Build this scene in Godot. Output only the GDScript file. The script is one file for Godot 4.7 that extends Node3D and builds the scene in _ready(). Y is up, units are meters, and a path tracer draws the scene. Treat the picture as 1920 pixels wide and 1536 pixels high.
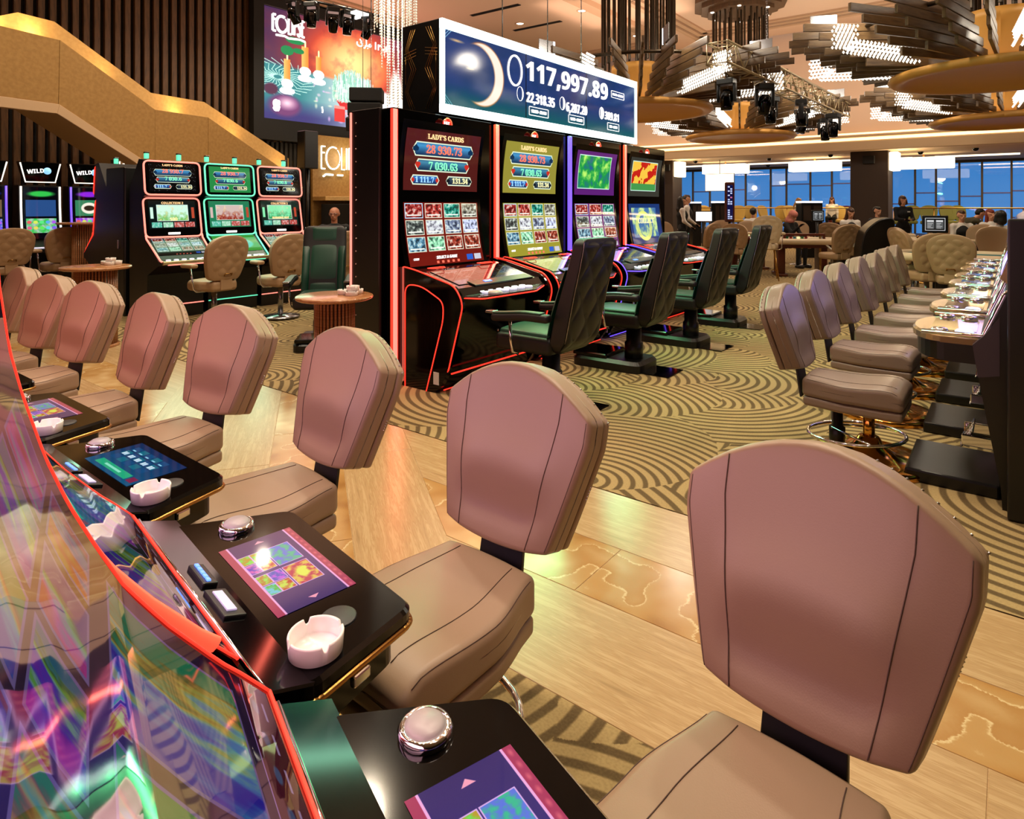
extends Node3D
# A casino floor: room-aligned axes, -z runs along the long slot bank, +x to its right. The camera stands level at 1.5 m.
const EYE := 1.5
const FOC := 1210.0
const YAW := 37.8
const HALL := 7.4
var M := {}
var taken := {}
var rng := RandomNumberGenerator.new()


func _ready() -> void:
	var cam := Camera3D.new()
	cam.name = "camera"
	cam.set_frustum(0.05 * 1536.0 / FOC, Vector2(0, -0.05 * 381.0 / FOC), 0.05, 120.0)
	cam.position = Vector3(0, EYE, 0)
	cam.rotation_degrees = Vector3(0, YAW, 0)
	add_child(cam)
	cam.current = true
	var we := WorldEnvironment.new()
	we.name = "environment"
	var env := Environment.new()
	env.background_mode = Environment.BG_COLOR
	env.background_color = Color(0.20, 0.52, 0.83)
	env.tonemap_mode = Environment.TONE_MAPPER_LINEAR
	env.tonemap_exposure = 1.0
	env.sdfgi_enabled = true
	env.ssao_enabled = true
	env.ssil_enabled = true
	we.environment = env
	add_child(we)
	rng.seed = 7
	lights()
	materials()
	shell()
	left_wall()
	far_room()
	left_bank()
	near_chairs()
	main_bank()
	triple_bank()
	back_slots()
	right_bank()
	ceiling_things()
	tables_and_people()


func lamp(pos: Vector3, e: float, c: Color, size := 0.12) -> void:
	var l := OmniLight3D.new()
	l.name = "lamp"
	l.position = pos
	l.light_energy = e
	l.light_color = c
	l.light_size = size
	l.omni_range = 40.0
	l.omni_attenuation = 2.0
	l.shadow_enabled = true
	add_child(l, true)


func spot(pos: Vector3, e: float, c: Color, angle := 62.0, aim := Vector3.DOWN, size := 0.12) -> void:
	var l := SpotLight3D.new()
	l.name = "downlight"
	l.position = pos
	l.light_energy = e
	l.light_color = c
	l.light_size = size
	l.spot_range = 40.0
	l.spot_attenuation = 2.0
	l.spot_angle = angle
	l.spot_angle_attenuation = 0.6
	l.shadow_enabled = true
	l.basis = Basis.looking_at(aim, Vector3.FORWARD if absf(aim.y) > 0.9 else Vector3.UP)
	add_child(l, true)


func area(pos: Vector3, aim: Vector3, size: Vector2, e: float, c: Color) -> void:
	var l := AreaLight3D.new()
	l.name = "panel_light"
	l.area_size = size
	l.light_energy = e
	l.light_color = c
	l.area_range = 40.0
	l.area_attenuation = 2.0
	l.shadow_enabled = true
	l.position = pos
	l.basis = Basis.looking_at(aim, Vector3.FORWARD if absf(aim.y) > 0.9 else Vector3.UP)
	add_child(l, true)


func lights() -> void:
	var warm := Color(1.0, 0.925, 0.81)
	# the recessed downlights of the hall ceiling, with extra ones added at the left (their fittings stand in shell())
	for p in downlight_places():
		spot(Vector3(p.x, HALL - 0.08, p.y), 11.0, warm, 66.0)
	# added uplight panels that brighten the ceiling; no cove stands there
	for p in [Vector2(-2, -4), Vector2(-8, -4), Vector2(-12.6, -8), Vector2(-3.2, -15.5), Vector2(-9.3, -17), Vector2(3.6, -9)]:
		area(Vector3(p.x, HALL - 0.30, p.y), Vector3.UP, Vector2(3.4, 3.4), 4.6, Color(1.0, 0.86, 0.76))
	# the low room at the back
	for x in [-11.0, -5.5, 0.0, 5.5]:
		for z in [-25.5, -28.3]:
			area(Vector3(x, 3.22, z), Vector3.DOWN, Vector2(2.2, 1.0), 9.0, Color(1.0, 0.84, 0.62))


func downlight_places() -> Array:
	var a := []
	for p in [[975, 44], [1091, 20], [1193, 67], [1444, 77]]:
		var v = seen_at(p[0], p[1], HALL)
		a.append(Vector2(v.x, v.z))
	for q in [[-1.2, -2.3], [-3.4, -2.2], [-6.2, -2.4], [0.6, -2.2], [-1.9, -4.9], [-1.9, -7.4], [-6.3, -5.2], [-10.2, -4.4], [-9.0, -9.0], [1.6, -6.0], [3.5, -15.0], [-2.9, -15.6], [-12.6, -7.6], [-12.2, -2.6], [-13.2, -10.5]]:  # the last few, at the left, are added to brighten the stair wall
		a.append(Vector2(q[0], q[1]))
	return a


# ---------------------------------------------------------------- helpers

func ray(px: float, py: float) -> Vector3:       # the direction of a pixel, one metre deep
	var s := sin(deg_to_rad(YAW))
	var c := cos(deg_to_rad(YAW))
	var a := (px - 960.0) / FOC
	return Vector3(a * c - s, -(py - 387.0) / FOC, -a * s - c)


func deep(px: float, py: float, depth: float) -> Vector3:
	return Vector3(0, EYE, 0) + ray(px, py) * depth


func seen_at(px: float, py: float, y: float) -> Vector3:   # where a pixel's ray meets the level y
	var d := ray(px, py)
	return Vector3(0, EYE, 0) + d * ((y - EYE) / d.y)


func seen_on(px: float, py: float, p0: Vector3, n: Vector3) -> Vector3:
	var d := ray(px, py)
	var o := Vector3(0, EYE, 0)
	return o + d * ((p0 - o).dot(n) / d.dot(n))


func numbered(called: String) -> String:
	if not taken.has(called):
		taken[called] = 0
		return called
	taken[called] += 1
	return "%s_%03d" % [called, taken[called]]


func thing(called: String, label: String, category: String, at := Vector3.ZERO, turn := 0.0, group := "") -> Node3D:
	var o := Node3D.new()
	o.name = numbered(called)
	add_child(o)
	o.position = at
	o.rotation.y = turn
	tag(o, label, category, group)
	return o


func tag(o: Node3D, label: String, category: String, group := "") -> Node3D:
	o.set_meta("label", label)
	o.set_meta("category", category)
	if group != "":
		o.set_meta("group", group)
	return o


func dup(root: Node3D, at: Vector3, turn: float, label: String) -> Node3D:
	var r: Node3D = root.duplicate()
	var kind := String(root.name)
	while kind.length() > 4 and kind[kind.length() - 1] in "0123456789_":
		kind = kind.substr(0, kind.length() - 1)
	r.name = numbered(kind)
	add_child(r)
	r.position = at
	r.rotation.y = turn
	r.set_meta("label", label)
	return r


func put(called: String, mesh, m: Material, parent: Node3D = null, at := Vector3.ZERO) -> MeshInstance3D:
	var o := MeshInstance3D.new()
	if mesh is B:
		mesh = mesh.done()
	o.mesh = mesh
	o.material_override = m
	o.position = at
	if parent == null or parent == self:
		o.name = numbered(called)
		add_child(o)
	else:
		o.name = called
		parent.add_child(o, true)
	return o


func structure(called: String, mesh, m: Material, parent: Node3D = null) -> MeshInstance3D:
	var o := put(called, mesh, m, parent)
	o.set_meta("kind", "structure")
	return o


func mat(called: String, c: Color, rough := 0.6, metal := 0.0, glow = null, power := 1.0) -> StandardMaterial3D:
	var m := StandardMaterial3D.new()
	m.resource_name = called
	m.albedo_color = c
	m.roughness = rough
	m.metallic = metal
	if glow != null:
		m.emission_enabled = true
		m.emission = glow
		m.emission_energy_multiplier = power
	M[called] = m
	return m


func letters(text: String, height: float, depth: float, serif := false, bold := true, weight := 0) -> TextMesh:
	var t := TextMesh.new()
	var f := SystemFont.new()
	f.font_names = PackedStringArray(["Droid Serif" if serif else "Droid Sans"])
	f.font_weight = 700 if bold else 400
	t.font = f
	t.text = text
	t.font_size = 64
	t.pixel_size = height / 46.0
	t.depth = depth
	t.curve_step = 6.0
	return t


class B:                                      # collects shapes into one mesh; faces are given counter-clockwise as seen from outside
	var st := SurfaceTool.new()
	var x := Transform3D()

	func _init() -> void:
		st.begin(Mesh.PRIMITIVE_TRIANGLES)

	func done() -> ArrayMesh:
		st.generate_normals()
		return st.commit()

	func smooth(g: int) -> B:
		st.set_smooth_group(g)
		return self

	func v(p: Vector3, uv := Vector2.ZERO) -> void:
		st.set_uv(uv)
		st.add_vertex(x * p)

	func tri(a: Vector3, b: Vector3, c: Vector3, ua := Vector2.ZERO, ub := Vector2.ZERO, uc := Vector2.ZERO) -> void:
		v(a, ua)
		v(c, uc)
		v(b, ub)

	func quad(a: Vector3, b: Vector3, c: Vector3, d: Vector3, u := [Vector2(0, 1), Vector2(1, 1), Vector2(1, 0), Vector2(0, 0)]) -> B:
		tri(a, b, c, u[0], u[1], u[2])
		tri(a, c, d, u[0], u[2], u[3])
		return self

	func box(c: Vector3, s: Vector3, bev := 0.0) -> B:
		st.set_smooth_group(-1)
		var h := s / 2
		if bev <= 0.0:
			var p := []
			for i in 8:
				p.append(c + Vector3(h.x if i & 1 else -h.x, h.y if i & 2 else -h.y, h.z if i & 4 else -h.z))
			for f in [[4, 5, 7, 6], [1, 0, 2, 3], [5, 1, 3, 7], [0, 4, 6, 2], [6, 7, 3, 2], [0, 1, 5, 4]]:
				quad(p[f[0]], p[f[1]], p[f[2]], p[f[3]])
			return self
		rbox(c, s, bev, 1, 0, null, -1)
		return self

	func _axis(h: float, r: float, n: int, m: int) -> Array:
		var a := []
		for k in n + 1:
			a.append(-(h - r) - r * tan((n - k) * PI / 4.0 / n))
		for k in m:
			a.append(lerpf(-(h - r), h - r, (k + 1.0) / (m + 1.0)))
		for k in n + 1:
			a.append((h - r) + r * tan(k * PI / 4.0 / n))
		return a

	func rbox(c: Vector3, s: Vector3, r: float, n := 3, m := 0, warp = null, group := 0) -> B:
		st.set_smooth_group(group)
		var h := s / 2
		r = minf(r, minf(h.x, minf(h.y, h.z)) * 0.999)
		var inn := h - Vector3(r, r, r)
		var ax := [_axis(h.x, r, n, m), _axis(h.y, r, n, m), _axis(h.z, r, n, m)]
		for d in 3:
			var u := (d + 1) % 3
			var w := (d + 2) % 3
			for sgn in [-1.0, 1.0]:
				var g := []
				for i in ax[u].size():
					var row := []
					for j in ax[w].size():
						var p := Vector3()
						p[d] = sgn * h[d]
						p[u] = ax[u][i]
						p[w] = ax[w][j]
						var q := p.clamp(-inn, inn)
						var k := (p - q).normalized()
						if r <= 0.0:
							k = Vector3.ZERO
						var o := q + k * r
						if warp != null:
							o = warp.call(o)
						row.append(o + c)
					g.append(row)
				for i in g.size() - 1:
					for j in g[0].size() - 1:
						if sgn > 0:
							quad(g[i][j], g[i + 1][j], g[i + 1][j + 1], g[i][j + 1])
						else:
							quad(g[i][j], g[i][j + 1], g[i + 1][j + 1], g[i + 1][j])
		return self

	func grid(f: Callable, nu: int, nv: int, group := 0) -> B:       # f(u, v) for u, v in 0..1; front where du x dv points
		st.set_smooth_group(group)
		var g := []
		for i in nu + 1:
			var row := []
			for j in nv + 1:
				row.append(f.call(float(i) / nu, float(j) / nv))
			g.append(row)
		for i in nu:
			for j in nv:
				var a := Vector2(float(i) / nu, 1.0 - float(j) / nv)
				var b := Vector2(float(i + 1) / nu, 1.0 - float(j + 1) / nv)
				quad(g[i][j], g[i + 1][j], g[i + 1][j + 1], g[i][j + 1], [a, Vector2(b.x, a.y), b, Vector2(a.x, b.y)])
		return self

	func lathe(pts: Array, seg := 24, c := Vector3.ZERO, group := 0) -> B:   # pts: Vector2(radius, y) from bottom to top outside
		st.set_smooth_group(group)
		for i in pts.size() - 1:
			for k in seg:
				var a := TAU * k / seg
				var b := TAU * (k + 1) / seg
				var p: Vector2 = pts[i]
				var q: Vector2 = pts[i + 1]
				var v0 := c + Vector3(p.x * sin(a), p.y, p.x * cos(a))
				var v1 := c + Vector3(p.x * sin(b), p.y, p.x * cos(b))
				var v2 := c + Vector3(q.x * sin(b), q.y, q.x * cos(b))
				var v3 := c + Vector3(q.x * sin(a), q.y, q.x * cos(a))
				if p.x > 1e-6:
					tri(v0, v1, v2)
				if q.x > 1e-6:
					tri(v0, v2, v3)
		return self

	func tube(path: Array, r: float, sides := 8, closed := false, group := 0) -> B:
		st.set_smooth_group(group)
		var n := path.size()
		var rings := []
		var side := Vector3.UP
		for i in n:
			var t: Vector3
			if closed:
				t = (path[(i + 1) % n] - path[(i - 1 + n) % n]).normalized()
			elif i == 0:
				t = (path[1] - path[0]).normalized()
			elif i == n - 1:
				t = (path[i] - path[i - 1]).normalized()
			else:
				t = ((path[i] - path[i - 1]).normalized() + (path[i + 1] - path[i]).normalized()).normalized()
			if i == 0:
				side = t.cross(Vector3.UP if absf(t.y) < 0.9 else Vector3.RIGHT).normalized()
			side = (side - t * side.dot(t)).normalized()
			var up := side.cross(t)
			var ring := []
			for k in sides:
				var a := TAU * k / sides
				ring.append(path[i] + side * cos(a) * r + up * sin(a) * r)
			rings.append(ring)
		for i in (n if closed else n - 1):
			var a: Array = rings[i]
			var b: Array = rings[(i + 1) % n]
			for k in sides:
				var l := (k + 1) % sides
				quad(a[k], b[k], b[l], a[l])
		if not closed:
			for k in range(1, sides - 1):
				tri(rings[0][0], rings[0][k], rings[0][k + 1])
				tri(rings[n - 1][0], rings[n - 1][k + 1], rings[n - 1][k])
		return self

	func prism(poly: PackedVector2Array, z0: float, z1: float, bev := 0.0) -> B:   # poly in x, y; extruded z0 -> z1 (z1 > z0)
		st.set_smooth_group(-1)
		if Geometry2D.is_polygon_clockwise(poly):
			poly.reverse()
		var top := poly
		if bev > 0.0:
			var ins := Geometry2D.offset_polygon(poly, -bev, Geometry2D.JOIN_MITER)
			if ins.size() == 1 and ins[0].size() == poly.size():
				var best := 0
				for i in poly.size():
					if ins[0][i].distance_to(poly[0]) < ins[0][best].distance_to(poly[0]):
						best = i
				var sh := PackedVector2Array()
				for i in poly.size():
					sh.append(ins[0][(best + i) % poly.size()])
				top = sh
			else:
				bev = 0.0
		var ix := Geometry2D.triangulate_polygon(top)
		for i in range(0, ix.size(), 3):
			var a := top[ix[i]]
			var b := top[ix[i + 1]]
			var c := top[ix[i + 2]]
			if (b - a).cross(c - a) < 0:
				var t := b
				b = c
				c = t
			tri(Vector3(a.x, a.y, z1), Vector3(b.x, b.y, z1), Vector3(c.x, c.y, z1), a, b, c)
		ix = Geometry2D.triangulate_polygon(poly)
		for i in range(0, ix.size(), 3):
			var a := poly[ix[i]]
			var b := poly[ix[i + 1]]
			var c := poly[ix[i + 2]]
			if (b - a).cross(c - a) < 0:
				var t := b
				b = c
				c = t
			tri(Vector3(a.x, a.y, z0), Vector3(c.x, c.y, z0), Vector3(b.x, b.y, z0), a, c, b)
		var n := poly.size()
		for i in n:
			var j := (i + 1) % n
			quad(Vector3(poly[i].x, poly[i].y, z0), Vector3(poly[j].x, poly[j].y, z0), Vector3(poly[j].x, poly[j].y, z1 - bev), Vector3(poly[i].x, poly[i].y, z1 - bev), [poly[i], poly[j], poly[j], poly[i]])
			if bev > 0.0:
				quad(Vector3(poly[i].x, poly[i].y, z1 - bev), Vector3(poly[j].x, poly[j].y, z1 - bev), Vector3(top[j].x, top[j].y, z1), Vector3(top[i].x, top[i].y, z1), [poly[i], poly[j], top[j], top[i]])
		return self


func flat_basis() -> Transform3D:     # turns prism's x, y, z into x, -z (level), up: polygon (x, z) with z negated
	return Transform3D(Basis(Vector3(1, 0, 0), Vector3(0, 0, -1), Vector3(0, 1, 0)), Vector3.ZERO)


func side_basis() -> Transform3D:     # polygon (z, y) extruded along x
	return Transform3D(Basis(Vector3(0, 0, 1), Vector3(0, 1, 0), Vector3(-1, 0, 0)), Vector3.ZERO)


func arc(c: Vector2, r: float, a0: float, a1: float, n: int) -> PackedVector2Array:
	var p := PackedVector2Array()
	for i in n + 1:
		var a := deg_to_rad(lerpf(a0, a1, float(i) / n))
		p.append(c + Vector2(cos(a), sin(a)) * r)
	return p


func rounded(poly: Array, r: float, n := 5) -> PackedVector2Array:    # a polygon with its corners rounded
	var out := PackedVector2Array()
	var k := poly.size()
	for i in k:
		var p: Vector2 = poly[i]
		var a: Vector2 = (poly[(i - 1 + k) % k] - p)
		var b: Vector2 = (poly[(i + 1) % k] - p)
		var rr := minf(r, minf(a.length(), b.length()) * 0.45)
		var s := p + a.normalized() * rr
		var e := p + b.normalized() * rr
		for j in n + 1:
			var t := float(j) / n
			out.append(s.lerp(p, t).lerp(p.lerp(e, t), t))
	return out


func oblong(w: float, h: float, r: float, n := 5) -> PackedVector2Array:
	return rounded([Vector2(-w / 2, -h / 2), Vector2(w / 2, -h / 2), Vector2(w / 2, h / 2), Vector2(-w / 2, h / 2)], r, n)


func ring_of(poly: PackedVector2Array, z: float, t := Transform3D()) -> Array:
	var a := []
	for p in poly:
		a.append(t * Vector3(p.x, p.y, z))
	return a


func tint(c: Color, f: float) -> Color:
	return Color(clampf(c.r * f, 0, 1), clampf(c.g * f, 0, 1), clampf(c.b * f, 0, 1))


func blank(w: int, h: int, c: Color) -> Image:
	var im := Image.create_empty(w, h, false, Image.FORMAT_RGB8)
	im.fill(c)
	return im


func disc(im: Image, c: Vector2, rx: float, ry: float, col: Color, soft := 0.0) -> void:
	for y in range(maxi(0, int(c.y - ry)), mini(im.get_height(), int(c.y + ry) + 2)):
		for x in range(maxi(0, int(c.x - rx)), mini(im.get_width(), int(c.x + rx) + 2)):
			var d := Vector2((x - c.x) / rx, (y - c.y) / ry).length()
			if d < 1.0:
				var a := 1.0 if soft <= 0.0 else clampf((1.0 - d) / soft, 0, 1)
				im.set_pixel(x, y, im.get_pixel(x, y).lerp(col, a * col.a))


func line(im: Image, a: Vector2, b: Vector2, wd: float, col: Color) -> void:
	var n := int(a.distance_to(b) / maxf(wd * 0.4, 0.7)) + 1
	for i in n + 1:
		disc(im, a.lerp(b, float(i) / n), wd * 0.5 + 0.5, wd * 0.5 + 0.5, col)


func glow_tex(im: Image, power := 1.0, rough := 0.08, glass := false) -> StandardMaterial3D:     # a lit screen behind glass
	var t := ImageTexture.create_from_image(im)
	var m := StandardMaterial3D.new()
	m.resource_name = "lit_screen"
	m.albedo_color = Color(0.01, 0.01, 0.012)
	m.roughness = rough
	m.emission_enabled = true
	m.emission = Color.BLACK
	m.emission_operator = BaseMaterial3D.EMISSION_OP_ADD
	m.emission_texture = t
	m.emission_energy_multiplier = power
	if glass:
		m.clearcoat_enabled = true
		m.clearcoat = 1.0
		m.clearcoat_roughness = rough
	return m


# ---------------------------------------------------------------- materials

func noise_tex(freq: float, ramp: Array, size := 512, seed := 1, octaves := 4, warp := 0.0, type := FastNoiseLite.TYPE_SIMPLEX_SMOOTH) -> NoiseTexture2D:
	var n := FastNoiseLite.new()
	n.noise_type = type
	n.frequency = freq
	n.seed = seed
	n.fractal_octaves = octaves
	if warp > 0.0:
		n.domain_warp_enabled = true
		n.domain_warp_amplitude = warp
		n.domain_warp_frequency = freq
	var t := NoiseTexture2D.new()
	t.width = size
	t.height = size
	t.seamless = true
	t.noise = n
	var g := Gradient.new()
	g.offsets = PackedFloat32Array(ramp.map(func(e): return e[0]))
	g.colors = PackedColorArray(ramp.map(func(e): return e[1]))
	t.color_ramp = g
	return t


func textured(called: String, tex: Texture2D, scale: Vector3, rough: float, tri := true, bump := 0.0) -> StandardMaterial3D:
	var m := mat(called, Color.WHITE, rough)
	m.albedo_texture = tex
	m.uv1_triplanar = tri
	m.uv1_scale = scale
	if bump > 0.0:
		m.heightmap_enabled = true
		m.heightmap_texture = tex
		m.heightmap_scale = bump
	return m


func carpet_image() -> Image:
	# overlapping fans of sweeping ribs, each fan's ribs struck from a point outside its middle
	var n := 1024
	var r := RandomNumberGenerator.new()
	r.seed = 11
	var cs := []
	for i in 5:
		for j in 5:
			var a := r.randf() * TAU
			var rad := r.randf_range(0.16, 0.23)
			cs.append([(i + r.randf_range(-0.3, 0.3) + (0.5 if j % 2 else 0.0)) / 5.0, (j + r.randf_range(-0.3, 0.3)) / 5.0, rad, r.randf_range(0.88, 1.12), cos(a) * rad * 0.85, sin(a) * rad * 0.85])
	var grain := FastNoiseLite.new()
	grain.frequency = 0.3
	var data := PackedByteArray()
	data.resize(n * n * 3)
	for y in n:
		for xx in n:
			var u := float(xx) / n
			var w := float(y) / n
			var d := w
			var k := 1.0
			for c in cs:
				var dx := fposmod(u - c[0] + 0.5, 1.0) - 0.5
				var dy := fposmod(w - c[1] + 0.5, 1.0) - 0.5
				if dx * dx + dy * dy < c[2] * c[2]:
					dx -= c[4]
					dy -= c[5]
					d = sqrt(dx * dx + dy * dy)
					k = c[3]
					break
			var f := smoothstep(0.16, 0.55, 0.5 + 0.5 * sin(d * TAU * 47.0 * k))
			f = clampf(f * 0.88 + grain.get_noise_2d(xx, y) * 0.24 + 0.06, 0, 1)
			var o := (y * n + xx) * 3
			data[o] = int(lerpf(84, 166, f))
			data[o + 1] = int(lerpf(66, 143, f))
			data[o + 2] = int(lerpf(36, 97, f))
	return Image.create_from_data(n, n, false, Image.FORMAT_RGB8, data)


func materials() -> void:
	mat("black_gloss", Color(0.008, 0.008, 0.010), 0.09).metallic_specular = 0.4
	mat("black_satin", Color(0.02, 0.02, 0.022), 0.35)
	mat("black_matt", Color(0.025, 0.025, 0.027), 0.75)
	mat("dark_grey", Color(0.10, 0.10, 0.11), 0.45)
	mat("chrome", Color(0.86, 0.86, 0.88), 0.07, 1.0)
	mat("steel", Color(0.60, 0.60, 0.62), 0.25, 1.0)
	mat("gold_metal", Color(0.90, 0.66, 0.30), 0.13, 1.0)
	mat("brass", Color(0.72, 0.55, 0.30), 0.3, 1.0)
	mat("champagne", Color(0.76, 0.66, 0.52), 0.18, 0.75)
	mat("white_china", Color(0.93, 0.91, 0.89), 0.22)
	mat("white_plastic", Color(0.88, 0.88, 0.87), 0.4)
	mat("cream_leather", Color(0.80, 0.72, 0.60), 0.45)
	mat("tan_leather", Color(0.62, 0.50, 0.37), 0.45)
	mat("black_leather", Color(0.02, 0.02, 0.023), 0.5)
	mat("quilt_black", Color(0.03, 0.03, 0.034), 0.42)
	mat("green_leather", Color(0.03, 0.22, 0.16), 0.42)
	mat("green_felt", Color(0.10, 0.36, 0.36), 0.9)
	mat("mahogany", Color(0.34, 0.13, 0.07), 0.3)
	mat("thread", Color(0.34, 0.26, 0.22), 0.8)
	mat("skin", Color(0.80, 0.58, 0.46), 0.5)
	mat("skin_dark", Color(0.62, 0.40, 0.29), 0.5)
	mat("hair_blond", Color(0.62, 0.44, 0.24), 0.5)
	mat("hair_dark", Color(0.06, 0.045, 0.04), 0.5)
	mat("hair_brown", Color(0.25, 0.14, 0.08), 0.5)
	mat("hair_grey", Color(0.55, 0.50, 0.46), 0.6)
	mat("cloth_white", Color(0.86, 0.84, 0.82), 0.85)
	mat("cloth_black", Color(0.03, 0.03, 0.035), 0.85)
	mat("cloth_navy", Color(0.035, 0.04, 0.07), 0.85)
	mat("cloth_olive", Color(0.28, 0.26, 0.18), 0.85)
	mat("cloth_grey", Color(0.16, 0.15, 0.16), 0.85)
	mat("red_neon", Color(0.9, 0.2, 0.15), 0.4, 0.0, Color(1.0, 0.20, 0.14), 1.5)
	mat("pink_neon", Color(0.9, 0.5, 0.45), 0.4, 0.0, Color(1.0, 0.52, 0.46), 1.5)
	mat("orange_neon", Color(0.9, 0.4, 0.3), 0.4, 0.0, Color(1.0, 0.32, 0.22), 1.3)
	mat("blue_neon", Color(0.3, 0.4, 0.9), 0.4, 0.0, Color(0.35, 0.55, 1.0), 2.0)
	mat("violet_neon", Color(0.4, 0.3, 0.9), 0.4, 0.0, Color(0.42, 0.30, 1.0), 1.6)
	mat("green_neon", Color(0.4, 0.9, 0.7), 0.4, 0.0, Color(0.35, 0.85, 0.68), 1.2)
	mat("white_glow", Color(0.9, 0.9, 0.9), 0.5, 0.0, Color(0.90, 1.0, 0.98), 2.2)
	mat("warm_glow", Color(0.9, 0.9, 0.9), 0.5, 0.0, Color(1.0, 0.92, 0.76), 2.6)
	mat("downlight_glow", Color(0.9, 0.9, 0.9), 0.5, 0.0, Color(1.0, 0.93, 0.84), 7.0)
	mat("strip_glow", Color(0.9, 0.8, 0.6), 0.5, 0.0, Color(1.0, 0.86, 0.60), 2.4)
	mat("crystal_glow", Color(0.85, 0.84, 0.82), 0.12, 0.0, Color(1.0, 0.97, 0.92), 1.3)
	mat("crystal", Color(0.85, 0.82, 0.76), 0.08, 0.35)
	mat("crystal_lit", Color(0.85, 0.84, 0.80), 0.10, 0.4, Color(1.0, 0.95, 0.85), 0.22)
	mat("mullion", Color(0.30, 0.25, 0.20), 0.5, 0.3)
	mat("transom", Color(0.36, 0.36, 0.62), 0.4, 0.2)
	var wg := mat("window_glass", Color(0.75, 0.88, 1.0, 0.06), 0.02)
	wg.transparency = BaseMaterial3D.TRANSPARENCY_ALPHA
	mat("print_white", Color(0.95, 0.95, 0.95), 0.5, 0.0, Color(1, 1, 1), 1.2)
	var leather := mat("taupe_leather", Color(0.60, 0.50, 0.405), 0.42)
	leather.heightmap_enabled = true
	leather.heightmap_texture = noise_tex(0.09, [[0.3, Color.BLACK], [0.7, Color.WHITE]], 256, 5, 3)
	leather.heightmap_scale = 0.005
	leather.uv1_triplanar = true
	leather.uv1_scale = Vector3(9, 9, 9)
	mat("grey_leather", Color(0.50, 0.43, 0.38), 0.36)
	var cp := ImageTexture.create_from_image(carpet_image())
	var cm := textured("carpet_pile", cp, Vector3(0.29, 0.29, 0.29), 0.95, true, 0.35)
	cm.uv1_world_triplanar = true
	textured("travertine", noise_tex(0.012, [[0.0, Color(0.60, 0.49, 0.34)], [0.30, Color(0.70, 0.58, 0.42)], [0.42, Color(0.66, 0.54, 0.38)], [0.5, Color(0.73, 0.62, 0.46)], [0.58, Color(0.67, 0.55, 0.39)], [0.70, Color(0.74, 0.63, 0.47)], [1.0, Color(0.70, 0.59, 0.43)]], 1024, 3, 6, 14.0), Vector3(0.16, 2.3, 1), 0.24, false)
	textured("onyx", noise_tex(0.0042, [[0.0, Color(0.58, 0.41, 0.22)], [0.30, Color(0.68, 0.52, 0.31)], [0.47, Color(0.70, 0.56, 0.36)], [0.492, Color(0.84, 0.77, 0.60)], [0.505, Color(0.66, 0.50, 0.30)], [0.75, Color(0.72, 0.59, 0.40)], [1.0, Color(0.80, 0.70, 0.52)]], 512, 9, 3, 40.0), Vector3(0.8, 0.9, 1), 0.18, false)
	textured("slat_wood", noise_tex(0.02, [[0.2, Color(0.26, 0.17, 0.09)], [0.6, Color(0.36, 0.24, 0.13)], [0.9, Color(0.30, 0.20, 0.11)]], 256, 4, 4), Vector3(3, 0.35, 3), 0.5)
	textured("fin_wood", noise_tex(0.02, [[0.2, Color(0.30, 0.22, 0.14)], [0.6, Color(0.40, 0.31, 0.20)], [0.9, Color(0.34, 0.26, 0.17)]], 256, 6, 4), Vector3(0.4, 3, 3), 0.38)
	textured("table_wood", noise_tex(0.02, [[0.2, Color(0.55, 0.36, 0.22)], [0.6, Color(0.68, 0.48, 0.32)], [0.9, Color(0.60, 0.42, 0.27)]], 256, 8, 4), Vector3(2, 8, 8), 0.22)
	textured("ochre_panel", noise_tex(0.05, [[0.2, Color(0.58, 0.43, 0.20)], [0.8, Color(0.64, 0.49, 0.25)]], 256, 12, 5), Vector3(0.8, 0.8, 0.8), 0.6)
	textured("gold_panel", noise_tex(0.05, [[0.2, Color(0.74, 0.58, 0.33)], [0.8, Color(0.79, 0.63, 0.38)]], 256, 13, 5), Vector3(0.8, 0.8, 0.8), 0.55)
	mat("ceiling_paint", Color(0.84, 0.71, 0.61), 0.9)
	mat("trim_paint", Color(0.74, 0.60, 0.48), 0.8)
	mat("dark_wall", Color(0.05, 0.04, 0.035), 0.8)
	mat("brown_wall", Color(0.20, 0.14, 0.10), 0.7)
	mat("soffit_paint", Color(0.76, 0.64, 0.50), 0.85)


# ---------------------------------------------------------------- the setting

func slab_box(c: Vector3, s: Vector3) -> B:
	return B.new().box(c, s)


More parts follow.
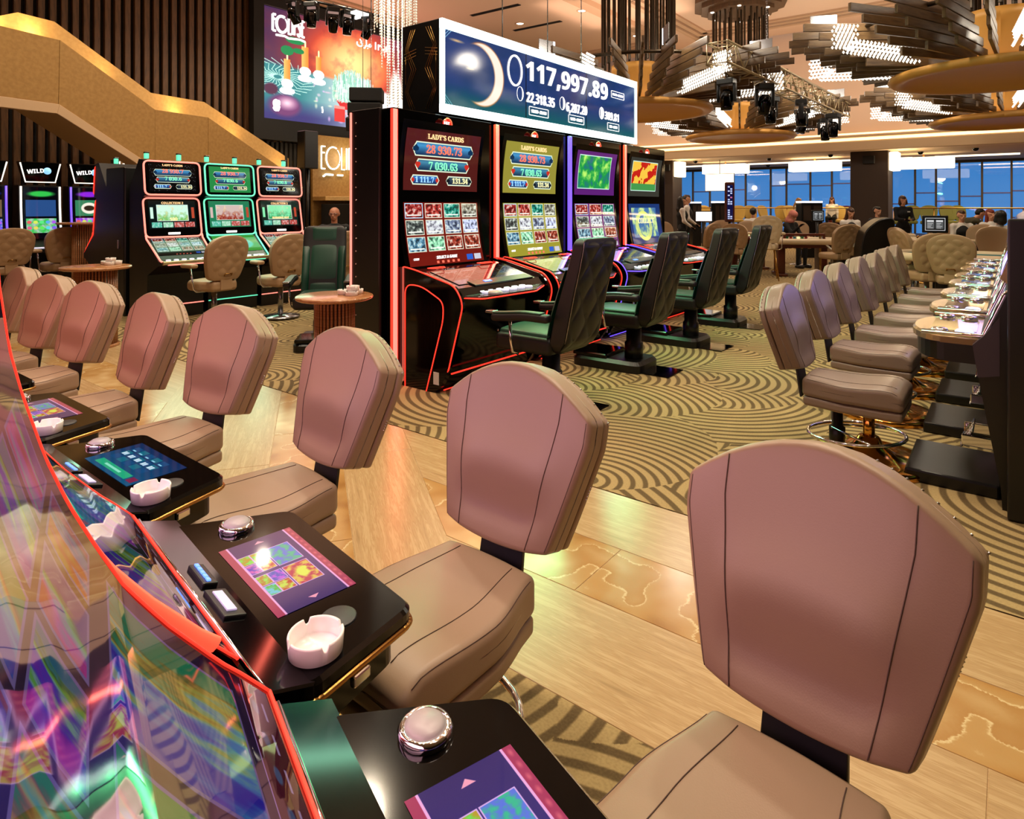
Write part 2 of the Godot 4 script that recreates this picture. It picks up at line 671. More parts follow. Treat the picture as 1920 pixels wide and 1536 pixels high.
func shell() -> void:
	structure("floor", slab_box(Vector3(-1.6, -0.13, -12.5), Vector3(29.2, 0.2, 37.4)), M.dark_grey)
	var fl: Node3D = get_node("floor")
	# carpet fields: the slot floor, and the strip under the near bank
	var a := put("carpet", B.new().box(Vector3(-1.6, -0.015, -16.95), Vector3(29.0, 0.03, 27.9)), M.carpet_pile, fl)
	a.set_meta("kind", "structure")
	var b := put("carpet", B.new().box(Vector3(-1.6, -0.015, 2.1), Vector3(29.0, 0.03, 7.5)), M.carpet_pile, fl)
	b.set_meta("kind", "structure")
	var bed := put("stone_bed", B.new().box(Vector3(-5.3, -0.016, -2.32), Vector3(21.6, 0.03, 1.34)), M.travertine, fl)
	bed.set_meta("kind", "structure")
	stone_strip(fl)
	structure("ceiling", slab_box(Vector3(-1.6, HALL + 0.15, -8.5), Vector3(29.2, 0.3, 29.4)), M.ceiling_paint)
	var ce: Node3D = get_node("ceiling")
	# stepped plaster frames round the ceiling fields
	for r in [[-8.6, -14.9, 2.2, -9.2], [-8.6, -21.6, 2.2, -16.2], [-9.0, -8.2, 2.0, -1.0], [-15.6, -21.6, -9.6, -1.0]]:
		for k in 3:
			var g := 0.20 * k
			var st := B.new()
			var h := 0.16 - 0.05 * k
			var x0: float = r[0] + g
			var z0: float = r[1] + g
			var x1: float = r[2] - g
			var z1: float = r[3] - g
			for e in [[x0, z0, x1, z0], [x0, z1, x1, z1], [x0, z0, x0, z1], [x1, z0, x1, z1]]:
				st.box(Vector3((e[0] + e[2]) / 2, HALL - h / 2, (e[1] + e[3]) / 2), Vector3(absf(e[2] - e[0]) + 0.16, h, absf(e[3] - e[1]) + 0.16))
			put("moulding", st, M.trim_paint, ce)
	# slot diffusers of the air conditioning
	for e in [[885, 30, 975, 9], [965, 58, 1053, 40], [1378, 106, 1180, 125]]:
		var p := seen_at(e[0], e[1], HALL - 0.01)
		var q := seen_at(e[2], e[3], HALL - 0.01)
		var st := B.new()
		st.x = Transform3D(Basis.looking_at(q - p), (p + q) / 2)
		st.box(Vector3.ZERO, Vector3(0.09, 0.02, p.distance_to(q)))
		st.box(Vector3(0.09, 0.004, 0), Vector3(0.03, 0.015, p.distance_to(q)))
		put("air_slot", st, M.dark_grey, ce)
	var n := 0
	for p in downlight_places():
		var d := put("downlight_ring", B.new().lathe([Vector2(0.11, -0.002), Vector2(0.13, -0.02), Vector2(0.15, -0.02), Vector2(0.16, 0.0)], 20), M.trim_paint, ce, Vector3(p.x, HALL, p.y))
		put("downlight_lamp", B.new().lathe([Vector2(0, -0.008), Vector2(0.11, -0.008), Vector2(0.11, 0.0)], 20), M.downlight_glow, d)
		n += 1
	structure("wall_left", slab_box(Vector3(-16.3, 3.7, -12.5), Vector3(0.3, 7.9, 37.4)), M.dark_wall)
	structure("wall_right", slab_box(Vector3(13.1, 3.7, -12.5), Vector3(0.3, 7.9, 37.4)), M.brown_wall)
	structure("wall_rear", slab_box(Vector3(-1.6, 3.7, 6.1), Vector3(29.6, 7.9, 0.3)), M.brown_wall)


func clip_slab(poly: PackedVector2Array, box: PackedVector2Array) -> Array:
	return Geometry2D.intersect_polygons(poly, box)


func stone_strip(fl: Node3D) -> void:
	# travertine and onyx slabs between the two carpets; in x, z
	var zt := -2.99
	var zb := -1.65
	var band := PackedVector2Array([Vector2(-16.1, zt), Vector2(5.5, zt), Vector2(5.5, zb), Vector2(-16.1, zb)])
	var pieces := []          # polygon, stone (0 travertine, 1 onyx), angle of the grain
	var slope := 0.70         # run of the slanted joints, dz per dx
	var cuts := [5.6, -1.34, -4.75, -7.8, -11.2, -17.0]        # x of the section joints at zb
	for s in cuts.size() - 1:
		var xr: float = cuts[s]
		var xl: float = cuts[s + 1]
		var sec := PackedVector2Array([Vector2(xl, zb), Vector2(xr, zb), Vector2(xr - 1.34 / slope, zt), Vector2(xl - 1.34 / slope, zt)])
		if s == 0:
			sec = PackedVector2Array([Vector2(xl, zb), Vector2(xr, zb), Vector2(xr, zt), Vector2(xl - 1.34 / slope, zt)])
		if s % 2 == 0:
			var zs := [zt, -2.52, -2.14, zb]
			for k in 3:
				var off := 0.35 * k
				var x := xr
				var i := 0
				while x > xl - 2.4:
					var w := 1.35 + 0.3 * ((i + k) % 3)
					var cell := PackedVector2Array([Vector2(x - w - off, zs[k]), Vector2(x - off if i else x, zs[k]), Vector2(x - off if i else x, zs[k + 1]), Vector2(x - w - off, zs[k + 1])])
					for p in clip_slab(cell, sec):
						pieces.append([p, 1 if k == 1 else 0, 0.0])
					x -= w
					i += 1
		else:
			var ang := atan(slope)
			var dir := Vector2(cos(ang), sin(ang))
			var nor := Vector2(sin(ang), -cos(ang))
			var k := 0
			while k < 12:
				var o := Vector2(xr, zb) - nor * 0.41 * k
				for h in 3:
					var a := o - dir * (1.5 * (h - 0.7) + 0.5 * (k % 2))
					var cell := PackedVector2Array([a, a - dir * 1.5, a - dir * 1.5 - nor * 0.41, a - nor * 0.41])
					for p in clip_slab(cell, sec):
						pieces.append([p, 1 if k % 3 == 1 else 0, ang])
				k += 1
	for e in pieces:
		for p in clip_slab(e[0], band):
			var area := 0.0
			for i in p.size():
				area += p[i].cross(p[(i + 1) % p.size()])
			if absf(area) < 0.02:
				continue
			var ins := Geometry2D.offset_polygon(p, -0.0015)
			if ins.is_empty():
				continue
			var c := Vector2.ZERO
			for q in ins[0]:
				c += q
			c /= ins[0].size()
			var loc := PackedVector2Array()
			for q in ins[0]:
				loc.append((q - c).rotated(-e[2]) * Vector2(1, -1))
			var b := B.new()
			b.x = flat_basis()
			b.prism(loc, -0.03, 0.001, 0.0012)
			var o := put("slab", b, M.onyx if e[1] else M.travertine, fl, Vector3(c.x, 0, c.y))
			o.rotation.y = -e[2]
			o.set_meta("kind", "structure")


func left_wall() -> void:
	var wl: Node3D = get_node("wall_left")
	var slat := B.new().box(Vector3(0, 3.7, 0), Vector3(0.11, 7.4, 0.125), 0.012).done()
	for i in 58:
		var o := put("slat", slat, M.slat_wood, wl, Vector3(-16.07, 0, 1.2 - 0.208 * i))
		o.set_meta("kind", "structure")
	staircase()
	video_wall()


func staircase() -> void:
	# a stair along the left wall; its balustrade stands in a plane that runs into the wall at the right
	var p0 := Vector3(-15.7, 0, -10.86)
	var dirv := Vector3(-0.272, 0, -0.962)
	var nor := Vector3(0.962, 0, -0.272)          # towards the hall
	var onp := func(px: float, py: float, back := 0.0) -> Vector2:
		var w := seen_on(px, py, p0 - nor * back, nor)
		return Vector2((w - p0).dot(dirv), w.y)
	var root := Transform3D(Basis(dirv, Vector3.UP, dirv.cross(Vector3.UP)), p0)
	var t := thing("staircase", "ochre panelled staircase with lit gold handrail band along slatted wall", "staircase")
	var faces := [[[-40, 40], [108, 75.5], [105.5, 195.8], [-40, 176]], [[108, 75.5], [286.5, 205.7], [286.5, 315], [268, 303.4], [105.5, 195.8]], [[286.5, 205.7], [386.7, 220], [386.7, 372], [286.5, 315]], [[386.7, 220], [560, 340], [560, 470], [386.7, 372]]]
	for f in faces:
		var poly := PackedVector2Array()
		for q in f:
			poly.append(onp.call(q[0], q[1]))
		var c := Vector2.ZERO
		for q in poly:
			c += q
		c /= poly.size()
		for i in poly.size():
			poly[i] = c + (poly[i] - c) * 0.9985
		var b := B.new()
		b.x = root
		b.prism(poly, -0.06, 0.06, 0.008)
		put("balustrade_panel", b, M.ochre_panel, t)
	# set-back band above, glowing from the strip in the gap
	var up := [[-40, 37], [32.6, 23], [101.6, 40.4], [282.6, 174], [383, 191.4], [500, 269.5], [572, 318]]
	var lo := [[-40, 42], [32.6, 59], [108, 77], [286.5, 207], [386.7, 221.5], [500, 301], [572, 350]]
	for i in up.size() - 1:
		var poly := PackedVector2Array()
		for q in [up[i], up[i + 1], lo[i + 1], lo[i]]:
			poly.append(onp.call(q[0], q[1], 0.3) - Vector2(0, 0.0))
		poly[2].y -= 0.12
		poly[3].y -= 0.12
		var b := B.new()
		b.x = root
		b.prism(poly, -0.36, -0.3)
		put("handrail_band", b, M.gold_panel, t)
		var a: Vector2 = onp.call(lo[i][0], lo[i][1], 0.1) - Vector2(0, 0.05)
		var e: Vector2 = onp.call(lo[i + 1][0], lo[i + 1][1], 0.1) - Vector2(0, 0.05)
		b = B.new()
		b.x = root
		b.tube([Vector3(a.x, a.y, -0.18), Vector3(e.x, e.y, -0.18)], 0.022, 6)
		put("led_strip", b, M.strip_glow, t)
		var m := root * Vector3((a.x + e.x) / 2, (a.y + e.y) / 2 + 0.05, -0.17)
		area(m, Vector3(0, 1, 0) - nor * 0.6, Vector2(a.distance_to(e), 0.10), 1.0, Color(1.0, 0.84, 0.58))
	# pale soffit edge and soffit
	var s0 := [[-40, 176], [105.5, 195.8], [268, 303.4], [300, 326]]
	var s1 := [[-40, 197], [101.6, 213.5], [246, 303.4], [276, 326]]
	for i in 3:
		var poly := PackedVector2Array()
		for q in [s0[i], s0[i + 1], s1[i + 1], s1[i]]:
			poly.append(onp.call(q[0], q[1]))
		var b := B.new()
		b.x = root
		b.prism(poly, -0.05, 0.08, 0.006)
		put("soffit_edge", b, M.soffit_paint, t)
		b = B.new()
		b.x = root
		var a: Vector2 = poly[3]
		var e: Vector2 = poly[2]
		b.x = root * Transform3D(Basis(Vector3((e - a).x, (e - a).y, 0).normalized(), Vector3(-(e - a).y, (e - a).x, 0).normalized(), Vector3(0, 0, 1)), Vector3((a.x + e.x) / 2, (a.y + e.y) / 2, -0.65))
		b.box(Vector3(0, 0.05, 0), Vector3(a.distance_to(e) + 0.05, 0.1, 1.25))
		put("soffit", b, M.soffit_paint, t)


func video_image() -> Image:
	var im := blank(480, 270, Color(0.16, 0.13, 0.30))
	var nz := FastNoiseLite.new()
	nz.frequency = 0.015
	for y in 270:
		for x in 480:
			var u := x / 480.0
			var w := y / 270.0
			var glow := exp(-(pow((u - 0.55) / 0.34, 2) + pow((w - 0.36) / 0.42, 2)))
			var c := Color(0.20, 0.13, 0.30).lerp(Color(0.92, 0.30, 0.16), clampf(glow * 1.5, 0, 1))
			c = c.lerp(Color(1.0, 0.86, 0.55), clampf((glow - 0.5) * 2.0, 0, 1))
			c = c.lerp(Color(0.45, 0.15, 0.2), clampf(nz.get_noise_2d(x, y) * 0.6, 0, 0.5))
			if w > 0.47 + 0.12 * u:
				var k := clampf((w - 0.47 - 0.12 * u) * 30.0, 0, 1)
				var tab := Color(0.16, 0.48, 0.50).lerp(Color(0.98, 0.94, 0.94), clampf(u * 2.6 - 0.55, 0, 1))
				tab = tab.lerp(Color(0.18, 0.16, 0.42), clampf((w - 0.78) * 6.0, 0, 1) * clampf(1.5 - u * 2.0, 0, 1))
				c = c.lerp(tab, k)
			im.set_pixel(x, y, c)
	for i in 26:                                      # patterned cloth
		var a := TAU * i / 26.0
		for k in 3:
			line(im, Vector2(40, 165) + Vector2(cos(a), sin(a)) * (10 + 26 * k) * Vector2(1.2, 0.5), Vector2(40, 165) + Vector2(cos(a + 0.28 * (1 if k % 2 else -1)), sin(a + 0.28 * (1 if k % 2 else -1))) * (36 + 26 * k) * Vector2(1.2, 0.5), 1.0, Color(0.75, 0.92, 0.86, 0.7))
	disc(im, Vector2(60, 232), 52, 32, Color(0.42, 0.20, 0.40), 0.3)      # jugs
	disc(im, Vector2(66, 226), 34, 20, Color(0.95, 0.78, 0.84), 0.9)
	disc(im, Vector2(22, 196), 22, 16, Color(0.30, 0.13, 0.25), 0.3)
	for cd in [[66, 118, 178, 9], [117, 78, 140, 10], [157, 95, 142, 8]]:     # candles in holders
		for y in range(cd[1], cd[2]):
			for x in range(cd[0] - cd[3], cd[0] + cd[3]):
				im.set_pixel(x, y, Color(0.98, 0.72, 0.40).lerp(Color(0.95, 0.50, 0.18), float(x - cd[0] + cd[3]) / (2.0 * cd[3])))
		disc(im, Vector2(cd[0], cd[2]), 17, 12, Color(1, 0.97, 0.95))
		disc(im, Vector2(cd[0], cd[2] + 18), 22, 9, Color(0.97, 0.93, 0.95))
		disc(im, Vector2(cd[0], cd[1] - 7), 3, 9, Color(1, 0.95, 0.7))
	for lf in [[88, 68, 26, 9], [66, 96, 18, 12], [98, 92, 16, 7]]:
		disc(im, Vector2(lf[0], lf[1]), lf[2], lf[3], Color(0.08, 0.50, 0.28))
	for y in range(190, 222):                         # red bowl under the sprouts
		for x in range(205, 330):
			if absf(x - 268.0) < 66.0 - (y - 190) * 0.9:
				im.set_pixel(x, y, Color(0.80, 0.14, 0.16))
	for i in 420:                                     # sprouting wheat
		var x0 := rng.randf_range(200, 338)
		var hh := 62.0 * sqrt(maxf(0.05, 1.0 - pow((x0 - 268.0) / 75.0, 2)))
		var c := Color(0.12, 0.55, 0.40).lerp(Color(0.98, 1.0, 0.97), rng.randf_range(0.35, 1.0))
		line(im, Vector2(x0, 196 + rng.randf_range(-8, 8)), Vector2(x0 + rng.randf_range(-6, 6), 178 - hh * rng.randf_range(0.3, 1.1)), 1.2, c)
	for i in 60:
		disc(im, Vector2(rng.randf_range(130, 470), rng.randf_range(170, 262)), rng.randf_range(4, 16), rng.randf_range(3, 10), Color(1.0, rng.randf_range(0.7, 1.0), rng.randf_range(0.7, 1.0), 0.55), 0.7)
	for y in range(214, 256):
		for x in range(206, 240):
			im.set_pixel(x, y, Color(0.80, 0.12, 0.12).lerp(Color(1, 0.75, 0.7), 0.7 if y < 222 else 0.1))
	disc(im, Vector2(300, 212), 30, 16, Color(0.98, 0.66, 0.28), 0.3)
	for f in [[420, 150, 30, 70], [455, 180, 26, 60]]:
		disc(im, Vector2(f[0], f[1]), f[2], f[3], Color(1, 0.97, 0.93), 0.4)
	return im


func stroke(b: B, pts: Array, r: float) -> void:
	b.tube(pts.map(func(p): return Vector3(p.x, p.y, 0)), r, 5)


func curve_pts(c: Vector2, rx: float, ry: float, a0: float, a1: float, n := 12) -> Array:
	var o := []
	for i in n + 1:
		var a := deg_to_rad(lerpf(a0, a1, float(i) / n))
		o.append(c + Vector2(cos(a) * rx, sin(a) * ry))
	return o


func eclipse_word(b: B, h: float, r: float) -> float:      # the tall art-deco ECLIPSE word with its big ring C; returns its length
	var s := h
	var x := 0.0
	for p in [[Vector2(0, 0), Vector2(0, 1)], [Vector2(0, 1), Vector2(0.20, 1)], [Vector2(0, 0.72), Vector2(0.17, 0.72)], [Vector2(0, 0), Vector2(0.20, 0)]]:
		stroke(b, p.map(func(q): return q * s), r)
	x += 0.24
	stroke(b, curve_pts(Vector2(x + 0.40, 0.5), 0.38, 0.5, 62, 330, 28).map(func(q): return q * s), r * 1.15)
	stroke(b, curve_pts(Vector2(x + 0.43, 0.5), 0.34, 0.46, -25, 55, 10).map(func(q): return q * s), r * 0.6)
	x += 0.86
	stroke(b, [Vector2(x, 1) * s, Vector2(x, 0) * s, Vector2(x + 0.18, 0) * s], r)
	x += 0.28
	stroke(b, [Vector2(x, 1) * s, Vector2(x, 0) * s], r)
	x += 0.13
	stroke(b, [Vector2(x, 0) * s, Vector2(x, 1) * s], r)
	stroke(b, curve_pts(Vector2(x, 0.78), 0.18, 0.22, 90, -90, 12).map(func(q): return q * s), r)
	x += 0.27
	stroke(b, (curve_pts(Vector2(x + 0.10, 0.78), 0.10, 0.20, 20, 250, 10) + curve_pts(Vector2(x + 0.08, 0.24), 0.11, 0.24, 70, -160, 12)).map(func(q): return q * s), r)
	x += 0.28
	for p in [[Vector2(0, 0), Vector2(0, 1)], [Vector2(0, 1), Vector2(0.18, 1)], [Vector2(0, 0.62), Vector2(0.15, 0.62)], [Vector2(0, 0), Vector2(0.18, 0)]]:
		stroke(b, p.map(func(q): return (q + Vector2(x, 0)) * s), r)
	return (x + 0.2) * s


func greeting(b: B, h: float, r: float) -> void:          # the Georgian greeting along the foot of the picture
	var x := 0.0
	var put_arc := func(cx, cy, rx, ry, a0, a1): stroke(b, curve_pts(Vector2(x + cx, cy), rx, ry, a0, a1).map(func(q): return q * h), r)
	for ch in "giloTsavt nvrvzs":
		match ch:
			"g":
				put_arc.call(0.3, 0.75, 0.22, 0.25, -60, 240)
				put_arc.call(0.3, 0.2, 0.3, 0.3, 80, -170)
			"i":
				put_arc.call(0.28, 0.55, 0.25, 0.4, 180, 0)
				put_arc.call(0.28, 0.5, 0.25, 0.5, -10, -50)
			"l":
				put_arc.call(0.2, 0.6, 0.18, 0.35, 200, 0)
				put_arc.call(0.55, 0.6, 0.18, 0.35, 180, 0)
				put_arc.call(0.45, 0.3, 0.3, 0.6, 0, -70)
			"o":
				put_arc.call(0.2, 0.6, 0.2, 0.35, 200, 0)
				put_arc.call(0.58, 0.6, 0.2, 0.35, 180, -20)
			"T", "s":
				put_arc.call(0.3, 0.7, 0.2, 0.3, 60, 300)
				put_arc.call(0.32, 0.1, 0.3, 0.35, 90, -180)
			"a":
				put_arc.call(0.28, 0.5, 0.26, 0.45, 140, -170)
			"v":
				put_arc.call(0.28, 0.7, 0.2, 0.25, 160, -100)
				put_arc.call(0.26, 0.15, 0.28, 0.3, 90, -170)
			"t":
				put_arc.call(0.3, 0.5, 0.26, 0.4, 0, 360)
				put_arc.call(0.6, 0.75, 0.18, 0.2, 180, 0)
			"n":
				stroke(b, [Vector2(x + 0.1, 1.0) * h, Vector2(x + 0.2, 0.5) * h, Vector2(x + 0.15, 0.2) * h], r)
				put_arc.call(0.35, 0.35, 0.25, 0.35, 90, -200)
			"r":
				put_arc.call(0.2, 0.55, 0.18, 0.4, 200, 0)
				put_arc.call(0.55, 0.55, 0.18, 0.4, 180, -60)
			"z":
				put_arc.call(0.28, 0.7, 0.24, 0.28, 180, -90)
				put_arc.call(0.28, 0.15, 0.28, 0.3, 90, -170)
		x += 0.82 if ch in "lor" else 0.66
		if ch == " ":
			x -= 0.2


func new_year(b: B, h: float, r: float) -> void:         # the Persian new-year wish: four numerals and a word
	var s := func(pts: Array): stroke(b, pts.map(func(q): return q * h), r)
	s.call(curve_pts(Vector2(0.45, 0.45), 0.42, 0.3, 150, 330, 10) + [Vector2(0.85, 0.6)])
	s.call([Vector2(0.45, 1.0), Vector2(0.70, 0.75), Vector2(0.60, 0.55)])
	s.call(curve_pts(Vector2(1.10, 0.4), 0.2, 0.35, 0, -110, 8))
	s.call([Vector2(1.42, 1.1), Vector2(1.45, 0.4), Vector2(1.30, 0.35)])
	s.call([Vector2(1.45, 0.38), Vector2(1.85, 0.38)])
	s.call(curve_pts(Vector2(2.0, 0.5), 0.16, 0.16, 0, 360, 10))
	s.call([Vector2(1.62, 0.12), Vector2(1.68, 0.10)])
	s.call([Vector2(2.85, 0.2), Vector2(2.85, 1.1)])
	s.call([Vector2(3.3, 0.2), Vector2(3.3, 0.9)])
	s.call(curve_pts(Vector2(3.42, 0.85), 0.13, 0.15, 180, 380, 8))
	s.call(curve_pts(Vector2(3.65, 0.9), 0.10, 0.15, 180, 350, 6))
	s.call(curve_pts(Vector2(4.1, 0.4), 0.06, 0.06, 0, 360, 6))
	s.call([Vector2(4.55, 0.2), Vector2(4.55, 0.9)])
	s.call(curve_pts(Vector2(4.70, 0.9), 0.14, 0.18, 180, 360, 8))


func video_wall() -> void:
	var xw := -15.75
	var pl := Vector3(xw, 0, 0)
	var nr := Vector3.RIGHT
	var tl := seen_on(492, 8.5, pl, nr)
	var bl := seen_on(491, 221, pl, nr)
	var br := seen_on(771, 250, pl, nr)
	var z0 := tl.z
	var z1 := br.z
	var y1 := tl.y
	var y0 := bl.y
	var t := thing("video_wall", "huge bright video wall showing candles and sprouting wheat above the stage", "video screen", Vector3(xw, 0, (z0 + z1) / 2))
	var w := absf(z1 - z0)
	var b := B.new()
	for e in [[y1 + 0.16, 0.32, true], [y0 - 0.28, 0.56, true]]:
		b.box(Vector3(-0.02, e[0], 0), Vector3(0.22, e[1], w + 0.6))
	for s: float in [-1.0, 1.0]:
		b.box(Vector3(-0.02, (y0 + y1) / 2, s * (w / 2 + 0.15)), Vector3(0.22, y1 - y0, 0.3))
	b.box(Vector3(-0.1, (y0 + y1) / 2, 0), Vector3(0.1, y1 - y0, w))
	put("frame", b, M.black_matt, t)
	b = B.new()
	b.st.set_smooth_group(-1)
	b.quad(Vector3(0, y0, w / 2), Vector3(0, y0, -w / 2), Vector3(0, y1, -w / 2), Vector3(0, y1, w / 2))
	var vm := glow_tex(video_image(), 1.45, 0.4)
	put("screen", b, vm, t)
	area(Vector3(xw + 0.06, (y0 + y1) / 2, (z0 + z1) / 2), Vector3.RIGHT, Vector2(w, y1 - y0), 9.0, Color(1.0, 0.72, 0.66))
	var h := y1 - y0
	b = B.new()
	b.x = Transform3D(Basis(Vector3(0, 0, -1), Vector3.UP, Vector3(1, 0, 0)), Vector3(0.012, y1 - 0.205 * h, w / 2 - 0.055 * w))
	eclipse_word(b, 0.145 * h, 0.012 * h)
	stroke(b, [Vector2(0.03, -0.035) * h, Vector2(0.12, -0.03) * h, Vector2(0.16, -0.042) * h, Vector2(0.28, -0.03) * h, Vector2(0.33, -0.04) * h], 0.011 * h)
	put("logo", b, M.print_white, t)
	b = B.new()
	b.x = Transform3D(Basis(Vector3(0, 0, -1), Vector3.UP, Vector3(1, 0, 0)), Vector3(0.012, y0 + 0.10 * h, w / 2 - 0.06 * w))
	greeting(b, 0.075 * h, 0.009 * h)
	put("lettering", b, M.print_white, t)
	b = B.new()
	b.x = Transform3D(Basis(Vector3(0, 0, -1), Vector3.UP, Vector3(1, 0, 0)), Vector3(0.012, y1 - 0.17 * h, w / 2 - 0.58 * w))
	new_year(b, 0.085 * h, 0.008 * h)
	put("lettering", b, M.print_white, t)
	# below it: dark fluted backing, a gold panel with the word in light
	b = B.new()
	for i in 46:
		b.box(Vector3(xw - 0.12, y0 / 2 - 0.3, z0 - 0.06 - i * 0.14), Vector3(0.12, y0 - 0.6, 0.08), 0.01)
	tag(put("stage_curtain", b, M.dark_wall), "dark fluted backdrop under the video wall behind the stage", "backdrop")
	var g0 := seen_on(586, 252, Vector3(xw + 0.15, 0, 0), nr)
	var gp := thing("sign_panel", "gold wall panel carrying a glowing white word under the video wall", "sign", Vector3(xw + 0.15, 0, g0.z))
	put("panel", B.new().box(Vector3(-0.05, g0.y / 2, -2.2), Vector3(0.1, g0.y, 4.4), 0.01), M.ochre_panel, gp)
	var l0 := seen_on(603, 316, Vector3(xw + 0.2, 0, 0), nr)
	var l1 := seen_on(603, 274, Vector3(xw + 0.2, 0, 0), nr)
	b = B.new()
	b.x = Transform3D(Basis(Vector3(0, 0, -1), Vector3.UP, Vector3(1, 0, 0)), Vector3(0.04, l0.y, l0.z - g0.z))
	eclipse_word(b, l1.y - l0.y, 0.02)
	stroke(b, [Vector2(0.06, -0.22), Vector2(0.15, -0.16), Vector2(0.40, -0.17)], 0.03)
	stroke(b, [Vector2(0.55, -0.17), Vector2(0.75, -0.17)], 0.025)
	put("lettering", b, M.white_glow, gp)
	lamp(Vector3(xw + 0.5, l0.y + 0.3, l0.z - 0.8), 0.5, Color(1, 0.95, 0.85), 0.2)
	put("ledge", B.new().box(Vector3(0.3, 1.72, -2.2), Vector3(0.6, 0.12, 4.4), 0.01), M.gold_panel, gp)
	put("stage_front", B.new().box(Vector3(1.2, 0.78, -2.2), Vector3(1.6, 1.56, 4.4), 0.01), M.black_matt, gp)
	# column loudspeaker on a stand left of the panel
	var sp := seen_on(577, 300, Vector3(xw + 0.9, 0, 0), nr)
	var lt := thing("loudspeaker", "tall black column loudspeaker left of the gold sign panel", "loudspeaker", Vector3(sp.x, 0, sp.z))
	put("cabinet", B.new().box(Vector3(0, 3.0, 0), Vector3(0.35, 1.0, 0.42), 0.02), M.black_satin, lt)
	put("pole", B.new().tube([Vector3(0, 0, 0), Vector3(0, 2.5, 0)], 0.04, 10), M.black_satin, lt)
	put("foot", B.new().lathe([Vector2(0, 0), Vector2(0.35, 0), Vector2(0.35, 0.03), Vector2(0.05, 0.06), Vector2(0, 0.06)], 20), M.black_satin, lt)


# ---------------------------------------------------------------- the low-backed slot chairs

const BACK_T := 0.2686          # how far the back leans

func back_warp(p: Vector3) -> Vector3:
	var b := (p.y + 0.262) / 0.524
	var a := p.x / 0.275
	var w := lerpf(0.192, 0.276, pow(clampf(b / 0.80, 0.0, 1.0), 0.92))
	var y := -0.262 + b * (0.524 - 0.128 * pow(absf(a), 1.9)) + 0.022 * a * a * (1.0 - b)
	var z := p.z
	if z > 0.0:
		var mid := 1.0 - smoothstep(0.45, 0.85, absf(a))
		z += mid * (0.013 * exp(-pow((b - 0.45) / 0.14, 2)) - 0.012 * exp(-pow((b - 0.20) / 0.10, 2))) - 0.010 * (1.0 - mid) * smoothstep(0.6, 1.0, absf(a))
	return Vector3(a * w, y, z)


func back_shell_warp(p: Vector3) -> Vector3:
	var q := back_warp(Vector3(p.x, p.y, 0))
	return Vector3(q.x * 0.985, q.y * 0.99, p.z)


func seat_warp(p: Vector3) -> Vector3:
	var c := (p.z + 0.265) / 0.53
	var k := lerpf(0.78, 1.0, smoothstep(0.0, 0.45, c)) * lerpf(1.0, 0.96, smoothstep(0.7, 1.0, c))
	var y := p.y
	if y > 0.0:
		y += 0.010 * cos(clampf(p.x / 0.215, -1, 1) * PI / 2) + 0.008 * exp(-pow((c - 0.80) / 0.16, 2)) - 0.007 * exp(-pow((c - 0.42) / 0.25, 2))
		y -= 0.02 * smoothstep(0.88, 1.0, c)
	return Vector3(p.x * k, y, p.z)


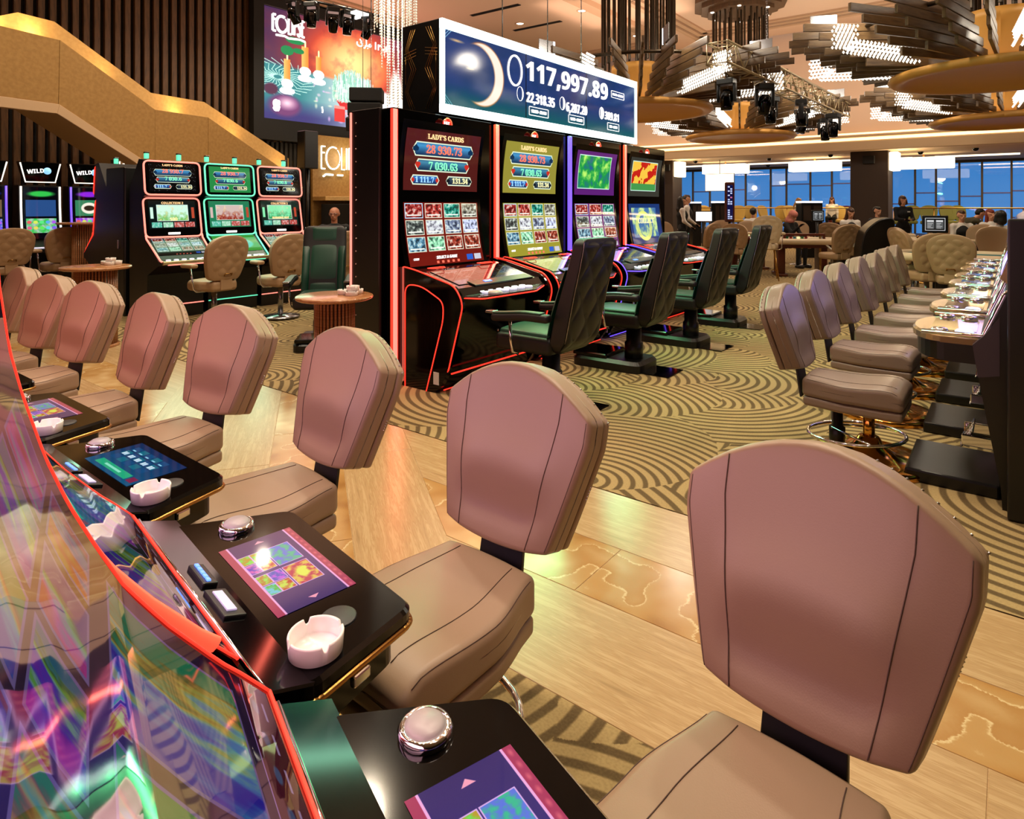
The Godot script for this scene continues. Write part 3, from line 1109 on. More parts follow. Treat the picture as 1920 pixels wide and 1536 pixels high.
func slot_chair(leather: Material, label: String, group: String, turn_base := 0.0) -> Node3D:
	var t := thing("slot_chair", label, "chair", Vector3.ZERO, 0.0, group)
	var bt := Transform3D(Basis(Vector3.RIGHT, -BACK_T), Vector3.ZERO)
	var mid := Vector3(0, 1.02, -0.265) - bt.basis.y * 0.262 - bt.basis.z * 0.05
	bt.origin = mid
	var b := B.new()
	b.x = bt
	b.rbox(Vector3.ZERO, Vector3(0.55, 0.524, 0.10), 0.018, 4, 13, back_warp)
	var back := put("backrest", b, leather, t)
	b = B.new()
	b.x = bt
	for s: float in [-1.0, 1.0]:
		var pts := []
		for i in 27:
			pts.append(back_warp(Vector3(s * 0.65 * 0.275, lerpf(0.250, -0.252, i / 26.0), 0.0508)))
		b.tube(pts, 0.0013, 5)
		pts = []
		for i in 27:
			pts.append(back_warp(Vector3(s * 0.262, lerpf(0.240, -0.250, i / 26.0), 0.0495)))
		b.tube(pts, 0.0009, 5)
	put("seam", b, M.thread, back).set_meta("kind", "stuff")
	b = B.new()
	b.x = bt
	b.rbox(Vector3(0, 0, -0.069), Vector3(0.55, 0.524, 0.034), 0.012, 2, 9, back_shell_warp)
	var shell_part := put("back_shell", b, leather, t)
	b = B.new()
	b.x = bt
	for s: float in [-1.0, 1.0]:
		for i in 13:
			var q := back_shell_warp(Vector3(s * 0.275, lerpf(0.10, -0.05, i / 12.0), -0.07)) if i > 7 else back_shell_warp(Vector3(s * 0.275 * (0.3 + 0.7 * i / 7.0), 0.262, -0.07))
			b.lathe([Vector2(0, -0.004), Vector2(0.004, 0), Vector2(0, 0.004)], 6, q)
	put("nailheads", b, M.chrome, shell_part).set_meta("kind", "stuff")
	b = B.new()
	b.rbox(Vector3(0, 0.420, 0.125), Vector3(0.43, 0.11, 0.53), 0.026, 4, 13, seat_warp)
	var seat := put("seat", b, leather, t)
	b = B.new()
	for s: float in [-1.0, 1.0]:
		var pts := []
		for i in 20:
			pts.append(Vector3(0, 0.4208, 0.125) + seat_warp(Vector3(s * 0.125, 0.055, lerpf(-0.235, 0.225, i / 19.0))))
		b.tube(pts, 0.0012, 5)
		pts = []
		for i in 20:
			pts.append(Vector3(0, 0.4203, 0.125) + seat_warp(Vector3(s * 0.2075, 0.0478, lerpf(-0.235, 0.235, i / 19.0))))
		b.tube(pts, 0.0012, 5)
	put("seam", b, M.thread, seat).set_meta("kind", "stuff")
	b = B.new()
	b.rbox(Vector3(0, 0.338, 0.125), Vector3(0.420, 0.056, 0.520), 0.018, 3, 7, func(p): return Vector3(seat_warp(p).x, p.y, p.z))
	put("seat_base", b, leather, t)
	b = B.new()
	b.prism(PackedVector2Array([Vector2(-0.085, 0), Vector2(0.085, 0), Vector2(0.075, 0.30), Vector2(-0.075, 0.30)]), -0.006, 0.006, 0.002)
	var br := put("bracket", b, M.dark_grey, t, Vector3(0, 0.335, -0.165))
	br.rotation.x = -0.16
	put("post", B.new().lathe([Vector2(0, 0.03), Vector2(0.045, 0.03), Vector2(0.045, 0.17), Vector2(0.032, 0.18), Vector2(0.032, 0.315), Vector2(0, 0.315)], 20), M.black_satin, t, Vector3(0, 0, 0.02))
	put("hub", B.new().lathe([Vector2(0, 0.06), Vector2(0.034, 0.06), Vector2(0.030, 0.315), Vector2(0, 0.315)], 18), M.gold_metal, t, Vector3(0, 0, 0.19))
	put("base_plate", B.new().lathe([Vector2(0, 0), Vector2(0.315, 0), Vector2(0.318, 0.030), Vector2(0.305, 0.040), Vector2(0.22, 0.046), Vector2(0.14, 0.062), Vector2(0.085, 0.10), Vector2(0.055, 0.15), Vector2(0, 0.15)], 40), M.gold_metal, t, Vector3(0, 0, 0.19))
	b = B.new()
	var ring := []
	for i in 28:
		var a := TAU * i / 28.0
		ring.append(Vector3(sin(a) * 0.235, 0.150 + 0.02 * cos(a), 0.12 + cos(a) * 0.26))
	b.tube(ring, 0.011, 8, true)
	b.tube([Vector3(-0.04, 0.17, 0.0), Vector3(-0.20, 0.155, 0.25)], 0.008, 6)
	b.tube([Vector3(0.04, 0.17, 0.0), Vector3(0.20, 0.155, 0.25)], 0.008, 6)
	put("foot_ring", b, M.chrome, t)
	return t


func near_chairs() -> void:
	var spots := [[-0.339, -1.153, -5.7], [-1.2136, -1.325, -0.9], [-2.144, -1.37, -5.3], [-3.054, -1.402, 5.1], [-3.839, -1.363, -2.6], [-4.74, -1.371, 6.0], [-5.422, -1.353, 5.9], [-6.324, -1.405, 0.0]]
	var said := ["large taupe slot chair in front at the lower right, nearest of the row",
		"taupe slot chair at the console with the lit purple touchscreen, second of the near row",
		"taupe slot chair at the console with the blue menu screen, third of the near row",
		"taupe slot chair fourth along the near row, lower left of the fluted cocktail table",
		"taupe slot chair fifth along the near row, below the quilted chairs of the triple bank",
		"taupe slot chair sixth along the near row, beside the end of the triple bank",
		"taupe slot chair seventh along the near row, second from its far end",
		"taupe slot chair at the far end of the near row, cut by the edge"]
	var first: Node3D
	for i in spots.size():
		var s = spots[i]
		var at := Vector3(s[0], 0, s[1])
		if i == 0:
			first = slot_chair(M.taupe_leather, said[0], "taupe chairs along the near slot bank")
			first.position = at
			first.rotation.y = deg_to_rad(s[2])
		else:
			dup(first, at, deg_to_rad(s[2]), said[i])


# ---------------------------------------------------------------- the near bank of slot machines

const PROFILE := [[0.0, 0.70], [0.042, 0.745], [0.074, 0.776], [0.151, 0.865], [0.206, 0.941], [0.242, 1.011], [0.275, 1.081], [0.302, 1.154], [0.327, 1.244], [0.341, 1.308], [0.352, 1.40], [0.360, 1.55]]

func profile_at(t: float) -> Vector2:         # depth, height along the curved screen, t in 0..1
	var f := t * (PROFILE.size() - 1)
	var i := mini(int(f), PROFILE.size() - 2)
	var k := f - i
	return Vector2(lerpf(PROFILE[i][0], PROFILE[i + 1][0], k), lerpf(PROFILE[i][1], PROFILE[i + 1][1], k))


func framed(im: Image, x0: int, y0: int, w: int, h: int, hue: float, seed: int) -> void:
	var nz := FastNoiseLite.new()
	nz.seed = seed
	nz.frequency = 0.012
	for y in range(y0, y0 + h):
		for x in range(x0, x0 + w):
			var n := nz.get_noise_2d(x * 2.2, y * 0.45)
			var f := float(x - x0) / w + n * 0.7
			var c := Color(0.12, 0.22, 0.62).lerp(Color(0.20, 0.60, 0.70), clampf(f * 3.0, 0, 1))
			c = c.lerp(Color(0.66, 0.62, 0.30), clampf(f * 4.0 - 1.2, 0, 1)).lerp(Color(0.58, 0.32, 0.18), clampf(f * 4.5 - 2.2, 0, 1)).lerp(Color(0.14, 0.50, 0.26), clampf(f * 5.0 - 3.2, 0, 1))
			c.h = fposmod(c.h + hue, 1.0)
			im.set_pixel(x, y, c)
	for k in 4:
		var col := Color(0.45, 0.38, 0.60)
		im.fill_rect(Rect2i(x0 - k, y0 - k, w + 2 * k, 1), col)
		im.fill_rect(Rect2i(x0 - k, y0 + h - 1 + k, w + 2 * k, 1), col)
		im.fill_rect(Rect2i(x0 - k, y0 - k, 1, h + 2 * k), col)
		im.fill_rect(Rect2i(x0 + w - 1 + k, y0 - k, 1, h + 2 * k), col)


func game_image(kind: int) -> Image:            # the tall curved game screen: framed pictures in rows over an info bar
	var w := 384
	var h := 640
	var base: Color = [Color(0.17, 0.11, 0.22), Color(0.05, 0.12, 0.16), Color(0.07, 0.08, 0.16)][kind % 3]
	var im := blank(w, h, base)
	var nz := FastNoiseLite.new()
	nz.frequency = 0.01
	nz.seed = 20 + kind
	for y in h:
		for x in w:
			var n := nz.get_noise_2d(x, y)
			im.set_pixel(x, y, base.lerp(Color(0.34, 0.16, 0.32), clampf(n * 0.9, 0, 0.6)))
	var k0 := 0.13 * kind
	framed(im, 30, 372, 150, 170, k0, 41 + kind)
	framed(im, 204, 372, 150, 170, k0 + 0.04, 45 + kind)
	for r in 2:
		for c in 4:
			framed(im, 26 + c * 86, 232 - r * 96 + 20, 70, 80, k0 + 0.16 * ((r * 4 + c) % 5), 60 + kind * 10 + r * 4 + c)
	im.fill_rect(Rect2i(0, h - 72, w, 3), Color(0.66, 0.50, 0.75))
	im.fill_rect(Rect2i(0, h - 69, w, 69), Color(0.30, 0.09, 0.15))
	for k in 9:
		disc(im, Vector2(30 + 40 * k, h - 40), 11, 9, Color(0.30, 0.34, 0.48), 0.3)
		im.fill_rect(Rect2i(18 + 40 * k, h - 22, 24, 5), Color(0.66, 0.55, 0.72))
	im.fill_rect(Rect2i(0, 0, 10, h), Color(0.22, 0.08, 0.18))
	im.fill_rect(Rect2i(w - 10, 0, 10, h), Color(0.22, 0.08, 0.18))
	return im


func tablet_image(kind: int) -> Image:       # the touchscreen in the console
	var w := 320
	var h := 164
	var im := blank(w, h, Color(0.17, 0.13, 0.42))
	var nz := FastNoiseLite.new()
	if kind == 1:                            # blue denomination menu
		for y in h:
			for x in w:
				im.set_pixel(x, y, Color(0.03, 0.17, 0.36).lerp(Color(0.05, 0.34, 0.50), float(y) / h))
		for r in 3:
			for c in 5:
				im.fill_rect(Rect2i(34 + c * 46, 22 + r * 30, 40, 24), Color(0.06, 0.42, 0.52) if (r + c) % 2 else Color(0.05, 0.30, 0.50))
		for c in 5:
			im.fill_rect(Rect2i(40 + c * 46, 60, 12, 16), Color(0.85, 0.95, 1.0))
			im.fill_rect(Rect2i(54 + c * 46, 60, 12, 16), Color(0.80, 0.92, 1.0))
			im.fill_rect(Rect2i(44 + c * 46, 40, 20, 5), Color(0.6, 0.85, 0.95))
		im.fill_rect(Rect2i(40, 124, 220, 26), Color(0.12, 0.68, 0.50))
		im.fill_rect(Rect2i(90, 133, 110, 8), Color(0.55, 0.92, 0.80))
		im.fill_rect(Rect2i(270, 126, 34, 24), Color(0.5, 0.14, 0.30))
		return im
	for y in h:
		for x in w:
			im.set_pixel(x, y, Color(0.19, 0.16, 0.46).lerp(Color(0.14, 0.10, 0.34), absf(x / 320.0 - 0.5)))
	for yy in [0, h - 15]:                   # pink bars along both long edges
		im.fill_rect(Rect2i(0, yy, w, 15), Color(0.66, 0.20, 0.36))
	im.fill_rect(Rect2i(0, 15, w, 4), Color(0.93, 0.66, 0.86))
	im.fill_rect(Rect2i(0, h - 19, w, 4), Color(0.93, 0.66, 0.86))
	for k in 14:
		disc(im, Vector2(12 + k * 23, 7), 9, 5, Color(0.92, 0.45, 0.50, 0.6), 0.8)
	for cell in [[62, 34, 84, 52, 0.45], [160, 34, 84, 52, 0.95], [62, 92, 38, 27, 0.13], [62, 122, 38, 22, 0.12], [106, 92, 38, 27, 0.98], [106, 122, 38, 22, 0.70], [160, 92, 38, 27, 0.62], [160, 122, 38, 22, 0.08], [204, 92, 38, 27, 0.02], [204, 122, 38, 22, 0.35]]:
		var ca := Color.from_hsv(cell[4], 0.75, 0.72)
		nz.seed = int(cell[4] * 100)
		nz.frequency = 0.05
		for y in range(cell[1], cell[1] + cell[3]):
			for x in range(cell[0], cell[0] + cell[2]):
				var n := nz.get_noise_2d(x, y)
				im.set_pixel(x, y, ca.lerp(Color.from_hsv(fposmod(cell[4] + 0.18, 1.0), 0.6, 0.85), clampf(0.5 + n * 1.8, 0, 1)))
		for e in [[cell[0] - 2, cell[1] - 2, cell[2] + 4, 2], [cell[0] - 2, cell[1] + cell[3], cell[2] + 4, 2], [cell[0] - 2, cell[1] - 2, 2, cell[3] + 4], [cell[0] + cell[2], cell[1] - 2, 2, cell[3] + 4]]:
			im.fill_rect(Rect2i(e[0], e[1], e[2], e[3]), Color(0.85, 0.66, 0.90))
	disc(im, Vector2(202, 60), 24, 15, Color(0.86, 0.90, 0.35), 0.35)
	disc(im, Vector2(188, 52), 9, 8, Color(0.86, 0.90, 0.35), 0.35)
	for s in [[24, -1], [296, 1]]:
		for k in 11:
			im.fill_rect(Rect2i(s[0] + s[1] * k, 82 - (11 - k), 1, 2 * (11 - k)), Color(0.95, 0.62, 0.72))
	return im


var game_mats := []
var tablet_mats := []

func near_machine(i: int, at: Vector3, turn: float, edge: Material, bar: Material, game: int, tab: int, label: String) -> Node3D:
	# local +z faces the player, +x is the player's left (the picture's left); the origin is the floor below the foot of the screen
	var t := thing("slot_machine", label, "slot machine", at, turn, "machines of the near slot bank")
	var hw := 0.36
	var b := B.new()
	b.grid(func(u: float, v: float):
		var p := profile_at(v)
		return Vector3(lerpf(hw, -hw, u) * -1.0, p.y, -p.x + 0.004), 2, 30)
	var bez := put("screen_bezel", b, M.black_gloss, t)
	b = B.new()
	b.grid(func(u: float, v: float):
		var p := profile_at(lerpf(0.03, 0.97, v))
		return Vector3(lerpf(-hw + 0.022, hw - 0.022, u), p.y, -p.x + 0.008), 2, 30)
	put("screen", b, game_mats[game], t)
	# lit piping round the screen
	var pts := []
	for k in 31:
		var p := profile_at(k / 30.0)
		pts.append(Vector3(-hw, p.y, -p.x + 0.006))
	b = B.new()
	b.tube(pts, 0.0026, 6)
	for k in pts.size():
		pts[k].x = hw
	b.tube(pts, 0.0026, 6)
	b.tube([Vector3(-hw, 0.70, 0.006), Vector3(hw, 0.70, 0.006)], 0.0035, 6)
	put("edge_light", b, edge, t)
	if bar != null:
		b = B.new()
		var n := 16
		var rows := []
		for k in n + 1:
			var f := k / float(n)
			var p := profile_at(0.095 + 0.46 * f)
			rows.append([p, lerpf(0.0135, 0.006, f)])
		b.grid(func(u: float, v: float):
			var r = rows[int(round(v * n))]
			var a: float = u * TAU
			return Vector3(-hw - 0.008 + cos(a) * 0.008, r[0].y + sin(a) * r[1] * 0.7, -r[0].x + 0.010 + sin(a) * r[1] * 0.7), 8, n)
		put("light_bar", b, bar, t)
	# cabinet behind the screen
	b = B.new()
	b.x = side_basis()
	var poly := PackedVector2Array()
	for k in PROFILE.size():
		poly.append(Vector2(-PROFILE[k][0] - 0.002, PROFILE[k][1]))
	poly.append(Vector2(-0.44, 1.58))
	poly.append(Vector2(-0.50, 1.50))
	poly.append(Vector2(-0.50, 0.0))
	poly.append(Vector2(-0.12, 0.0))
	poly.append(Vector2(-0.12, 0.10))
	poly.append(Vector2(0.02, 0.60))
	b.prism(poly, -hw + 0.004, hw - 0.004, 0.0)
	put("cabinet", b, M.black_satin, t)
	# slanting deck between screen and console, with ticket slot, reader and little display
	b = B.new()
	b.x = side_basis()
	b.prism(PackedVector2Array([Vector2(0.0, 0.60), Vector2(0.10, 0.60), Vector2(0.10, 0.668), Vector2(0.012, 0.695), Vector2(0.0, 0.695)]), -0.33, 0.47, 0.004)
	var deck := put("deck", b, M.black_gloss, t)
	b = B.new()
	b.tube([Vector3(0.33, 0.698, 0.012), Vector3(-0.47, 0.698, 0.012)], 0.004, 6)
	put("chrome_trim", b, M.chrome, deck)
	var tilt := Basis(Vector3.RIGHT, atan2(0.027, 0.088))
	b = B.new()
	b.x = Transform3D(tilt, Vector3(-0.02, 0.684, 0.055))
	b.box(Vector3.ZERO, Vector3(0.10, 0.014, 0.034), 0.004)
	b.box(Vector3(-0.135, 0, 0), Vector3(0.12, 0.010, 0.046), 0.003)
	put("card_reader", b, M.black_satin, deck)
	b = B.new()
	b.x = Transform3D(tilt, Vector3(-0.02, 0.6925, 0.055))
	for k in 5:
		b.box(Vector3(-0.036 + k * 0.018, 0, 0), Vector3(0.014, 0.004, 0.008))
	put("reader_light", b, M.blue_neon, deck)
	b = B.new()
	b.x = Transform3D(tilt, Vector3(-0.155, 0.691, 0.055))
	b.box(Vector3.ZERO, Vector3(0.085, 0.003, 0.020))
	put("display", b, M.display_grey, deck)
	# the console: a flat tray with rounded corners, touchscreen, button
	var plan := [Vector2(0.303, -0.08), Vector2(-0.476, -0.08), Vector2(-0.404, -0.352), Vector2(0.176, -0.352)]
	var rr := rounded(plan, 0.035, 6)
	b = B.new()
	b.x = flat_basis()
	b.prism(rr, 0.632, 0.67, 0.008)
	var tray := put("console", b, M.black_gloss, t)
	b = B.new()
	var rim := []
	for p in Geometry2D.offset_polygon(rr, 0.001)[0]:
		rim.append(Vector3(p.x, 0.636, -p.y))
	b.tube(rim, 0.006, 6, true)
	put("console_rim", b, M.brass, tray)
	b = B.new()
	b.x = flat_basis()
	b.prism(rounded([Vector2(0.29, -0.08), Vector2(-0.46, -0.08), Vector2(-0.38, -0.32), Vector2(0.16, -0.32)], 0.03), 0.56, 0.632, 0.0)
	put("console_body", b, M.black_gloss, tray)
	b = B.new()
	b.x = Transform3D(Basis(Vector3.UP, 0.0), Vector3(-0.086, 0.6712, 0.212))
	b.st.set_smooth_group(-1)
	b.quad(Vector3(0.17, 0, 0.088), Vector3(-0.17, 0, 0.088), Vector3(-0.17, 0, -0.088), Vector3(0.17, 0, -0.088), [Vector2(0, 0), Vector2(1, 0), Vector2(1, 1), Vector2(0, 1)])
	put("touchscreen", b, tablet_mats[tab], tray)
	var bt := put("spin_button", B.new().lathe([Vector2(0.042, 0.0), Vector2(0.044, 0.008), Vector2(0.040, 0.014), Vector2(0.034, 0.016), Vector2(0.032, 0.013)], 28), M.chrome, tray, Vector3(0.175, 0.670, 0.20))
	put("button_cap", B.new().lathe([Vector2(0.033, 0.008), Vector2(0.033, 0.015), Vector2(0.026, 0.021), Vector2(0.0, 0.022)], 28), M.button_grey, bt)
	put("cup_ring", B.new().lathe([Vector2(0.036, 0.0), Vector2(0.036, 0.002), Vector2(0.033, 0.003), Vector2(0, 0.003)], 28), M.dark_grey, tray, Vector3(-0.335, 0.670, 0.215))
	b = B.new()          # socket in the console's end
	b.x = Transform3D(Basis(Vector3(0.267, 0, 0.964), Vector3.UP, Vector3(-0.964, 0, 0.267)), Vector3(-0.447, 0.655, 0.20))
	b.box(Vector3(0, -0.036, 0), Vector3(0.044, 0.022, 0.014), 0.004)
	put("socket", b, M.chrome, tray)
	b = B.new()
	b.box(Vector3(0, 0.30, -0.30), Vector3(0.60, 0.60, 0.40), 0.01)
	put("stand", b, M.black_matt, t)
	return t


func ashtray_mesh() -> ArrayMesh:
	var b := B.new()
	# a round china bowl with four notches in its rim
	var n := 48
	var prof := [Vector2(0.044, 0.0), Vector2(0.049, 0.003), Vector2(0.0515, 0.034), Vector2(0.0505, 0.037), Vector2(0.0475, 0.037), Vector2(0.046, 0.034), Vector2(0.043, 0.010), Vector2(0.0, 0.008)]
	b.grid(func(u: float, v: float):
		var p: Vector2 = prof[int(round(v * (prof.size() - 1)))]
		var a: float = u * TAU
		var y := p.y
		if p.y > 0.03:
			var k := absf(fposmod(u * 4.0 + 0.5, 1.0) - 0.5) / 4.0 * TAU * 0.05
			if k < 0.006:
				y -= 0.011 * sqrt(1.0 - pow(k / 0.006, 2))
		return Vector3(p.x * sin(a), y, p.x * cos(a)), n * 2, prof.size() - 1, 0)
	return b.done()


var china: ArrayMesh

func ashtray(at: Vector3, label: String, turn := 0.3, group := "") -> void:
	if china == null:
		china = ashtray_mesh()
	var o := put("ashtray", china, M.white_china, null, at)
	o.rotation.y = turn
	tag(o, label, "ashtray", group)


func left_bank() -> void:
	mat("display_grey", Color(0.7, 0.68, 0.75), 0.4, 0.0, Color(0.62, 0.58, 0.72), 0.9)
	mat("button_grey", Color(0.62, 0.60, 0.60), 0.35)
	for k in 3:
		game_mats.append(glow_tex(game_image(k), 0.62, 0.03, true))
	for k in 2:
		tablet_mats.append(glow_tex(tablet_image(k), 1.1, 0.05, true))
	var spots := [[-0.63, -0.473, 19.0], [-1.44, -0.655, 9.0], [-2.33, -0.69, 1.0], [-3.20, -0.69, 0.0], [-4.08, -0.69, 0.0], [-4.95, -0.69, 0.0], [-5.83, -0.69, 0.0]]
	var said := ["nearest slot machine, its tilted curved purple game screen filling the lower left corner",
		"slot machine with thick orange light bar, second of the near bank",
		"slot machine with blue light bar and blue menu touchscreen, third of the near bank",
		"slot machine with dim purple touchscreen, fourth of the near bank",
		"slot machine fifth along the near bank behind the third console",
		"slot machine sixth along the near bank, hidden behind the curved screens",
		"slot machine at the far end of the near bank"]
	var glow := [Color(1.0, 0.74, 0.78), Color(1.0, 0.74, 0.86), Color(0.97, 0.76, 0.90), Color(1.0, 0.68, 0.72), Color(1.0, 0.62, 0.62), Color(1.0, 0.60, 0.58), Color(1.0, 0.60, 0.58)]
	for i in spots.size():
		var s = spots[i]
		var turn := PI - deg_to_rad(s[2])
		var m := near_machine(i, Vector3(s[0], 0, s[1]), turn, M.red_neon, [null, M.orange_neon, M.blue_neon, M.red_neon, M.red_neon, M.red_neon, M.red_neon][i], [0, 1, 2, 1, 2, 0, 1][i], [0, 0, 1, 0, 1, 0, 0][i], said[i])
		# the light its screen throws on the chair
		var tr := Transform3D(Basis(Vector3.UP, turn), m.position)
		area(tr * Vector3(0, 1.05, -0.16), tr.basis * Vector3(0, 0.25, 1.0), Vector2(0.6, 0.75), 0.75, glow[i])
		if i in [1, 2, 3]:
			ashtray(tr * Vector3(-0.398, 0.6702, 0.135), ["", "white ashtray on the console with the purple touchscreen, nearest of all", "white ashtray on the console with the blue menu touchscreen", "white ashtray on the dim third console at the left edge"][i], 0.3 + i)


# ---------------------------------------------------------------- the long bank of tall slot cabinets under the jackpot sign

func quilt(u: float, v: float, nu: float, nv: float) -> float:       # 0 in the seams, 1 on the pads
	var p := u * nu + v * nv
	var q := u * nu - v * nv
	return pow(absf(sin(PI * p) * sin(PI * q)), 0.45)


func banner_image() -> Image:
	var w := 900
	var h := 180
	var im := Image.create_empty(w, h, false, Image.FORMAT_RGB8)
	var nz := FastNoiseLite.new()
	nz.frequency = 0.006
	for y in h:
		for x in w:
			var v := float(y) / h
			var c := Color(0.10, 0.22, 0.42).lerp(Color(0.05, 0.36, 0.40), smoothstep(0.55, 1.0, v))
			c = c.lerp(Color(0.18, 0.26, 0.50), clampf(0.4 + nz.get_noise_2d(x, y * 2) * 0.9, 0, 0.7) * (1.0 - smoothstep(0.6, 1.0, v)))
			var s := absf(x - 870.0 + (y - 20) * 2.0)
			if s < 60 and y < 90:
				c = c.lerp(Color(0.8, 0.82, 0.88), (1.0 - s / 60.0) * 0.5 * (1.0 - y / 90.0))
			im.set_pixel(x, y, c)
	# the sun's crescent with its glow
	var cc := Vector2(128, 88)
	for y in h:
		for x in range(0, 240):
			var d := Vector2(x, y).distance_to(cc)
			var e := Vector2(x, y).distance_to(cc - Vector2(27, 0))
			var lim := clampf((x - 34.0) / 50.0, 0, 1)
			var c := im.get_pixel(x, y)
			if e > 70.0 and d < 84.0:
				var core := clampf((81.0 - d) / 4.0, 0, 1) * clampf((e - 71.0) / 6.0, 0, 1)
				c = c.lerp(Color(1.0, 0.55, 0.25), clampf((84.0 - d) / 6.0, 0, 1) * clampf((e - 70.0) / 6.0, 0, 1) * lim)
				c = c.lerp(Color(1, 0.97, 0.90), core * lim)
				im.set_pixel(x, y, c)
	for s in [[40, 20, 30, 5], [85, 80, 18, 4]]:
		disc(im, Vector2(s[0], s[1]), s[2], s[3], Color(1.0, 0.80, 0.55, 0.9), 0.9)
	for k in 4:
		line(im, Vector2(0, 22 - k * 8), Vector2(22 - k * 8, 0), 1, Color(0.5, 0.7, 0.85))
		line(im, Vector2(0, h - 26 + k * 8), Vector2(26 - k * 8, h - 1), 1, Color(0.4, 0.7, 0.75))
	im.fill_rect(Rect2i(299, 0, 3, h), Color(0.01, 0.02, 0.05))
	im.fill_rect(Rect2i(594, 0, 3, h), Color(0.01, 0.02, 0.05))
	return im


func jackpot_sign() -> void:
	var z0 := -4.25
	var wd := 3.86
	var y0 := 2.36
	var ht := 0.86
	var t := thing("jackpot_sign", "long lit jackpot display showing eclipse crescent and white figures above the slot bank", "sign", Vector3(-4.12, y0, z0), PI / 2)
	# local x runs along the sign to its right, z out of it
	put("housing", B.new().box(Vector3(wd / 2, ht / 2, -0.26), Vector3(wd, ht, 0.5), 0.006), M.black_satin, t)
	var b := B.new()
	for e in [[wd / 2, 0.04, wd, 0.08], [wd / 2, ht - 0.045, wd, 0.09], [0.02, ht / 2, 0.04, ht], [wd - 0.025, ht / 2, 0.05, ht]]:
		b.box(Vector3(e[0], e[1], 0.0), Vector3(e[2], e[3], 0.04), 0.004)
	put("light_frame", b, M.white_glow, t)
	area(Vector3(-4.08, y0 + ht - 0.04, z0 - wd / 2), Vector3.RIGHT, Vector2(wd, 0.08), 2.0, Color(0.60, 1.0, 0.80))
	area(Vector3(-4.08, y0 + 0.04, z0 - wd / 2), Vector3(1, -0.6, 0), Vector2(wd, 0.10), 7.0, Color(0.42, 1.0, 0.62))
	b = B.new()
	b.st.set_smooth_group(-1)
	b.quad(Vector3(0.04, 0.08, 0.006), Vector3(wd - 0.05, 0.08, 0.006), Vector3(wd - 0.05, ht - 0.09, 0.006), Vector3(0.04, ht - 0.09, 0.006))
	put("display", b, glow_tex(banner_image(), 1.0, 0.08), t)
	for e in [["117,997.89", 2.17, 0.595, 0.205, 1.75], ["22,318.35", 1.57, 0.31, 0.105, 0.53], ["6,207.20", 2.31, 0.30, 0.105, 0.46], ["309.81", 3.17, 0.30, 0.10, 0.36], ["10.000 - 30.000", 1.53, 0.172, 0.034, 0.28], ["1.000 - 10.000", 2.30, 0.172, 0.034, 0.26], ["100 - 1.000", 3.20, 0.172, 0.034, 0.2], ["50.000 - 250.000", 3.32, 0.60, 0.030, 0.27]]:
		var tm := letters(e[0], e[3], 0.01)
		var o := put("figures", tm, M.print_white, t, Vector3(e[1], e[2], 0.012))
		o.scale.x = e[4] / tm.get_aabb().size.x
	b = B.new()
	for e in [[1.53, 0.172, 0.36, 0.09], [2.30, 0.172, 0.34, 0.09], [3.20, 0.172, 0.30, 0.09], [3.32, 0.60, 0.34, 0.085]]:
		b.tube(ring_of(oblong(e[2], e[3], 0.004, 1), 0.012, Transform3D(Basis(), Vector3(e[0], e[1], 0))), 0.004, 4, true)
	var rp := []
	for k in 40:
		rp.append(Vector3(1.10 + sin(TAU * k / 40.0) * 0.115, 0.56 + cos(TAU * k / 40.0) * 0.155, 0.012))
	b.tube(rp, 0.011, 6, true)
	put("print_frames", b, M.print_white, t)
	b = B.new()                                # the little moon phases before the smaller figures
	for e in [[1.19, 0.33, 0.25], [2.00, 0.33, 0.65], [2.90, 0.32, 1.4]]:
		var poly := PackedVector2Array()
		for k in 13:
			var a := PI / 2 - PI * k / 12.0
			poly.append(Vector2(e[0] + cos(a) * 0.055, e[1] + sin(a) * 0.075))
		for k in range(1, 12):
			var a := -PI / 2 + PI * k / 12.0
			poly.append(Vector2(e[0] + cos(a) * 0.055 * (1.0 - e[2] * 1.0), e[1] + sin(a) * 0.075))
		b.prism(poly, 0.008, 0.014)
		var cr := []
		for k in 20:
			cr.append(Vector3(e[0] + sin(TAU * k / 20.0) * 0.055, e[1] + cos(TAU * k / 20.0) * 0.075, 0.010))
		b.tube(cr, 0.003, 4, true)
	put("moon_phases", b, M.print_white, t)
	# art-deco brass lines on the end of the box
	b = B.new()
	for s: float in [1.0, -1.0]:
		for k in 3:
			var d := 0.03 * k
			var c := Vector2(-0.26, 0.43)
			var zig := [c + Vector2(s * (0.06 + d), 0.0), c + Vector2(s * (0.17 + d * 0.6), 0.20), c + Vector2(s * (0.07 + d), 0.38)]
			var low := zig.map(func(p): return Vector2(p.x, 0.86 - p.y))
			for pl in [zig, low]:
				b.tube(pl.map(func(p): return Vector3(-0.002, p.y, p.x)), 0.0025, 4)
			b.tube([Vector3(-0.002, 0.30 + d, c.x + s * 0.20), Vector3(-0.002, 0.56 - d, c.x + s * 0.20)], 0.0025, 4)
			b.tube([Vector3(-0.002, 0.43 + 0.10 + d, c.x + s * 0.22), Vector3(-0.002, 0.43 + 0.13 + d, c.x + s * 0.06)], 0.0025, 4)
	put("deco_lines", b, M.brass, t)
	b = B.new()
	for u in [1.15, 2.0, 2.75]:
		b.tube([Vector3(u, ht, -0.2), Vector3(u, HALL - y0, -0.2)], 0.006, 5)
	put("hanger", b, M.steel, t)


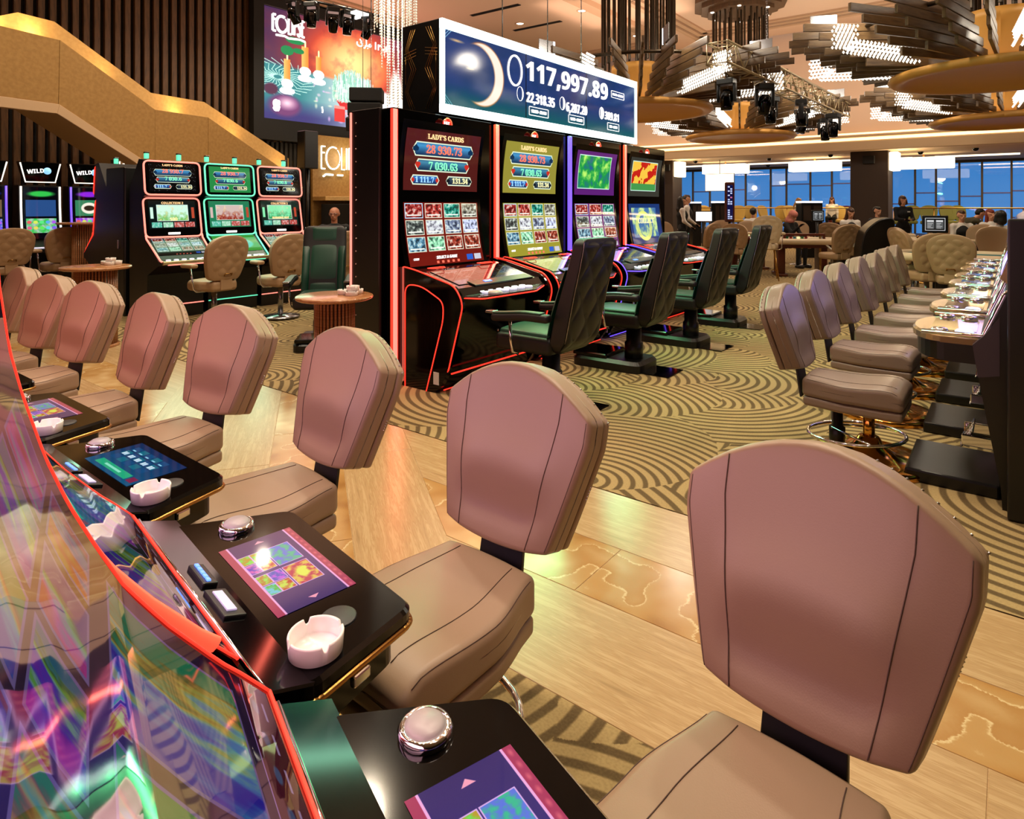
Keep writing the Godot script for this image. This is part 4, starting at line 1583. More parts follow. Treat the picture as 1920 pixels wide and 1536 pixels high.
func suit(im: Image, c: Vector2, s: float, kind: int, col: Color) -> void:
	match kind:
		0:
			disc(im, c + Vector2(-s * 0.4, 0), s * 0.55, s * 0.55, col)
			disc(im, c + Vector2(s * 0.4, 0), s * 0.55, s * 0.55, col)
			for k in int(s):
				line(im, c + Vector2(-(s - k) * 0.8, -k * 1.0), c + Vector2((s - k) * 0.8, -k * 1.0), 1, col)
			line(im, c, c + Vector2(0, s), s * 0.25, col)
		1:
			disc(im, c + Vector2(-s * 0.4, -s * 0.3), s * 0.55, s * 0.55, col)
			disc(im, c + Vector2(s * 0.4, -s * 0.3), s * 0.55, s * 0.55, col)
			for k in int(s):
				line(im, c + Vector2(-(s - k) * 0.85, k * 1.0 - s * 0.1), c + Vector2((s - k) * 0.85, k * 1.0 - s * 0.1), 1, col)
		_:
			for k in int(s):
				line(im, c + Vector2(-(s - k) * 0.7, k), c + Vector2((s - k) * 0.7, k), 1, col)
				line(im, c + Vector2(-(s - k) * 0.7, -k), c + Vector2((s - k) * 0.7, -k), 1, col)


func plaque(im: Image, r: Rect2i, col: Color, rim: Color, k0: int, kc: Color) -> void:
	var a := Vector2(r.position)
	var e := Vector2(r.end)
	var m := (a.y + e.y) / 2
	var q := r.size.y * 0.5
	for y in range(r.position.y, r.end.y):
		var f := float(y - r.position.y) / r.size.y
		im.fill_rect(Rect2i(r.position.x, y, r.size.x, 1), col.lerp(Color(0.03, 0.06, 0.16), absf(f - 0.25) * 1.1))
	for p in [[a, Vector2(e.x, a.y)], [Vector2(a.x, e.y), e], [a, Vector2(a.x - q * 0.6, m)], [Vector2(a.x - q * 0.6, m), Vector2(a.x, e.y)], [Vector2(e.x, a.y), Vector2(e.x + q * 0.6, m)], [Vector2(e.x + q * 0.6, m), e]]:
		line(im, p[0], p[1], 2.6, rim)
	for x in [a.x - q * 0.05, e.x + q * 0.05]:
		suit(im, Vector2(x, m), q * 0.62, k0, kc)


func cards_image(w: int, h: int, base: Color) -> Image:         # the upper screen: four jackpots on card-suit plaques
	var im := blank(w, h, base)
	var rim := Color(0.86, 0.92, 0.80)
	var s := w / 256.0
	if base.v < 0.2:
		for i in 160:
			disc(im, Vector2(rng.randf() * w, rng.randf() * h), 1.5, 1.5, Color(0.4, 0.4, 0.42))
	plaque(im, Rect2i(int(34 * s), int(h * 0.20), int(188 * s), int(h * 0.22)), Color(0.25, 0.55, 0.75), rim, 0, Color(0.05, 0.18, 0.30))
	plaque(im, Rect2i(int(44 * s), int(h * 0.48), int(168 * s), int(h * 0.19)), Color(0.25, 0.50, 0.62), rim, 1, Color(0.75, 0.18, 0.14))
	plaque(im, Rect2i(int(30 * s), int(h * 0.75), int(78 * s), int(h * 0.15)), Color(0.22, 0.42, 0.70), rim, 2, Color(0.75, 0.18, 0.14))
	plaque(im, Rect2i(int(148 * s), int(h * 0.75), int(78 * s), int(h * 0.15)), Color(0.22, 0.30, 0.34), rim, 0, Color(0.08, 0.10, 0.12))
	return im


func menu_image(w: int, h: int, base: Color, cols := 4, rows := 3) -> Image:       # the lower screen: tiles of games
	var im := blank(w, h, base)
	var nz := FastNoiseLite.new()
	nz.frequency = 0.05
	var tw := w / float(cols)
	var th := h * 0.80 / rows
	for r in rows:
		for c in cols:
			nz.seed = r * 7 + c + int(base.r * 50)
			var ca: Color = [Color(0.62, 0.14, 0.12), Color(0.70, 0.18, 0.14), Color(0.10, 0.55, 0.46), Color(0.52, 0.50, 0.44), Color(0.30, 0.32, 0.30), Color(0.80, 0.80, 0.84), Color(0.45, 0.50, 0.62), Color(0.75, 0.78, 0.92), Color(0.35, 0.55, 0.66), Color(0.55, 0.85, 0.66), Color(0.60, 0.18, 0.12), Color(0.62, 0.20, 0.12)][(r * 4 + c) % 12]
			var x0 := int(c * tw + tw * 0.08)
			var y0 := int(r * th + th * 0.12)
			var x1 := int((c + 1) * tw - tw * 0.08)
			var y1 := int((r + 1) * th - th * 0.10)
			for y in range(y0, y1):
				for x in range(x0, x1):
					var n := nz.get_noise_2d(x * 1.4, y * 1.4)
					im.set_pixel(x, y, ca.lerp(Color(0.9, 0.95, 0.9), clampf(n * 1.6, 0, 0.9)).lerp(Color(0.05, 0.06, 0.08), clampf(-n * 1.5, 0, 0.7)))
			im.fill_rect(Rect2i(x0 + 4, y1 - 7, x1 - x0 - 8, 3), Color(0.95, 0.95, 0.9))
			for e in [[x0 - 2, y0 - 2, x1 - x0 + 4, 2], [x0 - 2, y1, x1 - x0 + 4, 2], [x0 - 2, y0 - 2, 2, y1 - y0 + 4], [x1, y0 - 2, 2, y1 - y0 + 4]]:
				im.fill_rect(Rect2i(e[0], e[1], e[2], e[3]), Color(0.85, 0.85, 0.75) if (r + c) else Color(0.7, 0.9, 1.0))
	var yb := int(h * 0.93)
	im.fill_rect(Rect2i(int(w * 0.76), yb - 8, int(w * 0.09), 14), Color(0.16, 0.35, 0.75))
	im.fill_rect(Rect2i(int(w * 0.87), yb - 8, int(w * 0.10), 14), Color(0.75, 0.75, 0.8))
	for k in 5:
		im.fill_rect(Rect2i(int(w * (0.34 + 0.07 * k)), yb + 2, 8, 6), Color(0.95, 0.45, 0.35))
	return im


func reel_image(kind: int, w: int, h: int) -> Image:       # a big game picture
	var im := blank(w, h, [Color(0.34, 0.12, 0.42), Color(0.20, 0.20, 0.18), Color(0.10, 0.20, 0.42)][kind])
	var nz := FastNoiseLite.new()
	nz.frequency = 0.018
	nz.seed = 70 + kind
	for y in range(int(h * 0.10), int(h * 0.84)):
		for x in range(int(w * 0.08), int(w * 0.86)):
			var n := nz.get_noise_2d(x, y)
			var c: Color
			if kind == 0:
				c = Color(0.12, 0.58, 0.25).lerp(Color(0.7, 0.9, 0.4), clampf(n * 2.0, 0, 1)).lerp(Color(0.15, 0.3, 0.6), clampf(-n * 1.5, 0, 1))
			elif kind == 1:
				var band := fposmod((x + y * 1.4 + n * 60) / w * 2.2, 1.0)
				c = Color(0.72, 0.12, 0.08) if band < 0.45 else Color(0.90, 0.72, 0.25)
				if y > h * 0.66:
					c = Color(0.25, 0.55, 0.28)
			else:
				c = Color(0.25, 0.42, 0.62).lerp(Color(0.75, 0.85, 0.55), clampf(n * 2.0 + 0.3, 0, 1))
			im.set_pixel(x, y, c)
	if kind == 2:
		var cc := Vector2(w * 0.42, h * 0.55)
		for k in 3:
			var prev := Vector2.ZERO
			for i in 41:
				var p := cc + Vector2(cos(TAU * i / 40.0) * w * (0.24 - 0.03 * k), sin(TAU * i / 40.0) * h * (0.36 - 0.03 * k))
				if i:
					line(im, prev, p, 4, Color(0.85, 0.88, 0.45))
				prev = p
	var rim := Color(0.75, 0.9, 0.85)
	for e in [[0.07, 0.09, 0.80, 0.008], [0.07, 0.84, 0.80, 0.008], [0.07, 0.09, 0.01, 0.76], [0.86, 0.09, 0.01, 0.76]]:
		if kind < 2:
			im.fill_rect(Rect2i(int(w * e[0]), int(h * e[1]), maxi(3, int(w * e[2])), maxi(3, int(h * e[3]))), rim)
	return im


func emblem(t: Node3D, at: Vector3, s: float) -> void:      # the maker's red disc with three white letters
	var o := put("maker_badge", B.new().lathe([Vector2(0, 0.006), Vector2(s, 0.006), Vector2(s * 1.02, 0.0)], 24), M.red_badge, t, at)
	o.rotation.x = PI / 2
	put("badge_letters", letters("EGT", s * 0.62, 0.004), M.print_white, o, Vector3(-s * 0.1, 0.008, -s * 0.1)).rotation.x = -PI / 2
	var b := B.new()
	b.tube(curve_pts(Vector2(0, 0), s * 1.05, s * 1.05, -60, 110, 10).map(func(p): return Vector3(p.x + s * 0.25, 0.004, -p.y)), s * 0.16, 6)
	put("badge_flame", b, M.orange_neon, o)


func tall_cabinet(k: int, label: String, strip: Material, pipe: Material, up: Material, low: Material, title: String, figs: Array) -> void:
	var zc := -3.66 - 1.36 * (k + 0.5)
	var t := thing("slot_cabinet", label, "slot machine", Vector3(-4.12, 0, zc), PI / 2, "tall cabinets of the long bank")
	# upright housing
	put("housing", B.new().box(Vector3(0, 1.17, -0.12), Vector3(1.30, 2.34, 0.22), 0.008), M.black_gloss, t)
	# screens, slightly hollow from top to bottom
	var curved := func(y0: float, y1: float): return func(u: float, v: float):
		var y := lerpf(y0, y1, v)
		return Vector3(lerpf(-0.56, 0.40, u), y, 0.012 + 0.10 * pow((1.65 - y) / 0.7, 2))
	var b := B.new()
	b.grid(func(u: float, v: float):
		var y := lerpf(0.95, 2.24, v)
		return Vector3(lerpf(-0.61, 0.45, u), y, 0.006 + 0.10 * pow((1.65 - y) / 0.7, 2)), 2, 24)
	put("screen_glass", b, M.black_gloss, t)
	b = B.new()
	b.grid(curved.call(1.64, 2.17), 2, 10)
	put("upper_screen", b, up, t)
	b = B.new()
	b.grid(curved.call(0.985, 1.535), 2, 10)
	put("lower_screen", b, low, t)
	var zz := func(y): return 0.03 + 0.10 * pow((1.65 - y) / 0.7, 2)
	for f in figs:
		put("figures", letters(f[0], f[3], 0.004, true), f[4], t, Vector3(f[1], f[2], zz.call(f[2]) - 0.012))
	if title != "":
		put("title", letters(title, 0.045, 0.004, true), M.title_glow, t, Vector3(-0.08, 2.115, zz.call(2.115) - 0.01))
		put("caption", letters("SELECT A GAME", 0.026, 0.004), M.print_white, t, Vector3(-0.10, 1.047, zz.call(1.047) - 0.012))
		put("caption", letters("CASH", 0.018, 0.004), M.print_white, t, Vector3(-0.48, 1.045, zz.call(1.045) - 0.012))
	emblem(t, Vector3(-0.05, 2.25, 0.035), 0.05)
	# light column at the left corner
	b = B.new()
	b.box(Vector3(-0.665, 1.17, 0.02), Vector3(0.046, 2.30, 0.03), 0.006)
	var col := put("light_column", b, strip, t)
	b = B.new()
	for s: float in [-1.0, 1.0]:
		b.box(Vector3(-0.665 + s * 0.027, 1.17, 0.018), Vector3(0.008, 2.30, 0.024))
	put("column_edge", b, pipe, col)
	var tr := Transform3D(Basis(Vector3.UP, PI / 2), t.position)
	area(tr * Vector3(-0.665, 1.17, 0.04), Vector3(1, 0, 0.4), Vector2(0.034, 2.3), 0.45, Color(1.0, 0.42, 0.34) if pipe == M.red_neon else Color(0.6, 0.4, 1.0))
	# side cheeks of the desk
	var prof := rounded([Vector2(0, 1.0), Vector2(0.22, 0.97), Vector2(0.66, 0.87), Vector2(0.75, 0.74), Vector2(0.58, 0.157), Vector2(0.47, 0.0), Vector2(0, 0)], 0.07, 5)
	for s: float in [-1.0, 1.0]:
		b = B.new()
		b.x = side_basis()
		b.prism(prof, -s * 0.60 - 0.025, -s * 0.60 + 0.025, 0.0)
		var ch := put("cheek", b, M.black_gloss, t)
		b = B.new()
		var x: float = s * 0.628
		var pts := []
		for p in rounded([Vector2(0.04, 1.0), Vector2(0.22, 0.975), Vector2(0.665, 0.875), Vector2(0.755, 0.742), Vector2(0.585, 0.157)], 0.07, 5):
			pts.append(Vector3(s * 0.618, p.y, p.x))
		b.tube(pts, 0.006, 5)
		pts = []
		for p in rounded([Vector2(0.11, 0.0), Vector2(0.11, 0.85), Vector2(0.30, 0.85), Vector2(0.55, 0.74), Vector2(0.55, 0.60), Vector2(0.36, 0.0)], 0.10, 5):
			pts.append(Vector3(x, p.y, p.x))
		pts = pts.slice(6, pts.size() - 5)
		pts.push_front(Vector3(x, 0.0, 0.11))
		pts.append(Vector3(x, 0.0, 0.36))
		b.tube(pts, 0.005, 5)
		put("piping", b, pipe, ch)
	put("label_plate", B.new().box(Vector3(-0.6265, 0.12, 0.47), Vector3(0.003, 0.10, 0.06)), M.white_plastic, t)
	# desk: slanting top with screen, button panel, shelf
	b = B.new()
	b.x = side_basis()
	b.prism(PackedVector2Array([Vector2(0.02, 0.985), Vector2(0.22, 0.955), Vector2(0.64, 0.845), Vector2(0.70, 0.78), Vector2(0.60, 0.70), Vector2(0.50, 0.05), Vector2(0.0, 0.05)]), -0.575, 0.575)
	var dk := put("desk", b, M.black_gloss, t)
	var sl := Basis(Vector3.RIGHT, atan2(0.11, 0.42))
	b = B.new()
	b.x = Transform3D(sl, Vector3(-0.02, 0.906, 0.42))
	b.box(Vector3(0, 0, 0), Vector3(0.92, 0.006, 0.34), 0.002)
	put("desk_screen", b, M.deck_screen, dk)
	b = B.new()
	b.x = Transform3D(sl, Vector3(0.05, 0.862, 0.60))
	b.box(Vector3.ZERO, Vector3(0.80, 0.014, 0.10), 0.004)
	var pn := put("button_panel", b, M.black_satin, dk)
	b = B.new()
	b.x = Transform3D(sl, Vector3(0.0, 0.871, 0.60))
	b.box(Vector3(-0.14, 0, 0), Vector3(0.09, 0.004, 0.03))
	put("reader_light", b, M.blue_neon, pn)
	b = B.new()
	for p in [[-0.36, 0.24], [0.28, 0.24]]:
		var fr := rounded([Vector2(p[0] - 0.10, -0.20), Vector2(p[0] + 0.10, -0.20), Vector2(p[0] + 0.05, -0.27), Vector2(p[0] - 0.10, -0.27)], 0.01, 2)
		b.tube(ring_of(fr, 0.975, Transform3D(Basis(Vector3.RIGHT, Vector3(0, 0, -1), Vector3.UP), Vector3.ZERO)), 0.004, 4, true)
	put("speaker_light", b, pipe, dk)
	var shelf := rounded([Vector2(-0.57, -0.60), Vector2(-0.47, -0.83), Vector2(0.18, -0.88), Vector2(0.56, -0.70), Vector2(0.57, -0.60)], 0.04, 4)
	b = B.new()
	b.x = flat_basis()
	b.prism(shelf, 0.765, 0.79, 0.004)
	var sh := put("shelf", b, M.shelf_top, t)
	b = B.new()
	var rim := []
	for p in shelf:
		rim.append(Vector3(p.x, 0.772, -p.y))
	b.tube(rim, 0.006, 5, true)
	put("shelf_light", b, pipe, sh)
	var btn := B.new().lathe([Vector2(0.034, 0), Vector2(0.036, 0.012), Vector2(0.028, 0.018), Vector2(0, 0.019)], 16).done()
	for r in 2:
		for c in 6:
			var o := put("button", btn, M.button_lit, sh, Vector3(-0.30 + 0.105 * c, 0.79, 0.66 + 0.075 * r + 0.006 * c))
	put("big_button", B.new().lathe([Vector2(0.06, 0), Vector2(0.062, 0.014), Vector2(0.05, 0.022), Vector2(0, 0.023)], 20), M.button_grey, sh, Vector3(-0.28, 0.79, 0.80))
	b = B.new()
	b.tube([Vector3(-0.56, 0.16, 0.575), Vector3(0.56, 0.16, 0.575)], 0.007, 5)
	b.tube([Vector3(-0.57, 0.02, 0.50), Vector3(0.57, 0.02, 0.50)], 0.005, 5)
	put("kick_light", b, pipe, t)
	put("door_lock", B.new().lathe([Vector2(0.012, 0), Vector2(0.012, 0.006), Vector2(0, 0.007)], 12), M.chrome, t, Vector3(0.05, 0.42, 0.56)).rotation.x = PI / 2


func main_bank() -> void:
	mat("red_badge", Color(0.8, 0.1, 0.08), 0.3, 0.0, Color(0.95, 0.14, 0.08), 1.0)
	mat("title_glow", Color(0.9, 0.8, 0.6), 0.4, 0.0, Color(1.0, 0.80, 0.58), 1.0)
	mat("fig_red", Color(0.9, 0.4, 0.3), 0.4, 0.0, Color(1.0, 0.45, 0.32), 1.0)
	mat("fig_green", Color(0.5, 0.9, 0.7), 0.4, 0.0, Color(0.45, 0.95, 0.72), 1.0)
	mat("fig_blue", Color(0.5, 0.7, 0.9), 0.4, 0.0, Color(0.55, 0.80, 1.0), 1.0)
	mat("fig_cream", Color(0.9, 0.9, 0.7), 0.4, 0.0, Color(0.90, 0.90, 0.66), 1.0)
	mat("button_lit", Color(0.85, 0.85, 0.9), 0.25, 0.0, Color(0.80, 0.82, 0.95), 0.55)
	mat("shelf_top", Color(0.10, 0.09, 0.085), 0.2)
	var di := menu_image(256, 96, Color(0.16, 0.03, 0.03), 4, 3)
	for y in 96:
		for x in 256:
			di.set_pixel(x, y, tint(di.get_pixel(x, y), 0.30))
	M["deck_screen"] = glow_tex(di, 0.6, 0.06)
	var core := thing("bank_spine", "tall black riveted end panel of the long slot bank with pink light line", "display unit", Vector3(-4.485, 0, -6.38))
	put("body", B.new().box(Vector3(0, 1.17, 0), Vector3(0.24, 2.34, 5.40), 0.008), M.black_satin, core)
	put("end_panel", B.new().box(Vector3(0.06, 1.17, 2.735), Vector3(0.37, 2.34, 0.03), 0.006), M.black_satin, core)
	var rv := B.new().lathe([Vector2(0.007, 0), Vector2(0.005, 0.004), Vector2(0, 0.005)], 8).done()
	for k in 20:
		put("rivet", rv, M.chrome, core, Vector3(-0.06, 0.10 + 0.112 * k, 2.751)).rotation.x = PI / 2
	put("light_column", B.new().box(Vector3(-0.125, 1.45, 2.752), Vector3(0.018, 1.75, 0.02), 0.004), M.pink_neon, core)
	var cards := func(c: Color): return glow_tex(cards_image(256, 150, c), 1.25, 0.04)
	var red_up = cards.call(Color(0.30, 0.10, 0.09))
	var yel_up = cards.call(Color(0.55, 0.52, 0.20))
	var red_lo := glow_tex(menu_image(256, 150, Color(0.42, 0.09, 0.06)), 1.25, 0.04)
	var yel_lo := glow_tex(menu_image(256, 150, Color(0.58, 0.55, 0.18)), 1.25, 0.04)
	var pur_up := glow_tex(reel_image(0, 256, 150), 1.25, 0.04)
	var pur_lo := glow_tex(menu_image(256, 150, Color(0.40, 0.14, 0.42), 3, 3), 1.25, 0.04)
	var str_up := glow_tex(reel_image(1, 256, 150), 1.25, 0.04)
	var blu_lo := glow_tex(reel_image(2, 256, 150), 1.25, 0.04)
	var figs := [["28 930.73", -0.08, 2.005, 0.075, M.fig_red], ["7 030.63", -0.08, 1.86, 0.07, M.fig_green], ["1 111.7", -0.31, 1.735, 0.05, M.fig_blue], ["131.34", 0.15, 1.735, 0.05, M.fig_cream]]
	tall_cabinet(0, "tall slot cabinet with dark red menu screens, nearest in the long bank", M.pink_neon, M.red_neon, red_up, red_lo, "LADY'S CARDS", figs)
	tall_cabinet(1, "tall slot cabinet with mustard yellow menu screens, second in the long bank", M.pink_neon, M.red_neon, yel_up, yel_lo, "LADY'S CARDS", figs)
	tall_cabinet(2, "tall slot cabinet with purple and green screens and violet piping, third in the long bank", M.violet_neon, M.violet_neon, pur_up, pur_lo, "", [])
	tall_cabinet(3, "tall slot cabinet showing a collect picture, last in the long bank", M.pink_neon, M.red_neon, str_up, blu_lo, "", [["COLLECT", -0.08, 1.30, 0.075, M.fig_cream]])
	area(Vector3(-4.0, 1.6, -4.4), Vector3.RIGHT, Vector2(0.9, 1.1), 0.8, Color(1.0, 0.62, 0.50))
	area(Vector3(-4.0, 1.6, -5.8), Vector3.RIGHT, Vector2(0.9, 1.1), 0.8, Color(0.9, 0.95, 0.60))
	area(Vector3(-4.0, 1.6, -7.1), Vector3.RIGHT, Vector2(0.9, 1.1), 0.8, Color(0.8, 0.70, 1.0))
	jackpot_sign()
	var lounge := lounge_chair("black quilted high-backed chair with green seat, nearest before the long bank", "black and green high-backed chairs")
	lounge.position = Vector3(-2.80, 0, -4.10)
	lounge.rotation.y = -PI / 2
	dup(lounge, Vector3(-2.78, 0, -5.43), -PI / 2 + 0.03, "black quilted high-backed chair at the purple cabinet with violet piping")
	dup(lounge, Vector3(-2.77, 0, -6.75), -PI / 2 - 0.03, "black quilted high-backed chair third along the long bank")
	dup(lounge, Vector3(-2.82, 0, -8.15), -PI / 2, "black quilted high-backed chair farthest along the long bank")
	dup(lounge, Vector3(-6.05, 0, -4.35), PI / 2 - 0.75, "black chair with green front cushions facing out, behind the cocktail table with fluted base")


func lounge_chair(label: String, group: String) -> Node3D:
	var t := thing("lounge_chair", label, "chair", Vector3.ZERO, 0.0, group)
	# the back as a swept slab: centre line in z, y with its thickness
	var line_ := [[-0.15, 0.42, 0.13], [-0.21, 0.52, 0.15], [-0.25, 0.70, 0.145], [-0.30, 0.88, 0.125], [-0.35, 1.05, 0.11], [-0.385, 1.20, 0.105], [-0.395, 1.27, 0.10]]
	var mid := func(v: float):
		var f := v * (line_.size() - 1)
		var i := mini(int(f), line_.size() - 2)
		var k := f - i
		return Vector3(lerpf(line_[i][0], line_[i + 1][0], k), lerpf(line_[i][1], line_[i + 1][1], k), lerpf(line_[i][2], line_[i + 1][2], k))
	var b := B.new()
	b.rbox(Vector3.ZERO, Vector3(2, 2, 2), 0.28, 3, 12, func(p):
		var v := clampf((p.y + 1.0) / 2.0, 0, 1)
		var m: Vector3 = mid.call(v)
		var w := lerpf(0.25, 0.235, v) * (1.0 - 0.12 * pow(1.0 - v, 4.0))
		return Vector3(p.x * w, m.y, m.x + p.z * m.z * 0.5))
	var back := put("backrest", b, M.black_leather, t)
	b = B.new()
	b.grid(func(u: float, v: float):
		var vv := lerpf(0.05, 0.95, v)
		var m: Vector3 = mid.call(vv)
		var q := quilt(u, vv, 2.0, 3.5)
		var edge := minf(1.0, minf(u, 1.0 - u) * 14.0) * minf(1.0, minf(v, 1.0 - v) * 14.0)
		return Vector3(lerpf(0.225, -0.225, u), m.y, m.x - m.z * 0.5 + 0.004 - 0.016 * q * edge), 32, 56)
	put("quilted_panel", b, M.quilt_black, back)
	b = B.new()
	for s: float in [-1.0, 1.0]:
		var pts := []
		for k in 20:
			var m: Vector3 = mid.call(lerpf(0.16, 0.97, k / 19.0))
			pts.append(Vector3(s * 0.232, m.y, m.x - m.z * 0.5 + 0.004))
		b.tube(pts, 0.0035, 5)
	put("piping", b, M.steel, back)
	for e in [[0.0, 0.72, 0.97, 0.14], [0.0, 0.30, 0.69, 0.15], [0.0, 0.08, 0.28, 0.15]]:
		b = B.new()
		b.grid(func(u: float, v: float):
			var vv := lerpf(e[1], e[2], v)
			var m: Vector3 = mid.call(vv)
			var puff := 0.018 * pow(sin(PI * clampf(u, 0.001, 0.999)) * sin(PI * clampf(v, 0.001, 0.999)), 0.3)
			return Vector3(lerpf(-e[3], e[3], u), m.y, m.x + m.z * 0.5 - 0.006 + puff), 12, 12)
		put("front_cushion", b, M.green_leather, back)
	for s: float in [-1.0, 1.0]:
		b = B.new()
		b.grid(func(u: float, v: float):
			var vv := lerpf(0.10, 0.66, v)
			var m: Vector3 = mid.call(vv)
			var puff := 0.030 * pow(sin(PI * clampf(u, 0.001, 0.999)) * sin(PI * clampf(v, 0.001, 0.999)), 0.3) + 0.02 * (u if s > 0 else 1.0 - u)
			var x0 := 0.152 if s > 0 else -0.235
			return Vector3(lerpf(x0, x0 + 0.083, u), m.y, m.x + m.z * 0.5 - 0.010 + puff), 8, 12)
		put("side_bolster", b, M.green_leather, back)
	b = B.new()
	b.rbox(Vector3(0, 0.47, 0.10), Vector3(0.50, 0.13, 0.52), 0.04, 3, 6)
	var seat := put("seat", b, M.black_leather, t)
	b = B.new()
	b.rbox(Vector3(0, 0.535, 0.11), Vector3(0.42, 0.05, 0.47), 0.022, 3, 8, func(p): return Vector3(p.x, p.y + 0.012 * cos(p.x / 0.21 * PI / 2), p.z))
	put("seat_cushion", b, M.green_leather, seat)
	for s: float in [-1.0, 1.0]:
		b = B.new()
		b.rbox(Vector3(s * 0.31, 0.695, 0.06), Vector3(0.085, 0.06, 0.52), 0.025, 3, 6, func(p): return Vector3(p.x, p.y - 0.03 * smoothstep(-0.1, 0.26, p.z), p.z))
		var arm := put("armrest", b, M.black_leather, t)
		b = B.new()
		b.rbox(Vector3(s * 0.31, 0.726, 0.08), Vector3(0.07, 0.018, 0.44), 0.008, 2, 6, func(p): return Vector3(p.x, p.y - 0.03 * smoothstep(-0.1, 0.26, p.z), p.z))
		put("arm_pad", b, M.green_leather, arm)
		b = B.new()
		b.tube([Vector3(s * 0.31, 0.67, 0.16), Vector3(s * 0.31, 0.50, 0.15), Vector3(s * 0.30, 0.42, 0.14), Vector3(s * 0.26, 0.40, 0.12)], 0.013, 8)
		put("arm_support", b, M.chrome, arm)
		b = B.new()
		b.box(Vector3(s * 0.31, 0.70, 0.335), Vector3(0.07, 0.02, 0.08), 0.008)
		put("arm_end", b, M.steel, arm)
	put("column", B.new().lathe([Vector2(0, 0.09), Vector2(0.085, 0.09), Vector2(0.085, 0.24), Vector2(0.07, 0.25), Vector2(0.07, 0.41), Vector2(0, 0.41)], 24), M.black_satin, t)
	b = B.new()
	b.x = flat_basis()
	b.prism(rounded([Vector2(-0.22, 0.16), Vector2(0.22, 0.16), Vector2(0.22, -0.55), Vector2(-0.22, -0.55)], 0.10), 0.0, 0.10, 0.03)
	var pl := put("platform", b, M.black_satin, t)
	b = B.new()
	b.x = flat_basis()
	b.prism(rounded([Vector2(-0.20, -0.18), Vector2(0.20, -0.18), Vector2(0.20, -0.54), Vector2(-0.20, -0.54)], 0.02), 0.10, 0.135, 0.01)
	put("foot_step", b, M.black_gloss, pl)
	b = B.new()
	b.box(Vector3(0, 0.006, -0.28), Vector3(0.34, 0.010, 0.26), 0.002)
	put("floor_plate", b, M.black_gloss, pl)
	return t


# ---------------------------------------------------------------- quilted chairs, cocktail tables, the banks at the left

